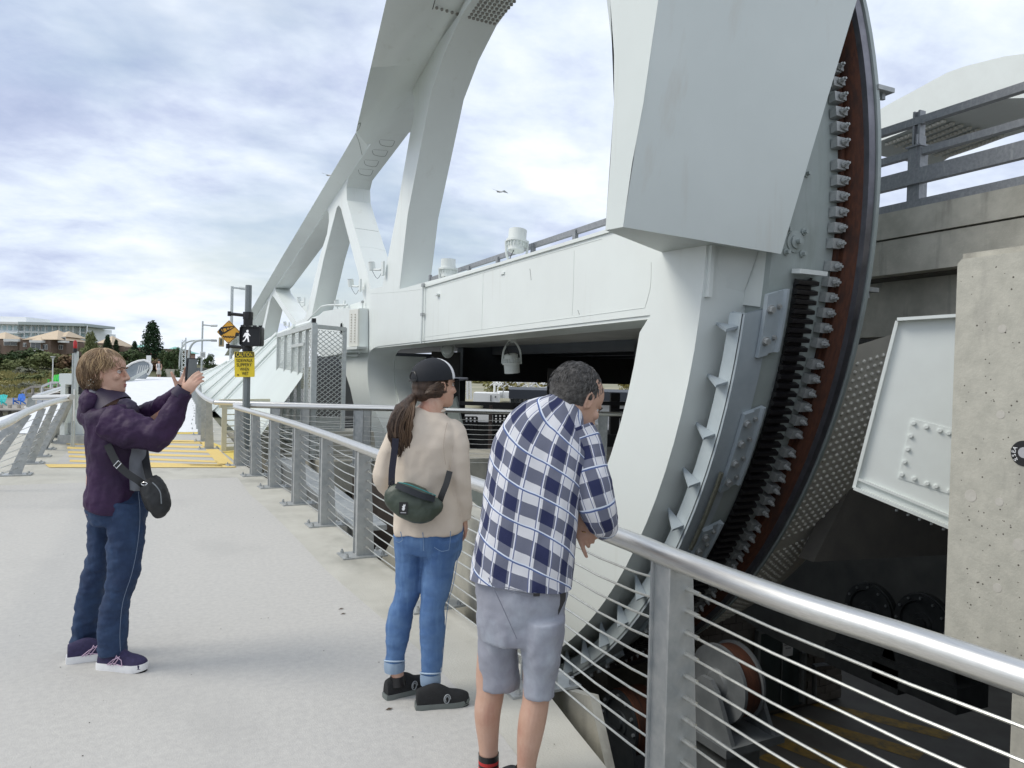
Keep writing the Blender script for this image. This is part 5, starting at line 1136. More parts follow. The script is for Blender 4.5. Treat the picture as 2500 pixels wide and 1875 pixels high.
# ------------------------------------------------------------------ what shows under the span
def column(u_, v0, v1, D, wpx, lab, m=None): o = empty('steel_column', onD(u_, v1, D), label=lab, cat='column'); bpx(o, 'shaft', m or mat('brown black steel', (.045, .04, .036), (.03, .028, .026), sc=1, rough=.6), u_-wpx/2, v0, u_+wpx/2, v1, D, .3)
column(1084, 860, 1190, 20.5, 78, 'dark wide column beside the face of the woman in the cap'); column(1349, 900, 1190, 20.5, 38, 'dark column directly behind the head of the man'); column(1196, 990, 1150, 18, 13, 'thin brown post behind the cross railing', mat('brown post', (.10, .075, .065), rough=.7)); column(1500, 960, 1190, 20.5, 28, 'dark column just right of the face of the man')
tb = empty('terminal_building', onD(1370, 990, 46), label='white low terminal building with thick black flat roof under the span', cat='building')
bpx(tb, 'roof', mat('charcoal fascia', (.03, .035, .045), rough=.6), 1242, 961, 1640, 973, 45.5, 9); bpx(tb, 'wall', WTR, 1285, 973, 1640, 1040, 46.5, 7); bpx(tb, 'wall', WTR, 1243, 973, 1285, 1030, 46.8, 7)
for x in ((1247, 975, 1256, 1004), (1258, 975, 1268, 1004), (1271, 975, 1277, 1004), (1322, 980, 1330, 990), (1530, 986, 1544, 998)): w__ = bpx(tb, 'window', BLACK, x[0]-.6, x[1]-.6, x[2]+.6, x[3]+.6, 46.3, .1); bpx(w__, 'pane', GLD, *x, 46.15, .1)
for u_ in (1286, 1314, 1400, 1450, 1548): bpx(tb, 'post', BLACK, u_, 973, u_+1.6, 1030, 44.5, .15)
wc = empty('white_container', onD(1190, 975, 60), label='long white site container with a door below the dry slope', cat='container'); bpx(wc, 'body', WTR, 1155, 961, 1219, 983, 60, 4); bpx(wc, 'door', GLD, 1197, 965, 1199.5, 980, 59.9, .1); bpx(wc, 'window', GLD, 1208, 967, 1211, 971, 59.9, .1); 
w2_ = empty('white_container', onD(1235, 972, 58), label='short white container standing right of the long one', cat='container'); bpx(w2_, 'body', WTR, 1214, 958, 1252, 972, 64, 4); bpx(w2_, 'door', GALV, 1226, 960, 1227, 971, 63.9, .1)
rows = [[onD(u_, v_+3*sin(u_*.02), D) for u_ in range(1000, 1700, 50)] for v_, D in ((1000, 62), (975, 70), (958, 80), (945, 92), (936, 110), (925, 140), (900, 190), (885, 240))]
b = MB(); b.grid(rows); b.build('far_slope', mat('dry slope', (.34, .31, .22), (.22, .22, .15), sc=.16, rough=.95), kind='structure')
rg = random.Random(8); ORD = ['first', 'second', 'third', 'fourth', 'fifth', 'sixth', 'seventh', 'eighth', 'ninth', 'tenth', 'eleventh', 'twelfth', 'thirteenth', 'fourteenth']
for i, u_ in enumerate(sorted(rg.uniform(1130, 1560) for _ in range(14))):
    v_ = rg.uniform(925, 958); D = 70+(958-v_)*2.2; p = onD(u_, v_+4, D); k_2 = rg.choice((0, 2, 1, 2)); plant('shrub', p, rg.uniform(2.5, 5), rg.uniform(1.2, 2.6), 'low', k_2, ['dark', 'olive', 'yellow'][k_2]+' shrub on the dry slope under the span, '+ORD[i]+' from the left', 'shrub', seed=i % 3, group='shrubs on the dry slope under the span', n=500, leaf=.1)
b = empty('street_lamp', onD(1207, 960, 66), label='white swan neck lamp on the dry slope under the span', cat='street lamp'); m_ = MB(); m_.tube(smooth_path([onD(1207, 962, 62), onD(1207, 938, 62), onD(1204, 930, 62), onD(1197, 928, 62)], 4), .09, 6); m_.build('pole', WTR, b)
sc_ = empty('dock_scaffold', onD(1280, 950, 58), label='tangle of pale trusses and gangways above the terminal roof', cat='scaffold'); m_ = MB(); rg = random.Random(6)
for i in range(70):
    u_ = rg.uniform(1212, 1345); v_ = rg.uniform(922, 952); m_.beam(onD(u_, v_, 58+rg.uniform(-2, 2)), onD(u_+rg.uniform(-22, 22), v_+rg.uniform(-14, 14), 58+rg.uniform(-2, 2)), .07, .07)
for u_ in range(1120, 1150, 7): m_.beam(onD(u_, 930, 50), onD(u_+rg.uniform(-3, 3), 975, 50), .12, .12)
for i in range(14): u_ = rg.uniform(1120, 1150); v_ = rg.uniform(930, 975); m_.beam(onD(u_, v_, 50), onD(u_+rg.uniform(-14, 14), v_+rg.uniform(-8, 8), 50), .05, .05)
m_.build('trusses', WTR, sc_, smooth=False); m_ = MB(); m_.tube(smooth_path([onD(1243, 945, 56), onD(1258, 958, 56), onD(1278, 960, 56), onD(1292, 957, 56)], 4), .13, 6); m_.build('hose', WTR, sc_)
hr = empty('dark_barrier', (6, 20, 0), label='black pipe barrier and turnstile grilles in the shade under the span', cat='barrier')
for (a, c, w_) in (((1122, 984), (1335, 990), .10), ((1180, 992), (1262, 998), .12), ((1135, 1008), (1335, 1012), .07), ((1450, 984), (1545, 986), .10), ((1490, 1001), (1545, 1002), .08)): m_ = MB(); m_.beam(onD(*a, 19.5), onD(*c, 19.5), w_, w_); m_.build('pipe', BLACK, hr)
for u0_, u1_, v0, v1 in ((1206, 1248, 1012, 1110), (1134, 1164, 1018, 1046), (1256, 1262, 990, 1110)):
    m_ = MB(); 
    for v_ in range(v0, v1, 7): m_.beam(onD(u0_, v_, 19.2), onD(u1_, v_, 19.2), .035, .035)
    for u_ in range(u0_, u1_+1, 10): m_.beam(onD(u_, v0, 19.2), onD(u_, v1, 19.2), .045, .045)
    m_.build('grille', BLACK, hr, smooth=False)
cr = empty('parked_car', onD(1290, 1030, 34), label='white parked car half hidden behind the shoulder of the man', cat='car'); m_ = MB(); A = onD(1258, 1062, 34)
def cp_(u_, v_, d_=0): return onD(u_, v_, 34)-fd*d_
m_.prism([[cp_(*q) for q in ((1256, 1060), (1256, 1044), (1268, 1034), (1290, 1031), (1305, 1018), (1345, 1016), (1362, 1032), (1372, 1045), (1372, 1060))]], -fd*1.7); m_.build('body', WHITE, cr, ang=20); m_ = MB(); m_.prism([[cp_(*q, -.02) for q in ((1293, 1031), (1306, 1020), (1342, 1019), (1352, 1031))]], fd*.02); m_.build('window', GLD, cr)
for u_ in (1275, 1352): m_ = MB(); p = onD(u_, 1060, 33.9); m_.cyl(p, p-fd*.22, .30, 14); m_.build('wheel', BLACK, cr)
kb = empty('shade_block', onD(1230, 1100, 19), label='dark block added to stand for the shade behind the cross railing', cat='plinth'); bpx(kb, 'block', mat('shadow concrete', (.05, .05, .05), (.03, .03, .03), sc=2, rough=.8), 1062, 1036, 1330, 1180, 19.6, .3); bpx(kb, 'block', mat('shadow concrete'), 1480, 1064, 1560, 1180, 19.6, .3)  # near-black blocks added to darken the gap behind the railing, shade as colour
bkr = empty('bicycle_rack', onD(1520, 1030, 30), label='row of bicycle hoops and an orange bollard right of the face of the man', cat='rack')
for i in range(6): p = [onD(1512+i*8+q[0], q[1], 30) for q in ((-3, 1052), (-3, 1022), (0, 1016), (3, 1022), (3, 1052))]; m_ = MB(); m_.tube(smooth_path(p, 3), .035, 5); m_.build('hoop', BLACK, bkr)
bpx(bkr, 'bollard', mat('orange red', (.6, .08, .03), rough=.6), 1487, 1040, 1491, 1056, 28, .1); bpx(bkr, 'pavement', ASP, 1480, 1052, 1560, 1064, 30, 4)
# ------------------------------------------------------------------ gulls
for (u_, v_, D, sp, lab) in ((1220, 468, 60, .62, 'gull gliding in the sky right of the truss column'), (803, 428, 70, .6, 'gull just left of the truss chord')):
    p = onD(u_, v_, D); o = empty('gull', p, label=lab, cat='bird'); b = MB(); b.lathe([(.001, -.28), (.06, -.2), (.09, 0), (.06, .18), (.02, .3)], p, rt, 8); b.build('body', WTR, o)
    for s_ in (-1, 1):
        b = MB(); q = -fd*s_*.2; b.add([p+rt*.1, p+rt*-.1, p+q+rt*-.12*1+UPZ*.18-rt*.2*s_*0+rt*(.5*s_), p+q*3+UPZ*(.02)+rt*(.62*s_+.1)], [(0, 1, 2), (0, 2, 3)]); b.build('wing', GALV, o)
# ------------------------------------------------------------------ fine marks placed on the built surfaces
DG = bpy.context.evaluated_depsgraph_get()
def hit(u_, v_, only=None):
    o_ = EY.copy(); d = ray(u_, v_).normalized()
    for k in range(6):
        ok, p, n_, i_, ob, _ = S.ray_cast(DG, o_, d)
        if not ok: return None
        if only is None or (ob and (ob.parent and ob.parent.name == only)): return p, (n_ if n_.dot(d) < 0 else -n_), ob
        o_ = p+d*.01
    return None
def line_on(px, name, m, r=.005, only='bascule_span', lift=.002, n=5, parent=None, closed=False):
    P_ = smooth_path([V((u_, v_, 0)) for u_, v_ in px], n); Q = []
    for q in P_:
        h_ = hit(q.x, q.y, only)
        if h_: Q.append(h_[0]+h_[1]*lift)
    if len(Q) > 1: b = MB(); b.tube(Q, r, 5, closed=closed); return b.build(name, m, parent or span)
WLD = mat('weld seam', (.70, .74, .71), (.66, .70, .67), sc=20, rough=.6); DWL = mat('dark joint line', (.13, .135, .125), rough=.8); RST = mat('rust run', (.34, .20, .11), (.45, .33, .22), sc=30, rough=.9)
DG.update()
line_on([(1035, 823), (1200, 801), (1400, 775), (1575, 751)], 'weld_seam', WLD, .0035)
line_on([(905, 717), (1050, 702), (1250, 645), (1470, 583)], 'weld_seam', WLD, .0035)
line_on([(1180, 668), (1178, 740), (1176, 818)], 'weld_seam', WLD, .0025); line_on([(1402, 612), (1400, 700), (1397, 770)], 'weld_seam', WLD, .0025)
line_on([(1294, 656), (1297, 684)], 'scratch', DWL, .003); line_on([(1411, 757), (1415, 768)], 'scratch', DWL, .003); line_on([(1590, 640), (1588, 700), (1575, 750)], 'weld_seam', WLD, .003)
line_on([(866, 557), (895, 561), (928, 566)], 'joint_line', DWL, .004); line_on([(880, 603), (905, 604), (940, 612)], 'weld_seam', WLD, .0025)
line_on([(868, 326), (876, 345), (884, 378)], 'joint_line', DWL, .006); line_on([(872, 305), (880, 300), (877, 312), (871, 320)], 'joint_line', DWL, .006)
for (cx_, cy_, w_) in ((945, 350, 19), (928, 374, 19), (907, 399, 18), (893, 421, 18)):
    line_on([(cx_-w_, cy_-7), (cx_-w_+2, cy_+1), (cx_-w_+8, cy_+5), (cx_+w_-12, cy_+8), (cx_+w_-5, cy_+5), (cx_+w_, cy_-6)], 'hatch_outline', DWL, .006)
    line_on([(cx_-w_+2, cy_-9), (cx_, cy_-8), (cx_+w_-2, cy_-7)], 'hatch_outline', DWL, .003)
hr_ = MB()
def grid_px(c00, c10, c01, c11, nu, nv):
    for i in range(nu):
        for j in range(nv):
            s_, t = i/(nu-1), j/(nv-1); yield ((c00[0]*(1-s_)+c10[0]*s_)*(1-t)+(c01[0]*(1-s_)+c11[0]*s_)*t, (c00[1]*(1-s_)+c10[1]*s_)*(1-t)+(c01[1]*(1-s_)+c11[1]*s_)*t)
rb_ = None
for u_, v_ in list(grid_px((1146, 41), (1207, 57), (1184, -12), (1256, 2), 7, 8))+[(1066+i*12.5, 18+i*3.8) for i in range(5)]:
    if v_ < -6: continue
    h_ = hit(u_, v_, 'bascule_span')
    if not h_: continue
    M_ = frame(h_[0]+h_[1]*.001, *ortho(h_[1]))
    if rb_ is None: b = MB(); b.cyl((0, 0, 0), (0, 0, .03), .036, 8, .030); rb_ = b.build('bolt_head', mat('shaded bolt paint', (.30, .29, .26), rough=.6), span); rb_.matrix_basis = M_
    else: inst(rb_, span, M_)
line_on([(1040, -5), (1100, 30), (1130, 45)], 'weld_seam', WLD, .0035)
line_on([(1056, 22), (1062, 0)], 'joint_line', DWL, .010)
# walkway: joints, scuffs, scraps of grit
rg = random.Random(21); gm = MB()
for i in range(70):
    u_, v_ = rg.uniform(-100, 1400), 1160+rg.random()**1.3*760; p = onZ(u_, v_, .0055)
    if p.x > rail_at(max(p.y, -.5))[0].x-.02 or p.x < -3: continue
    r_ = rg.uniform(.0015, .0042); gm.cyl(p, p+V((0, 0, r_*.6)), r_, 5, r_*.5)
gm.build('grit', mat('grit', (.14, .13, .11), rough=.95), smooth=False, kind='stuff')
for u_, v_ in ((833, 1487), (965, 1546), (950, 1732), (838, 1499)):
    p = onZ(u_, v_, .006); lf = empty('fallen_leaf', p, label={833: 'small dark curled leaf on the grey coating left of the railing', 965: 'small dark scrap on the concrete by the shoe of the woman in the cap', 950: 'dark fleck lying just below the black shoes', 838: 'tiny dry leaf just below the curled leaf'}[u_], cat='leaf'); b = MB(); b.add([p+V((-.02, 0, 0)), p+V((0, .008, .006)), p+V((.022, .004, .002)), p+V((.002, -.008, .004))], [(0, 1, 2), (0, 2, 3)]); b.build('blade', mat('dry leaf', (.09, .06, .035), rough=.9), lf, smooth=False)
# ------------------------------------------------------------------ people
SK = mat('skin', (.55, .325, .235), (.61, .39, .29), sc=20, rough=.5, bump=.08, bsc=160, streak=((.52, .24, .17), (16, 16, 16), .50, .72))
SK2 = mat('skin tanned', (.47, .285, .205), (.52, .33, .25), sc=12, rough=.55, bump=.05, bsc=140, streak=((.42, .22, .16), (9, 9, 5), .55, .75))
def lerp_(a, b, t): return [x+(y-x)*t for x, y in zip(a, b)]
def sm(rows, n):
    o = []
    for i in range(len(rows)-1):
        p0, p1, p2, p3 = rows[max(i-1, 0)], rows[i], rows[i+1], rows[min(i+2, len(rows)-1)]
        for k in range(n):
            t = k/n; o.append([.5*((2*b)+(c-a)*t+(2*a-5*b+4*c-d)*t*t+(3*b-a-3*c+d)*t**3) for a, b, c, d in zip(p0, p1, p2, p3)])
    o.append(list(rows[-1])); return o
def loft(b, secs, D, n=20, sub=5, wr=0, wf=(14, 14, 14), seed=0, ex=2.0, cap=True, dup=False, attr=None, twist=0, skew=0):
    """secs: (u, v, half width in px, extra distance, half depth in m): a limb or trunk seen from the photographer's spot"""
    rows = sm([list(s_) for s_ in secs], sub); C_ = [onD(r_[0], r_[1], D+r_[3]) for r_ in rows]; m = len(rows); base = len(b.v); acc = 0; nn = n+1 if dup else n
    for i, r_ in enumerate(rows):
        c = C_[i]; t = (C_[min(i+1, m-1)]-C_[max(i-1, 0)]).normalized(); v_ = (c-EY).normalized(); w_ = t.cross(v_)
        if w_.length < .2: w_ = t.cross(UPZ)
        w_.normalize(); vv = w_.cross(t).normalized(); a = r_[2]/1800*(D+r_[3]); h_ = r_[4]
        if i: acc += (c-C_[i-1]).length
        for k in range(nn):
            g = 2*pi*k/n+twist; cs, sn = cos(g), sin(g); e_ = 2/ex
            q = w_*(a*abs(cs)**e_*(1 if cs > 0 else -1))+vv*(h_*abs(sn)**e_*(1 if sn > 0 else -1)); p = c+q
            if wr:
                z = MN.fractal(V((p.x*wf[0], p.y*wf[1], p.z*wf[2]))+V((seed, seed, 0)), .9, 2.1, 3); p += q.normalized()*(z*wr)
            b.v.append(tuple(p))
            if attr is not None: attr.append((g*(.19 if skew else .10), acc+skew*g*.19, 0))
    for i in range(m-1):
        for k in range(n):
            k2 = (k+1) if dup else (k+1) % n; b.f.append([base+i*nn+k, base+i*nn+k2, base+(i+1)*nn+k2, base+(i+1)*nn+k]); b.mi.append(b.m)
    if cap:
        b.f.append([base+k for k in range(n-1, -1, -1)]); b.f.append([base+(m-1)*nn+k for k in range(n)]); b.mi += [b.m]*2
    return b
def remesh(b, name, m, parent, vox=.006, smooth_=3, kind=None, label=None, wr=None):
    o = b.build(name, m, None, smooth=False, fixn=False); md = o.modifiers.new('r', 'REMESH'); md.mode = 'VOXEL'; md.voxel_size = vox; md.use_smooth_shade = True
    if smooth_: s_ = o.modifiers.new('s', 'SMOOTH'); s_.iterations = smooth_; s_.factor = .5
    dg = bpy.context.evaluated_depsgraph_get(); me = bpy.data.meshes.new_from_object(o.evaluated_get(dg)); old = o.data; o.modifiers.clear(); o.data = me; bpy.data.meshes.remove(old)
    if wr:
        amp, f_, sd_ = wr; ns_ = [v.normal.copy() for v in me.vertices]
        for v, n_ in zip(me.vertices, ns_):
            z = MN.fractal(V((v.co.x*f_[0], v.co.y*f_[1], v.co.z*f_[2]))+V((sd_, 0, 0)), .9, 2.1, 3); z2 = 1-abs(MN.noise(V((v.co.x*f_[0]*.6+5, v.co.y*f_[1]*.6, v.co.z*f_[2]*.6+sd_))))*2
            v.co += n_*(amp*(z+.6*z2-.3))
    me.polygons.foreach_set('use_smooth', [True]*len(me.polygons)); me.update(); setp(o, parent); o.name = name
    if kind: o['kind'] = kind
    return o
HEAD = [(0, .084, .035, .028), (.012, .099, .005, .045), (.03, .101, -.02, .056), (.05, .102, -.045, .062), (.075, .100, -.07, .067), (.10, .092, -.088, .071), (.12, .088, -.097, .074), (.138, .096, -.103, .076), (.165, .096, -.106, .078), (.19, .084, -.100, .074), (.212, .058, -.080, .060), (.228, .022, -.045, .034), (.233, -.005, -.02, .008)]
def headpts(b, c, F_, U_, s=1.0, off=0, zmin=0, only=None):
    """c: ear axis point; F_: facing; U_: up"""
    F_ = V(F_).normalized(); U_ = (V(U_)-F_*V(U_).dot(F_)).normalized(); L_ = U_.cross(F_); n = 28; rows = sm([list(x) for x in HEAD], 3); base = len(b.v)
    for z, fx, bx, w_ in rows:
        for k in range(n):
            g = 2*pi*k/n; cs, sn = cos(g), sin(g); mid = (fx+bx)/2; hx = (fx-bx)/2+off
            x = mid+hx*abs(cs)**.85*(1 if cs > 0 else -1); y = (w_+off)*abs(sn)**.95*(1 if sn > 0 else -1); zz_ = z-.10+(off if z > .15 else 0)*((z-.15)/.08)
            b.v.append(tuple(V(c)+(F_*x+L_*y+U_*zz_)*s))
    m = len(rows)
    for i in range(m-1):
        for k in range(n): b.f.append([base+i*n+k, base+i*n+(k+1) % n, base+(i+1)*n+(k+1) % n, base+(i+1)*n+k]); b.mi.append(b.m)
    b.f.append([base+k for k in range(n-1, -1, -1)]); b.f.append([base+(m-1)*n+k for k in range(n)]); b.mi += [b.m]*2
    return F_, U_, L_
def ball(b, c, r, sc=(1, 1, 1), ax=None, n=10):
    ax = ax or (V((1, 0, 0)), V((0, 1, 0)), V((0, 0, 1))); vs = []; m = 7
    for i in range(m+1):
        a = pi*i/m
        for k in range(n): g = 2*pi*k/n; vs.append(V(c)+(ax[0]*(sin(a)*cos(g)*sc[0])+ax[1]*(sin(a)*sin(g)*sc[1])+ax[2]*(cos(a)*sc[2]))*r)
    return b.add(vs, [(i*n+k, i*n+(k+1) % n, (i+1)*n+(k+1) % n, (i+1)*n+k) for i in range(m) for k in range(n)])
def face_feats(b, c, F_, U_, L_, s=1):
    g = lambda x, y, z: V(c)+(F_*x+L_*y+U_*(z-.10))*s
    b.tube([g(.088, 0, .132), g(.100, 0, .115), g(.112, 0, .095), g(.118, 0, .083), g(.108, 0, .074)], [.007*s, .008*s, .010*s, .0125*s, .009*s], 10)
    for k in (-1, 1):
        ball(b, g(.106, k*.012, .079), .009*s, ax=(F_, L_, U_)); ball(b, g(.084, k*.03, .137), .013*s, (1, 1.6, .5), (F_, L_, U_)); ball(b, g(.070, k*.045, .09), .022*s, (1, 1, 1), (F_, L_, U_))
        P_ = [g(-.002, k*.070, .072), g(.010, k*.076, .085), g(.012, k*.080, .108), g(.000, k*.086, .128), g(-.018, k*.088, .130), g(-.024, k*.085, .112), g(-.015, k*.080, .085), g(-.004, k*.074, .070)]; b.tube(P_, .0055*s, 6); ball(b, g(-.006, k*.072, .10), .016*s, (1, .45, 1.5), (F_, L_, U_))
    b.tube([g(.088, -.020, .049), g(.098, -.008, .051), g(.100, 0, .050), g(.098, .008, .051), g(.088, .020, .049)], .0055*s, 8); b.tube([g(.088, -.020, .047), g(.097, -.008, .041), g(.099, 0, .040), g(.097, .008, .041), g(.088, .020, .047)], .006*s, 8); ball(b, g(.088, 0, .018), .018*s, (1, 1.2, .8), (F_, L_, U_))
def face_paint(parent, c, F_, U_, L_, s=1, brow=(.08, .05, .03), lip=(.42, .17, .14)):
    g = lambda x, y, z: V(c)+(F_*x+L_*y+U_*(z-.10))*s
    for k in (-1, 1):
        b = MB(); ball(b, g(.0795, k*.031, .118), .0125*s, ax=(F_, L_, U_)); e_ = b.build('eye', mat('eye white', (.62, .60, .57), rough=.3), parent); b = MB(); ball(b, g(.0905, k*.0315, .118), .0052*s, (.4, 1, 1), (F_, L_, U_)); b.build('iris', mat('iris', (.05, .06, .06), rough=.2), e_)
        b = MB(); b.tube([g(.083, k*.044, .1195), g(.092, k*.036, .124), g(.094, k*.028, .124), g(.088, k*.018, .119)], .0024*s, 6); b.build('eyelid', mat('eyelid shade', (.30, .16, .11), rough=.6), e_)
        b = MB(); b.tube([g(.084, k*.052, .134), g(.096, k*.038, .142), g(.101, k*.026, .141), g(.102, k*.014, .137)], [.002*s, .0035*s, .004*s, .003*s], 6); b.build('eyebrow', mat('brow %.2f' % brow[0], brow, rough=.9), parent)
    b = MB(); b.tube([g(.090, -.019, .0485), g(.101, -.009, .0500), g(.1055, 0, .0485), g(.101, .009, .0500), g(.090, .019, .0485)], [.002*s, .0042*s, .005*s, .0042*s, .002*s], 8); b.tube([g(.090, -.018, .0465), g(.100, -.008, .0415), g(.1035, 0, .0405), g(.100, .008, .0415), g(.090, .018, .0465)], [.002*s, .0045*s, .0055*s, .0045*s, .002*s], 8); b.build('lips', mat('lips', lip, rough=.5), parent)
def hand(b, w_, dirv, across, nrm, s=1, curl=(.35, .4, .45, .5), spread=.06, thumb=1, tcurl=.5, side=1):
    """w_: wrist; dirv: towards the finger tips; across: towards the index side; nrm: out of the palm"""
    d = V(dirv).normalized(); n_ = (V(nrm)-d*V(nrm).dot(d)).normalized(); a = V(across); a = (a-d*a.dot(d)-n_*a.dot(n_)).normalized()
    pl = .092*s; pw = .038*s
    rows = []
    for t, w2, h2 in ((-.1, .026, .019), (0, .028, .018), (.3, .036, .016), (.65, .040, .0145), (.93, .038, .0125), (1.02, .034, .008)):
        c = V(w_)+d*(pl*t); rows.append([c+a*(cos(g)*w2*s)+n_*(sin(g)*h2*s) for g in [2*pi*k/14 for k in range(14)]])
    b.grid(rows, closed=True); k0 = len(b.v)-14*6; b.f.append([k0+k for k in range(13, -1, -1)]); b.f.append([k0+70+k for k in range(14)]); b.mi += [b.m]*2
    for i, (off, ln) in enumerate(((.029, .070), (.0095, .078), (-.0105, .072), (-.029, .057))):
        p = V(w_)+d*(pl*.93)+a*(off*s); dd = (d+a*((1.5-i)*spread)).normalized(); P_ = [p-dd*.014*s, p]; cc = curl[i]; ang = 0
        for sg_, f_ in ((.45, .55), (.32, 1.0), (.23, .8)):
            ang += cc*f_; dv = dd*cos(ang)+n_*sin(ang); p = p+dv*(ln*sg_*s); P_.append(p)
        r_ = .0088*s if i < 3 else .0075*s; b.tube(P_, [r_*1.05, r_*1.08, r_*1.02, r_*.92, r_*.78], 8); ball(b, P_[-1], r_*.8)
    p = V(w_)+d*(pl*.22)+a*(.026*s*side*thumb)+n_*.006*s; dv = (d*.72+a*(.70*side*thumb)+n_*.15).normalized(); P_ = [p-dv*.01, p, p+dv*.034*s]; dv = (dv+d*.35*tcurl+n_*.5*tcurl).normalized(); P_.append(P_[-1]+dv*.030*s); dv = (dv+n_*.3*tcurl).normalized(); P_.append(P_[-1]+dv*.024*s)
    b.tube(P_, [.013*s, .0135*s, .0108*s, .0098*s, .0078*s], 8); ball(b, P_[-1], .0082*s)
def strands(parent, name, m, c, F_, U_, L_, rad, n, a0, endf, wave, thick, seed, flare=0, clump=.25, length=None):
    rg = random.Random(seed); b = MB()
    for i in range(n):
        ph = rg.uniform(-pi, pi); e_ = endf(ph); st = a0*rg.uniform(.3, 1.5); P_ = []; k0 = rg.uniform(0, 6); off = rg.uniform(-.003, .007); tw = rg.uniform(-clump, clump); m_ = 11; rs = []
        if length: e_ = min(e_, st+rg.uniform(*length)) if rg.random() < .0 else e_; s0 = rg.uniform(st, max(st, e_-length[0])); st = s0; e_ = min(e_, s0+rg.uniform(*length))
        for k in range(m_):
            t = k/(m_-1); a = st+(e_-st)*t; p2 = ph+tw*t+wave*sin(k0+t*7)*t; rr3 = 1+off/rad[0]+flare*t*t*rg.uniform(.6, 1.2)
            P_.append(V(c)+(F_*(cos(p2)*sin(a)*rad[0])+L_*(sin(p2)*sin(a)*rad[1])+U_*(cos(a)*rad[2]))*rr3); rs.append(thick*(1-.75*t**2)*(.5+.5*min(1, t*5)))
        b.tube(P_, rs, 4)
    return b.build(name, m, parent)
def shoe(parent, ub, vb, D, fwd, ln=.27, up=(.05, .05, .12), sole=(.85, .85, .85), mark=None, wdt=.044, nm='shoe', soleh=.028, z=0.0):
    F_ = V((fwd[0], fwd[1], 0)).normalized(); L_ = UPZ.cross(F_); p = onZ(ub, vb, z); g = lambda x, y, h_: p+F_*(x*ln)+L_*(y*wdt)+UPZ*h_
    prof = [(-.28, .70, .055, .058), (-.25, .80, .062, .062), (-.1, .85, .075, .070), (.05, .88, .083, .078), (.2, .92, .074, .060), (.35, 1.0, .052, .045), (.5, 1.05, .045, .034), (.62, .95, .036, .028), (.70, .65, .026, .018), (.725, .3, .015, .01)]
    b = MB(); rows = []
    for x, w_, h_, _ in sm([list(q) for q in prof], 3): rows.append([g(x, w_*cos(a), soleh*.6+max(0, h_+.02)*max(-.1, sin(a))**.8 if sin(a) > 0 else soleh*.6) for a in [2*pi*k/20 for k in range(20)]])
    b.grid(rows, closed=True); k0 = len(b.v)-20*len(rows); b.f.append([k0+k for k in range(19, -1, -1)]); b.f.append([len(b.v)-20+k for k in range(20)]); b.mi += [0, 0]
    us = mat('shoe upper %.3f' % up[2], up, tuple(x*.7 for x in up), sc=60, rough=.8, bump=.2, bsc=200); so = b.build(nm, us, parent)
    b = MB(); ol = [(-.31, .35), (-.30, .75), (-.2, .95), (0, .9), (.2, .95), (.42, 1.12), (.6, 1.02), (.7, .7), (.745, .25)]; ring = [(x, w_) for x, w_ in ol]+[(x, -w_) for x, w_ in reversed(ol)]
    sz = lambda x, h_: h_+(.012 if x < -.25 else 0)*0+max(0, x-.5)*.05
    b.grid([[g(x*.985, w_*.95, .0+max(0, x-.5)*.06) for x, w_ in ring], [g(x, w_, soleh*.5+max(0, x-.5)*.05) for x, w_ in ring], [g(x*.99, w_*.97, soleh+max(0, x-.5)*.04) for x, w_ in ring]], closed=True); n_ = len(ring); b.f.append([k for k in range(n_)]); b.f.append([2*n_+k for k in range(n_-1, -1, -1)]); b.mi += [0, 0]
    b.build('sole', mat('sole %.2f' % sole[0], sole, tuple(x*.9 for x in sole), sc=20, rough=.6), so, ang=50)
    b = MB(); b.prism([[g(x*.98, w_*.94, -.001) for x, w_ in ring]], UPZ*.006); b.build('outsole', BLACK, so, smooth=False)
    for k in range(5): b = MB(); x = .06+k*.055; b.tube([g(x, -.30, .100-.35*(x-.05)), g(x+.01, 0, .112-.36*(x-.05)), g(x, .30, .100-.35*(x-.05))], .003, 5); b.build('lace', mat('lace', tuple(q*.5+.02 for q in up), rough=.8), so)
    if mark: mark(g, so)
    return so
def denim(name, c, c2): return mat(name, c, c2, sc=9, rough=.85, bump=.12, bsc=300, streak=((c2[0]*1.3, c2[1]*1.3, c2[2]*1.25), (30, 30, 5), .5, .9))
# =============== woman in the purple jacket ===============
D1 = 4.0
w1 = empty('person', onZ(250, 1630, 0), label='woman in a purple rain jacket and jeans holding up a phone', cat='person')
hc = onD(258, 914, D1); F1 = (rt*1+V((f0.x, f0.y, 0))*.12+UPZ*-.02).normalized(); U1_ = UPZ+rt*.03
b = MB(); F_, U_, L_ = headpts(b, hc, F1, U1_, 1.0); face_feats(b, hc, F_, U_, L_)
loft(b, [(272, 930, 26, 0, .055), (268, 955, 25, 0, .055), (258, 985, 30, 0, .07), (255, 1010, 40, 0, .10)], D1)
loft(b, [(255, 1000, 30, 0, .10), (270, 1050, 52, 0, .17), (280, 1120, 60, 0, .15), (285, 1200, 66, 0, .15), (285, 1250, 68, 0, .15)], D1)
loft(b, [(280, 1040, 20, -.12, .045), (350, 1056, 18, -.15, .042), (395, 1040, 15, -.17, .036), (440, 985, 12, -.16, .030), (452, 958, 10.5, -.15, .024)], D1)
loft(b, [(285, 1040, 20, .15, .045), (350, 1040, 18, .12, .042), (400, 1010, 15, .05, .036), (440, 960, 11, -.02, .026)], D1)
wr = onD(449, 962, D1-.15); up_r = (UPZ*.80+rt*.60).normalized()
hand(b, wr, up_r, (UPZ*.5-rt*.8), (fd*-1+rt*.25), .90, curl=(.34, .42, .50, .58), spread=.004, thumb=1, tcurl=.6)
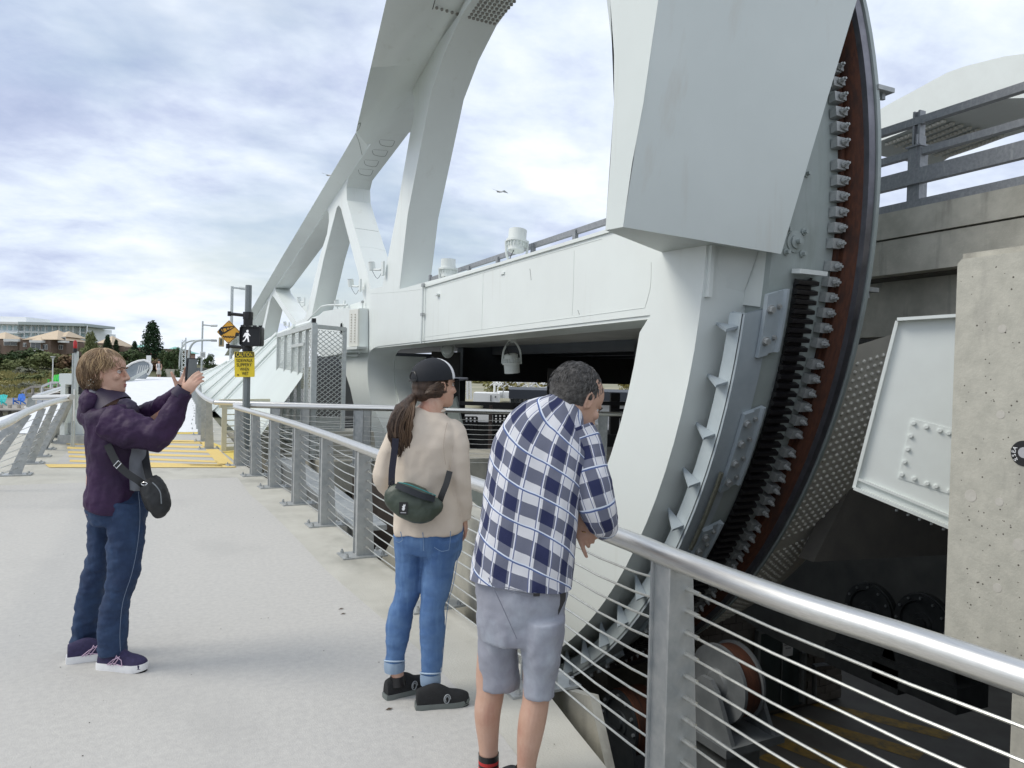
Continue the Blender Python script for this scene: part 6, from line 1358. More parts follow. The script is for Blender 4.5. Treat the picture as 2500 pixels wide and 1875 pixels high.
wl_ = onD(440, 958, D1-.02); hand(b, wl_, (UPZ*.85+rt*.35+fd*-.2), (-rt*.7+UPZ*.3), (fd*1+rt*.2), .95, curl=(.5, .5, .55, .6), spread=.03, thumb=1, tcurl=-.2)
for s_ in ([(306, 1235, 24, -.05, .06), (306, 1380, 22, -.08, .05), (285, 1480, 19, -.06, .045), (272, 1590, 13, -.04, .035)], [(256, 1235, 20, .10, .06), (232, 1380, 15, .10, .05), (222, 1480, 19, .13, .045), (205, 1585, 12, .18, .035)]): loft(b, s_, D1)
remesh(b, 'body', SK, w1, .0045, 3); face_paint(w1, hc, F_, U_, L_, 1, (.14, .09, .05))
# hair
HB = mat('ash blonde hair', (.32, .21, .115), (.14, .085, .045), sc=5, rough=.5, stretch=(6, 6, 1.2), bump=.5, bsc=30, lo=.4, hi=.6); HB2 = mat('blonde streaks', (.52, .37, .21), (.24, .155, .085), sc=9, rough=.4, lo=.4, hi=.6)
cen = hc+U_*.028+F_*-.012
hbm = MB(); ball(hbm, cen+U_*.006-F_*.010, .1, (.94, .82, .95), (F_, L_, U_), 24); ball(hbm, cen-F_*.040-U_*.05, .064, (.8, 1.05, 1.15), (F_, L_, U_), 18); ball(hbm, cen-F_*.045-U_*.083, .047, (.8, 1.1, 1.0), (F_, L_, U_), 16); ball(hbm, cen-F_*.01-U_*.03, .07, (.8, 1.18, 1.0), (F_, L_, U_), 18); ball(hbm, cen+F_*.036+U_*.046, .066, (1, 1.2, .80), (F_, L_, U_), 18)
remesh(hbm, 'hair', HB, w1, .006, 2, wr=(.006, (30, 30, 22), 3)).parent = w1
ef = lambda p: 1.12+.95*min(1, (abs(p)/pi)*1.35)
for mm, n_, sd_ in ((HB, 330, 1), (HB2, 330, 2)): strands(w1, 'hair_strands', mm, cen-F_*.008, F_, U_, L_, (.113, .093, .109), n_, .25, ef, .14, .0024, sd_, flare=.04, clump=.35)
strands(w1, 'hair_strands', HB, cen-F_*.03-U_*.02, F_, U_, L_, (.094, .086, .112), 300, 1.2, lambda p: 2.45 if abs(p) > .9 else 1.6, .16, .0026, 7, flare=.05, clump=.7)
# jacket
PJ = mat('purple shell fabric', (.040, .014, .056), (.022, .009, .034), sc=3, rough=.62, bump=.35, bsc=14, spec=.35, stretch=(1, 1, 1.6))
PJd = mat('dark purple lining', (.022, .012, .035), (.03, .02, .05), sc=4, rough=.6)
b = MB()
loft(b, [(264, 992, 46, 0, .10), (267, 1006, 62, 0, .17), (277, 1035, 63, 0, .205), (280, 1080, 62, 0, .20), (281, 1130, 58, 0, .185), (278, 1180, 57, 0, .19), (273, 1215, 56, 0, .20), (267, 1238, 51, 0, .20)], D1, n=40, sub=6, ex=2.3)
remesh(b, 'jacket', PJ, w1, .008, 3, wr=(.014, (9, 9, 6), 2))
b = MB(); loft(b, [(262, 1035, 44, -.16, .075), (300, 1042, 44, -.17, .075), (345, 1058, 41, -.17, .07), (385, 1060, 36, -.17, .062), (415, 1022, 30, -.17, .055), (436, 982, 22, -.16, .045), (450, 957, 18.5, -.155, .038)], D1, n=28, sub=6)
remesh(b, 'sleeve', PJ, w1, .007, 3, wr=(.012, (13, 13, 10), 5))
b = MB(); loft(b, [(280, 1020, 40, .16, .07), (330, 1030, 38, .17, .065), (372, 1012, 32, .12, .06), (410, 985, 25, .05, .05), (440, 955, 19, 0, .038)], D1, n=28, sub=6)
remesh(b, 'sleeve', PJ, w1, .007, 3, wr=(.008, (16, 16, 13), 9))
b = MB(); loft(b, [(232, 954, 20, 0, .12), (224, 976, 28, 0, .135), (215, 1004, 22, 0, .12), (209, 1026, 15, 0, .09), (211, 1040, 6, 0, .05)], D1, n=28); remesh(b, 'hood', PJ, w1, .007, 3, wr=(.010, (14, 14, 10), 12))
b = MB(); loft(b, [(234, 948, 15, 0, .09), (228, 960, 20, 0, .10), (220, 967, 14, 0, .10)], D1, n=20); remesh(b, 'hood_lining', mat('grey lining', (.20, .20, .23), (.14, .14, .17), sc=6, rough=.7), w1, .007, 2)
b = MB(); loft(b, [(243, 962, 33, 0, .074), (249, 969, 38, 0, .084), (260, 982, 46, 0, .10), (273, 999, 50, 0, .13)], D1, n=28, cap=False); loft(b, [(244, 963, 31, 0, .068), (262, 984, 43, 0, .094)], D1, n=28, cap=False); b.build('collar', PJd, w1)
b = MB(); loft(b, [(300, 985, 18, -.05, .05), (318, 1000, 20, -.06, .05), (330, 1010, 10, -.06, .03)], D1, n=16); remesh(b, 'collar_flap', PJd, w1, .006, 2, wr=(.006, (20, 20, 20), 4))
b = MB(); loft(b, [(437, 968, 22, -.16, .044), (451, 948, 19, -.155, .040)], D1, n=20, cap=False); b.build('cuff', PJd, w1)
b = MB(); loft(b, [(322, 1040, 30, 0, .13), (330, 1100, 30, 0, .13), (335, 1150, 30, 0, .14), (336, 1192, 30, 0, .14)], D1, n=24); remesh(b, 'shirt', mat('grey tee', (.19, .20, .22), (.15, .16, .18), sc=6, rough=.8), w1, .008, 2, wr=(.004, (12, 12, 12), 1))
DN1 = denim('dark blue denim', (.012, .028, .075), (.022, .048, .11))
b = MB()
loft(b, [(293, 1180, 62, 0, .15), (291, 1215, 66, 0, .16), (288, 1245, 69, 0, .165), (288, 1275, 60, 0, .15)], D1, n=32)
loft(b, [(312, 1225, 44, -.08, .085), (308, 1290, 43, -.08, .085), (305, 1350, 40, -.08, .08), (302, 1400, 36, -.08, .072), (288, 1450, 31, -.07, .065), (278, 1500, 33, -.05, .065), (275, 1550, 33, -.04, .065), (276, 1588, 32, -.03, .065), (277, 1600, 31, -.03, .065)], D1, n=24)
loft(b, [(256, 1225, 34, .10, .085), (245, 1290, 28, .10, .085), (242, 1350, 26, .10, .08), (232, 1400, 29, .11, .072), (222, 1450, 31, .12, .065), (214, 1500, 31, .14, .065), (209, 1550, 31, .16, .065), (203, 1585, 31, .18, .065), (202, 1597, 30, .18, .065)], D1, n=24)
remesh(b, 'jeans', DN1, w1, .008, 3, wr=(.007, (14, 14, 22), 6))
def seam(px, D, m, parent, r=.0018, nm='seam', dD=0):
    b = MB(); b.tube(smooth_path([onD(u_, v_, D+dD) for u_, v_ in px], 4), r, 4); b.build(nm, m, parent)
STI = mat('pale stitching', (.13, .17, .24), rough=.8)
seam([(338, 1200), (342, 1260), (336, 1330), (322, 1400), (300, 1470), (293, 1540), (294, 1590)], D1-.155, STI, w1, .0013)
def asx(g, so):
    m = mat('shoe pinkish stripes', (.58, .42, .55), rough=.5)
    for P_ in ([(-.02, .03), (.12, .060), (.25, .075)], [(.05, .026), (.16, .062), (.20, .085)], [(.12, .026), (.22, .060), (.26, .080)], [(-.02, .028), (.1, .04), (.32, .030)], [(.32, .030), (.30, .06), (.2, .078)]): q = MB(); q.tube([g(x, -.97-.12*(x > .1), h_+.012) for x, h_ in P_], .0022, 4); q.build('stripe', m, so)
sdir = rt*1-fd*.0+V((f0.x, f0.y, 0))*-.12
shoe(w1, 276, 1634, D1, sdir, .262, (.035, .028, .085), (.80, .80, .80), asx, soleh=.042)
shoe(w1, 202, 1614, D1, rt+V((f0.x, f0.y, 0))*.55, .262, (.035, .028, .085), (.80, .80, .80), asx, soleh=.042)
ph = empty('smartphone', onD(466, 908, D1-.08), label='black smartphone held up by the woman in purple', cat='phone')
a = onD(466, 908, D1-.10); xd = (rt*.30+V((f0.x, f0.y, 0))*.95).normalized(); yd = (UPZ+rt*.06).normalized(); b = MB(); b.box(a, (.070, .146, .010), (xd, yd, xd.cross(yd))); b.build('body', BLACK, ph, smooth=False)
b = MB(); b.box(a-xd.cross(yd)*-.007, (.063, .138, .001), (xd, yd, xd.cross(yd))); b.build('screen', mat('phone screen', (.16, .18, .19), rough=.08, spec=.8), ph, smooth=False)
b = MB(); q = a+xd.cross(yd)*-.0065+yd*.055-xd*.018; b.box(q, (.03, .035, .004), (xd, yd, xd.cross(yd))); b.build('camera_bump', GLD, ph, smooth=False)
BAGM = mat('black nylon', (.012, .013, .014), (.02, .021, .022), sc=10, rough=.55, bump=.15, bsc=25)
bgp = empty('shoulder_bag', onD(382, 1215, D1-.15), label='small black shoulder bag at the hip of the woman in purple', cat='bag')
b = MB(); loft(b, [(362, 1168, 20, -.15, .03), (370, 1185, 28, -.15, .05), (382, 1215, 30, -.15, .06), (388, 1245, 24, -.15, .055), (384, 1262, 10, -.15, .03)], D1, n=28, ex=2.6); remesh(b, 'pouch', BAGM, bgp, .006, 2, wr=(.006, (22, 22, 16), 3))
b = MB(); b.tube(smooth_path([onD(u_, v_, D1+q) for u_, v_, q in ((372, 1178, -.21), (384, 1190, -.21), (392, 1205, -.21), (394, 1230, -.21))], 4), .003, 5); b.build('zip', GALV2, bgp)
def strap(px, D, wd, m, parent, nm='strap', th=.004):
    P_ = smooth_path([onD(u_, v_, D+q) for u_, v_, q in px], 5); b = MB(); rows = []
    for i, p in enumerate(P_):
        t = (P_[min(i+1, len(P_)-1)]-P_[max(i-1, 0)]).normalized(); v_ = (p-EY).normalized(); w_ = t.cross(v_).normalized()*wd/2; rows.append([p-w_-v_*th, p+w_-v_*th, p+w_+v_*th, p-w_+v_*th])
    b.grid(rows, closed=True); b.f.append([0, 1, 2, 3]); b.mi.append(0); return b.build(nm, m, parent)
strap([(262, 1085, -.205), (285, 1130, -.215), (310, 1155, -.215), (340, 1175, -.205), (352, 1186, -.18)], D1, .036, BAGM, bgp); strap([(352, 1075, -.02), (354, 1110, -.06), (358, 1140, -.12), (366, 1172, -.16)], D1, .036, BAGM, bgp)
b = MB(); pB = onD(287, 1134, D1-.228); xx, yy = (rt*.75-UPZ*.66), (rt*.66+UPZ*.75); b.tube([pB+xx*sx_*.010+yy*sy_*.018 for sx_, sy_ in ((-1, -1), (1, -1), (1, 1), (-1, 1))], .0026, 6, closed=True); b.build('buckle', mat('shiny metal', (.8, .8, .8), rough=.2, metal=1), bgp)
b = MB(); pB = onD(352, 1181, D1-.20); b.tube([pB+rt*cos(g)*.016+UPZ*sin(g)*.008 for g in [k*pi/4 for k in range(8)]], .0025, 6, closed=True); b.build('ring', mat('shiny metal'), bgp)
folds(PJ, (9, 9, 5), .55, .03)
folds(DN1, (7, 7, 11), .35, .02)
# =============== woman in the cap ===============
D2 = 3.72
w2 = empty('person', onZ(1035, 1720, 0), label='woman in a beige sweater and cap, seen from behind at the railing', cat='person')
hc2 = onD(1063, 946, D2+.02); F2 = (rt*.80+V((f0.x, f0.y, 0))*.60-UPZ*.02).normalized()
b = MB(); F_, U_, L_ = headpts(b, hc2, F2, UPZ, .98); face_feats(b, hc2, F_, U_, L_, .98)
loft(b, [(1050, 960, 28, .02, .055), (1054, 985, 27, .0, .055), (1048, 1010, 36, 0, .06)], D2); loft(b, [(1045, 1010, 34, 0, .06), (1040, 1060, 60, 0, .10), (1035, 1150, 58, 0, .10), (1045, 1280, 66, 0, .11)], D2)
loft(b, [(1108, 1050, 18, 0, .04), (1124, 1170, 16, 0, .036), (1132, 1265, 12, .02, .028)], D2); loft(b, [(975, 1060, 18, 0, .04), (942, 1150, 16, .02, .036), (955, 1200, 12, .15, .028)], D2)
hand(b, onD(1133, 1262, D2+.03), (UPZ*-.9+rt*.1+V((f0.x, f0.y, 0))*.35), (V((f0.x, f0.y, 0))), (-rt), .92, curl=(.3, .3, .35, .4), thumb=1)
hand(b, onD(962, 1205, D2+.2), (UPZ*-.2+rt*.9+V((f0.x, f0.y, 0))*.3), UPZ, fd, .9, curl=(.4, .4, .4, .4))
loft(b, [(1010, 1290, 30, 0, .06), (998, 1420, 24, 0, .05), (975, 1500, 20, 0, .05), (965, 1600, 17, 0, .04), (970, 1640, 15.5, 0, .036), (972, 1668, 15, 0, .036)], D2); loft(b, [(1070, 1290, 32, -.02, .06), (1065, 1420, 26, -.04, .05), (1056, 1510, 20, -.05, .05), (1053, 1630, 17, -.05, .04), (1054, 1672, 15.5, -.05, .036), (1056, 1695, 15, -.05, .036)], D2)
remesh(b, 'body', SK, w2, .0045, 3); face_paint(w2, hc2, F_, U_, L_, .98, (.06, .04, .03))
HR = mat('dark brown hair', (.075, .042, .026), (.035, .02, .013), sc=8, rough=.42, stretch=(8, 8, 1), bump=.5, bsc=30); HR2 = mat('brown hair light', (.16, .10, .062), (.08, .05, .03), sc=8, rough=.4)
cen = hc2+U_*.03-F_*.012
b = MB(); ball(b, cen-F_*.016-U_*.012, .1, (1.02, .84, .98), (F_, L_, U_), 22); ball(b, cen-F_*.06-U_*.06, .055, (1, 1.05, .8), (F_, L_, U_), 16); remesh(b, 'hair', HR, w2, .006, 2, wr=(.003, (40, 40, 14), 3))
kn = onD(1008, 968, D2-.04); b = MB(); rg = random.Random(3)
for mm, n_ in ((HR, 120), (HR2, 60)):
    b = MB()
    for i in range(n_):    # swept back over the ear into the tie
        k = 1 if rg.random() < .75 else -1; z0 = rg.uniform(-.052, .035); s0 = cen+F_*rg.uniform(.02, .045)+L_*k*.070+U_*z0; mid = cen-F_*.055+L_*k*.082+U_*(z0*.5-.035)
        b.tube(smooth_path([s0, cen-F_*.01+L_*k*.086+U_*(z0*.8-.02), mid, kn+V((rg.uniform(-.008, .008), rg.uniform(-.008, .008), rg.uniform(-.01, .01)))], 4), .0032, 4)
    b.build('hair_strands', mm, w2)
b = MB(); loft(b, [(1010, 966, 8, -.04, .018), (998, 985, 17, -.07, .03), (984, 1012, 26, -.09, .04), (976, 1040, 29, -.10, .042), (976, 1066, 25, -.10, .035), (980, 1088, 17, -.10, .024), (984, 1104, 5, -.10, .01)], D2, n=22); remesh(b, 'ponytail', HR, w2, .006, 2, wr=(.007, (38, 38, 9), 8))
for mm, n_, sd_ in ((HR, 90, 4), (HR2, 80, 5)):
    rg = random.Random(sd_); b = MB()
    for i in range(n_):
        a = rg.uniform(-1, 1); d_ = rg.uniform(.4, 1.1); w_ = rg.uniform(-4, 4); P_ = [onD(1010, 966, D2-.045), onD(998+a*14, 986, D2-.07-.03*d_), onD(984+a*25+w_, 1013, D2-.09-.042*d_), onD(976+a*29-w_, 1041, D2-.10-.044*d_), onD(976+a*26+w_*1.3, 1067, D2-.10-.038*d_), onD(979+a*20-w_, 1089+rg.uniform(-8, 6), D2-.10-.025*d_), onD(984+a*12+w_*2, 1104+rg.uniform(-14, 12), D2-.10-.01*d_)]
        b.tube(smooth_path(P_, 3), .0027, 4)
    b.build('hair_strands', mm, w2)
b = MB(); ball(b, kn, .017, (1, 1, .8)); b.build('hair_tie', BLACK, w2)
# cap
CAPM = mat('navy black cap cloth', (.006, .008, .012), (.010, .012, .017), sc=10, rough=.8, bump=.1, bsc=200)
cp = empty('baseball_cap', cen, label='black trucker cap with a white front panel on the woman at the railing', cat='cap')
tiltF = (F_-U_*.06).normalized(); tU = L_.cross(tiltF)*-1
tU = (U_-F_*.10).normalized(); tiltF = (F_+U_*.10).normalized(); cc2 = cen+tU*.020
def capp(a, h_):
    r_ = (1-h_**2.4)**.5 if h_ < 1 else 0
    return cc2+(tiltF*(cos(a)*.118-.004)+L_*(sin(a)*.098))*r_+tU*(h_*.112-.012+.020*cos(a)*(1-h_)*0)
b = MB(); hs = [0, .12, .25, .4, .55, .7, .82, .92, .98, 1.0]; na = 40
mi = []
b.grid([[capp(2*pi*k/na, h_) for k in range(na)] for h_ in hs], closed=True)
b.mi = [1 if (abs((((2*pi*(k+.5)/na)+pi) % (2*pi))-pi) < .98 and i < 8) else 0 for i in range(len(hs)-1) for k in range(na)]
cr_ = b.build('crown', [CAPM, mat('white foam panel', (.78, .78, .78), rough=.8)], cp)
b = MB(); rows = []
for k in range(17):
    a = -1.05+2.1*k/16; i_ = capp(a, .03); fx = cos(a*1.15); o_ = i_+tiltF*(.085*max(.0, fx)**.6)+tU*(-.004); rows.append([i_, i_.lerp(o_, .5)+tU*.003, o_, o_-tU*.008, i_-tU*.009])
b.grid(rows); b.build('visor', mat('grey black brim', (.045, .047, .055), rough=.7), cp); b = MB(); ball(b, capp(0, 1.0)+tU*.001, .008, (1, 1, .5)); b.build('button', CAPM, cp)
b = MB(); P_ = [capp(pi+x, h_)+(-tiltF*.002) for x, h_ in ((-.38, .03), (-.30, .28), (-.15, .42), (.15, .42), (.30, .28), (.38, .03))]; b.tube(P_, .003, 5); b.tube([capp(pi-.36, .05)-tiltF*.003, capp(pi, .05)-tiltF*.003, capp(pi+.36, .05)-tiltF*.003], .007, 5); b.build('back_strap', BLACK, cp)
# sweater
BE = mat('beige sweatshirt', (.66, .575, .48), (.61, .525, .435), sc=5, rough=.9, bump=.1, bsc=160)
b = MB(); loft(b, [(1050, 1000, 32, 0, .055), (1048, 1010, 48, 0, .075), (1045, 1026, 74, 0, .10), (1040, 1050, 82, 0, .12), (1036, 1090, 80, 0, .13), (1032, 1140, 76, 0, .125), (1034, 1200, 77, 0, .125), (1040, 1245, 82, 0, .13), (1044, 1280, 84, 0, .135), (1045, 1299, 82, 0, .135)], D2, n=40, sub=6, ex=2.4)
loft(b, [(1092, 1034, 20, 0, .05), (1104, 1052, 28, 0, .06), (1114, 1082, 29, -.01, .06), (1119, 1120, 27, -.02, .055), (1124, 1165, 26, -.02, .055), (1129, 1210, 24, 0, .05), (1131, 1245, 20, .01, .042), (1133, 1268, 17, .02, .034)], D2, n=26)
loft(b, [(985, 1045, 28, 0, .06), (965, 1080, 28, -.01, .06), (948, 1120, 27, .0, .055), (938, 1160, 24, .02, .055), (950, 1195, 22, .1, .05), (962, 1205, 18, .18, .04)], D2, n=26)
remesh(b, 'sweater', BE, w2, .008, 3, wr=(.013, (6, 6, 5), 7))
seam([(1092, 1032), (1086, 1060), (1083, 1095), (1088, 1135)], D2-.128, mat('sweater seam', (.46, .38, .31), rough=.9), w2, .0014)
b = MB(); b.tube([onD(1049+36*cos(g), 1003+5*sin(g)-2, D2+.03*-sin(g)) for g in [k*2*pi/20 for k in range(20)]], .008, 6, closed=True); b.build('neck_rib', BE, w2)
DN2 = denim('mid blue denim', (.055, .125, .285), (.10, .19, .36))
b = MB(); loft(b, [(1046, 1285, 85, 0, .125), (1047, 1305, 84, 0, .13), (1046, 1330, 82, 0, .125), (1042, 1350, 76, 0, .11)], D2, n=34)
loft(b, [(1002, 1310, 42, 0, .10), (999, 1350, 34, 0, .09), (998, 1400, 32, 0, .08), (996, 1440, 31, 0, .075), (986, 1475, 28, 0, .068), (976, 1505, 31, 0, .068), (971, 1545, 30, 0, .066), (966, 1590, 24, 0, .055), (964, 1615, 23, 0, .052)], D2, n=24)
loft(b, [(1078, 1310, 46, -.03, .10), (1073, 1350, 42, -.03, .09), (1068, 1400, 39, -.03, .08), (1063, 1440, 36, -.04, .075), (1057, 1475, 30, -.05, .068), (1055, 1510, 31, -.05, .068), (1055, 1550, 30, -.05, .066), (1054, 1610, 26, -.05, .055), (1053, 1645, 24, -.05, .052)], D2, n=24)
remesh(b, 'jeans', DN2, w2, .007, 3, wr=(.0038, (9, 9, 22), 4))
CUF = denim('pale denim cuff', (.21, .29, .40), (.27, .35, .45))
for (u_, v0, v1, dD) in ((963, 1612, 1637, 0), (1051, 1642, 1668, -.05)):
    b = MB(); loft(b, [(u_, v0, 24.5, dD, .055), (u_, (v0+v1)/2, 25.5, dD, .057), (u_+.5, v1, 24.5, dD, .055)], D2, n=24); b.build('turn_up', CUF, w2); b = MB(); b.tube([onD(u_+25*cos(g), v0+3*sin(g), D2+dD-.056*sin(g)) for g in [k*2*pi/22 for k in range(22)]], .004, 5, closed=True); b.build('frayed_edge', mat('pale thread', (.4, .5, .6), rough=.9), w2)
    b = MB(); loft(b, [(u_+7, v1+12, 17.5, dD, .042), (u_+9, v1+34, 20, dD, .045)], D2, n=18); b.build('sock', BLACK, w2)
ST2 = mat('denim stitching', (.16, .25, .40), rough=.8)
for px in ([(1100, 1297), (1099, 1322), (1096, 1342)], [(1060, 1336), (1078, 1346), (1097, 1342)], [(978, 1298), (983, 1318)], [(966, 1322), (975, 1324), (984, 1318)], [(1032, 1300), (1034, 1320), (1034, 1345)], [(1120, 1345), (1108, 1420), (1094, 1475), (1085, 1560), (1078, 1640)]): seam(px, D2, ST2, w2, .0018, dD=-.135 if px[0][1] < 1340 else -.05)
def spiral(g, so):
    m = mat('grey logo print', (.28, .30, .31), rough=.5); q = MB(); q.tube([g(.28+.075*(1-k*.028)*cos(k*.5)*.9, -1.04, .052+.026*(1-k*.028)*sin(k*.5)) for k in range(22)], .0028, 4); q.build('print', m, so)
shoe(w2, 972, 1700, D2, rt*.8+V((f0.x, f0.y, 0))*.55, .252, (.014, .015, .016), (.15, .17, .16), spiral, soleh=.030, wdt=.038)
shoe(w2, 1052, 1728, D2, rt*.97+V((f0.x, f0.y, 0))*.25, .258, (.014, .015, .016), (.15, .17, .16), spiral, soleh=.030, wdt=.038)
# green sling bag
GB = mat('forest green leather', (.050, .068, .048), (.038, .052, .037), sc=5, rough=.45, bump=.1, bsc=30)
sl = empty('sling_bag', onD(1010, 1225, D2-.2), label='dark green sling bag hanging on the back of the woman in the cap', cat='bag')
b = MB(); loft(b, [(955, 1190, 16, -.17, .035), (968, 1206, 36, -.18, .055), (1000, 1224, 44, -.19, .06), (1035, 1236, 42, -.19, .06), (1062, 1232, 26, -.18, .045), (1073, 1222, 10, -.17, .02)], D2, n=30, ex=2.8); remesh(b, 'pouch', GB, sl, .006, 2, wr=(.004, (16, 16, 16), 2))
strap([(967, 1184, -.235), (995, 1196, -.255), (1035, 1212, -.255), (1062, 1218, -.235)], D2, .030, mat('dark pocket', (.018, .022, .028), rough=.7), sl, 'pocket_opening', .006)
b = MB(); b.tube(smooth_path([onD(u_, v_, D2-q) for u_, v_, q in ((972, 1178, .235), (995, 1182, .262), (1035, 1198, .262), (1064, 1210, .24))], 4), .0025, 5); b.build('zip', mat('teal zip', (.03, .22, .22), rough=.5), sl)
pB = onD(985, 1241, D2-.262); b = MB(); b.box(pB, (.040, .058, .004), (rt, UPZ, fd)); pt_ = b.build('patch', BLACK, sl, smooth=False)
animal = [(-2, -12), (4, -11), (7, -4), (6, 3), (9, 8), (7, 15), (4, 10), (0, 14), (-1, 7), (-6, 5), (-3, 0), (-7, -6)]
b = MB(); lp_ = [pB+fd*.0025+rt*(x*.0011)+UPZ*(y*.0012+.004) for x, y in animal]; b.add(lp_, [t for t in tessellate_polygon([lp_])]); b.build('emblem', WHITE, pt_, smooth=False); b = MB(); b.box(pB+fd*.0025-UPZ*.020, (.026, .004, .001), (rt, UPZ, fd)); b.build('print', mat('grey print'), pt_, smooth=False)
strap([(966, 1070, -.145), (962, 1110, -.15), (957, 1150, -.16), (956, 1185, -.17)], D2, .032, mat('navy webbing', (.02, .02, .035), rough=.8), sl); strap([(1098, 1150, -.12), (1090, 1180, -.15), (1080, 1205, -.17), (1072, 1228, -.17)], D2, .030, BAGM, sl)
b = MB(); b.tube([onD(956+4*sin(k*2.2), 1168+k*4, D2-.2) for k in range(11)], .004, 5); b.tube([onD(950+3*cos(k), 1180+k*5, D2-.19) for k in range(7)], .003, 5); b.build('cord', BLACK, sl)
folds(BE, (6, 6, 3.5), .40, .03); folds(DN2, (6, 6, 12), .35, .02)
# =============== man in the plaid shirt ===============
D3 = 2.86
w3 = empty('person', onZ(1250, 1950, 0), label='man in a blue and white plaid shirt and grey shorts leaning on the handrail', cat='person')
hc3 = onD(1405, 983, D3+.08); awy = V((f0.x, f0.y, 0))
F3 = (rt*.66-UPZ*.58+awy*.44).normalized(); U3 = (UPZ*.81+rt*.44+awy*.40)
b = MB(); F_, U_, L_ = headpts(b, hc3, F3, U3, 1.04); face_feats(b, hc3, F_, U_, L_, 1.04)
loft(b, [(1398, 980, 44, .06, .062), (1376, 1002, 46, .05, .065), (1352, 1030, 58, .03, .075)], D3); loft(b, [(1360, 1030, 50, .04, .07), (1320, 1100, 90, .02, .10), (1290, 1250, 95, 0, .10), (1275, 1400, 100, -.02, .11)], D3)
loft(b, [(1420, 1090, 34, .0, .05), (1440, 1180, 32, -.02, .05), (1470, 1262, 26, .02, .045), (1440, 1275, 24, .12, .04), (1412, 1262, 18, .2, .03)], D3)
wr = onD(1407, 1258, D3+.07); hand(b, wr, (UPZ*-.80+rt*.42+fd*.1), (-rt*.9-UPZ*.3), (awy), 1.06, curl=(.12, .75, .85, .95), spread=.05, thumb=1, tcurl=.3)
loft(b, [(1406, 1262, 21, .07, .03), (1390, 1235, 27, .10, .038), (1360, 1200, 34, .12, .045)], D3)
loft(b, [(1235, 1400, 45, .02, .08), (1215, 1520, 42, .08, .075), (1198, 1640, 36, .10, .065), (1197, 1690, 34, .10, .062), (1191, 1730, 33, .10, .062), (1190, 1765, 30, .10, .056), (1192, 1810, 25, .10, .045), (1193, 1850, 23, .10, .038), (1194, 1940, 22, .1, .038)], D3)
loft(b, [(1310, 1400, 45, -.03, .08), (1315, 1520, 42, -.03, .075), (1312, 1650, 36, -.02, .065), (1308, 1710, 33, -.02, .062), (1300, 1755, 34, -.02, .062), (1293, 1800, 31, -.02, .056), (1287, 1850, 25, -.02, .045), (1284, 1900, 22, -.02, .038), (1286, 1990, 22, -.02, .038)], D3)
bd3 = remesh(b, 'body', SK2, w3, .0045, 3); face_paint(w3, hc3, F_, U_, L_, 1.04, (.05, .045, .04))
p_ = wr+(UPZ*-.80+rt*.42).normalized()*.118+rt*.016; q = MB(); q.tube([onD(1425+5.8*cos(g), 1296+3.2*sin(g)+.3*5*cos(g), D3+.055-.010*sin(g)) for g in [k*pi/6 for k in range(12)]], .0022, 6, closed=True); q.build('ring', mat('gold', (.75, .5, .25), rough=.2, metal=1), w3)
HG = mat('salt and pepper hair', (.035, .032, .030), (.10, .095, .09), sc=55, rough=.6, bump=.7, bsc=90, lo=.4, hi=.7); HG2 = mat('grey hair', (.14, .135, .13), (.06, .057, .054), sc=20, rough=.5)
b = MB(); cen3 = hc3+(U_*.036-F_*.012)*1.04; ball(b, cen3-F_*.020+U_*.004, .110, (1.0, .84, 1.03), (F_, L_, U_), 26); ball(b, cen3-F_*.045-U_*.055, .072, (.82, .98, .85), (F_, L_, U_), 18); remesh(b, 'hair', HG, w3, .005, 2, wr=(.003, (60, 60, 60), 3))
for mm, n_, sd_ in ((HG, 500, 1), (HG2, 520, 2)): strands(w3, 'hair_strands', mm, cen3-F_*.014, F_, U_, L_, (.1165, .0930, .1140), n_, .05, lambda p: .95+.95*min(1, abs(p)/1.5)**1.4, .02, .0013, sd_, flare=.012, clump=.10, length=(.14, .24))
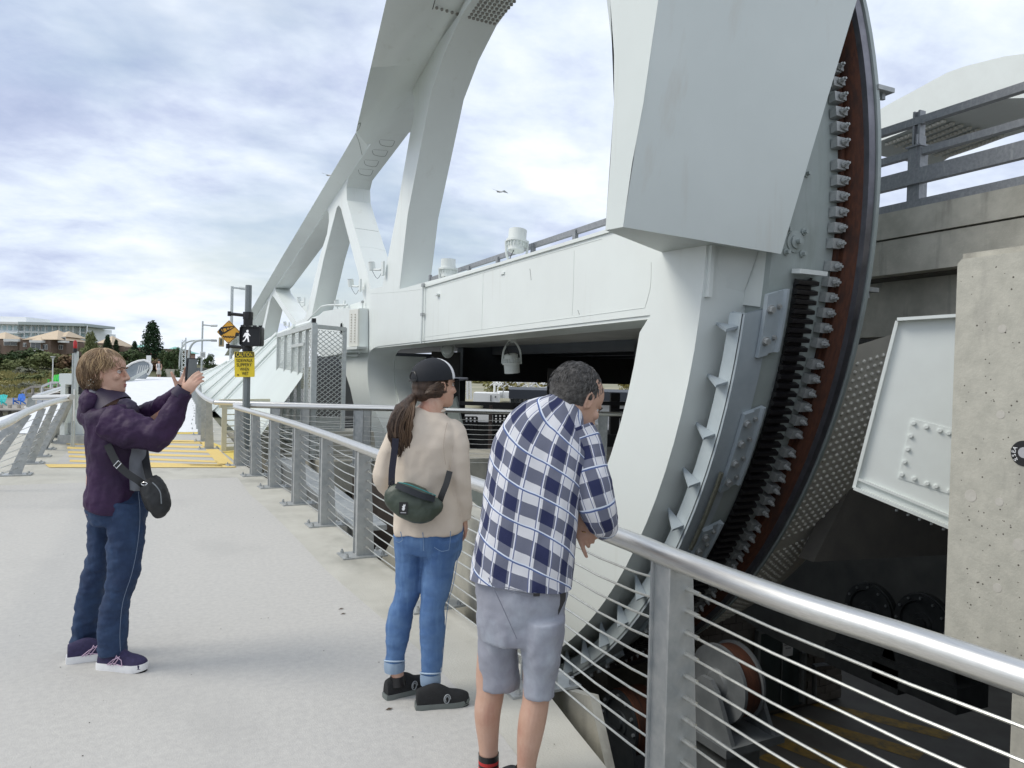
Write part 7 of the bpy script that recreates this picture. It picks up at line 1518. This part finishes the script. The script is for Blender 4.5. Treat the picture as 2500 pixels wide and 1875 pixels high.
# shirt with woven check
def plaid():
    m = bpy.data.materials.new('blue white check flannel'); m.use_nodes = True; t = m.node_tree; B_ = t.nodes['Principled BSDF']; B_.inputs['Roughness'].default_value = .9
    at = t.nodes.new('ShaderNodeAttribute'); at.attribute_name = 'cloth'; sp_ = t.nodes.new('ShaderNodeSeparateXYZ'); t.links.new(at.outputs['Vector'], sp_.inputs[0])
    def mth(op, a, b_=None):
        n_ = t.nodes.new('ShaderNodeMath'); n_.operation = op
        for i, x in enumerate((a, b_)):
            if x is None: continue
            if isinstance(x, (int, float)): n_.inputs[i].default_value = x
            else: t.links.new(x, n_.inputs[i])
        return n_.outputs[0]
    def mixc(f_, a, b_):
        n_ = t.nodes.new('ShaderNodeMix'); n_.data_type = 'RGBA'
        if hasattr(f_, 'links'): t.links.new(f_, n_.inputs[0])
        for i, x in ((6, a), (7, b_)):
            if isinstance(x, tuple): n_.inputs[i].default_value = (*x, 1)
            else: t.links.new(x, n_.inputs[i])
        return n_.outputs[2]
    def band_(x, lo, hi): return mth('MULTIPLY', mth('GREATER_THAN', x, lo), mth('LESS_THAN', x, hi))
    fx = mth('FRACT', mth('MULTIPLY', sp_.outputs[0], 1/.116)); fy = mth('FRACT', mth('ADD', mth('MULTIPLY', sp_.outputs[1], 1/.124), .3))
    dx, dy = mth('LESS_THAN', fx, .42), mth('LESS_THAN', fy, .40); both = mth('MULTIPLY', dx, dy); one = mth('SUBTRACT', mth('MAXIMUM', dx, dy), both)
    col = mixc(one, (.66, .66, .69), (.145, .155, .21)); col = mixc(both, col, (.018, .024, .080))
    for (lo, hi, c) in ((.48, .51, (.76, .77, .82)), (.51, .54, (.13, .15, .27)), (.88, .91, (.13, .15, .27)), (.91, .94, (.76, .77, .82))):
        col = mixc(band_(fx, lo, hi), col, c)
    for (lo, hi, c) in ((.64, .675, (.68, .74, .84)), (.675, .715, (.08, .12, .28))):
        col = mixc(band_(fy, lo, hi), col, c)
    nz = t.nodes.new('ShaderNodeTexNoise'); nz.inputs['Scale'].default_value = 260; tc = t.nodes.new('ShaderNodeTexCoord'); t.links.new(tc.outputs['Object'], nz.inputs[0]); bp_ = t.nodes.new('ShaderNodeBump'); bp_.inputs['Strength'].default_value = .15; bp_.inputs['Distance'].default_value = .01; t.links.new(nz.outputs[0], bp_.inputs['Height']); t.links.new(bp_.outputs[0], B_.inputs['Normal'])
    t.links.new(col, B_.inputs['Base Color']); return m
PLD = plaid()
def cloth(name, secs, D, n, sub, wr, wf, seed, ex=2.2, cap=False, twist=0, skew=0):
    b = MB(); at = []; loft(b, secs, D, n, sub, wr, wf, seed, ex, cap, True, at, twist, skew); o = b.build(name, PLD, w3, ang=180); a = o.data.attributes.new('cloth', 'FLOAT_VECTOR', 'POINT'); a.data.foreach_set('vector', [x for q in at for x in q]); return o
cloth('shirt', [(1376, 1002, 42, .06, .055), (1372, 1008, 58, .05, .075), (1360, 1024, 82, .04, .095), (1343, 1050, 101, .03, .115), (1326, 1090, 113, .02, .125), (1312, 1140, 117, .01, .13), (1300, 1195, 117, 0, .13), (1290, 1260, 117, -.01, .13), (1280, 1330, 119, -.02, .135), (1272, 1385, 122, -.02, .14), (1268, 1418, 124, -.02, .14)], D3, 120, 12, .014, (6, 6, 4), 3, 2.5, twist=.4, skew=-.34)
cloth('sleeve', [(1398, 1052, 52, .03, .085), (1412, 1085, 56, .02, .085), (1424, 1125, 55, .0, .08), (1438, 1170, 52, -.02, .076), (1454, 1220, 49, -.03, .07), (1466, 1258, 44, -.01, .065), (1474, 1283, 34, .02, .055), (1470, 1298, 20, .05, .04)], D3, 80, 10, .007, (12, 12, 10), 8, 2.2, cap=True)
cloth('sleeve', [(1480, 1268, 34, .0, .05), (1458, 1270, 32, .08, .05), (1430, 1262, 28, .16, .045), (1412, 1255, 24, .22, .035)], D3, 60, 8, .005, (18, 18, 14), 9, 2.2, cap=True)
cloth('cuff', [(1366, 1190, 42, .10, .05), (1388, 1220, 34, .095, .045), (1400, 1243, 27, .08, .036), (1405, 1252, 25, .075, .034)], D3, 60, 6, .004, (18, 18, 14), 5, 2.2)
b = MB(); at = []
cloth('collar', [(1382, 994, 44, .055, .062), (1377, 1002, 50, .05, .068), (1369, 1014, 60, .045, .085)], D3, 60, 4, .002, (10, 10, 10), 4, 2.2, twist=1.0)
SG = mat('grey chambray shorts', (.30, .31, .36), (.26, .27, .32), sc=6, rough=.9, bump=.12, bsc=260, streak=((.40, .44, .50), (5, 5, 3.5), .52, .75))
b = MB(); loft(b, [(1272, 1395, 117, -.02, .13), (1272, 1430, 112, -.02, .135), (1271, 1480, 108, -.02, .135), (1272, 1530, 105, -.02, .125), (1272, 1560, 96, -.02, .11)], D3, n=40)
loft(b, [(1220, 1500, 58, .05, .11), (1217, 1560, 51, .07, .105), (1218, 1620, 49, .09, .10), (1218, 1665, 49, .10, .095), (1218, 1680, 48, .10, .09)], D3, n=28); loft(b, [(1324, 1500, 58, -.06, .11), (1322, 1560, 53, -.05, .105), (1318, 1620, 45, -.03, .10), (1316, 1680, 38, -.02, .095), (1316, 1698, 37, -.02, .09)], D3, n=28)
remesh(b, 'shorts', SG, w3, .008, 3, wr=(.007, (10, 10, 10), 2))
STG = mat('grey seam', (.17, .18, .22), rough=.9)
seam([(1192, 1410), (1212, 1450), (1235, 1500), (1262, 1560)], D3-.165, STG, w3, .0016); seam([(1228, 1432), (1260, 1440), (1318, 1450)], D3-.165, STG, w3, .0014); seam([(1228, 1438), (1260, 1448), (1318, 1458)], D3-.165, STG, w3, .0014)
b = MB(); b.box(onD(1310, 1452, D3-.172), (.024, .011, .002), (rt, UPZ, fd)); b.build('label_tab', BLACK, w3, smooth=False)
b = MB(); lp_ = [onD(u_, v_, D3-.10) for u_, v_ in ((1366, 1428), (1382, 1440), (1381, 1465), (1363, 1502), (1362, 1470))]; b.add(lp_, [t for t in tessellate_polygon([lp_])]); b.build('pocket_opening', BLACK, w3, smooth=False)
for (u0_, v0, dD, hw) in ((1193, 1838, .10, 25), (1284, 1872, -.02, 25)):
    sp_ = [('sock', 0, 15, BLACK), ('sock_stripe', 15, 23, mat('red stripe', (.45, .03, .03), rough=.9)), ('sock', 23, 29, BLACK), ('sock_stripe', 29, 40, mat('red stripe')), ('sock', 40, 100, BLACK)]
    for nm, a0, a1, m in sp_: b = MB(); loft(b, [(u0_, v0+a0, hw, dD, .043), (u0_, v0+a1, hw, dD, .043)], D3, n=24, sub=1, cap=False); b.build(nm, m, w3)
shoe(w3, 1198, 1968, D3, awy*.9+rt*.45, .29, (.05, .05, .055), (.6, .6, .6)); shoe(w3, 1290, 2020, D3, awy*.9+rt*.45, .29, (.05, .05, .055), (.6, .6, .6))
folds(SG, (6, 6, 5), .45, .03); folds(PLD, (6, 6, 4), .35, .03)
# =============== far pedestrian ===============
D4 = 74; w4 = empty('person', onD(388, 921, D4), label='distant person in white shirt and shorts with a backpack at the deck end', cat='person')
b = MB(); s_ = 1
loft(b, [(388, 879, 2.1, 0, .09), (388, 883, 2.6, 0, .11), (388, 886.5, 2.0, 0, .09), (388, 889, 1.3, 0, .06), (388, 893, 4.5, 0, .11), (388, 905, 3.5, 0, .11)], D4, n=12, sub=2)
loft(b, [(388, 900, 4.5, 0, .11), (388, 911, 4.2, 0, .11)], D4, n=12, sub=2)
for k in (-1, 1): loft(b, [(388+k*3, 890, 1.6, 0, .06), (388+k*5, 890, 1.6, 0, .06), (388+k*6.3, 898, 1.4, 0, .05), (388+k*4.5, 904, 1.2, -.15, .04)], D4, n=10, sub=2); loft(b, [(388+k*2.3, 908, 2.2, 0, .08), (388+k*2.6, 918, 1.5, 0, .055), (388+k*2.6, 926, 1.2, 0, .05)], D4, n=10, sub=2)
remesh(b, 'body', SK, w4, .022, 0)
b = MB(); loft(b, [(388, 888, 4, 0, .12), (388, 891, 6, 0, .14), (388, 897, 5.2, 0, .14), (388, 905, 5.0, 0, .14)], D4, n=14, sub=2); b.build('shirt', WHITE, w4); b = MB(); loft(b, [(388, 904, 5, 0, .14), (388, 908, 5.4, 0, .14), (388, 914, 5.6, 0, .13)], D4, n=14, sub=2); b.build('shorts', mat('off white cloth', (.62, .58, .52), rough=.9), w4)
b = MB(); ball(b, onD(388, 880, D4), .13, (1, 1, .9)); b.build('hair', BLACK, w4)
for k in (-1, 1): b = MB(); b.tube([onD(388+k*3.2, 888.5, D4-.17), onD(388+k*3, 898, D4-.17)], .035, 5); b.build('backpack_strap', BLACK, w4)
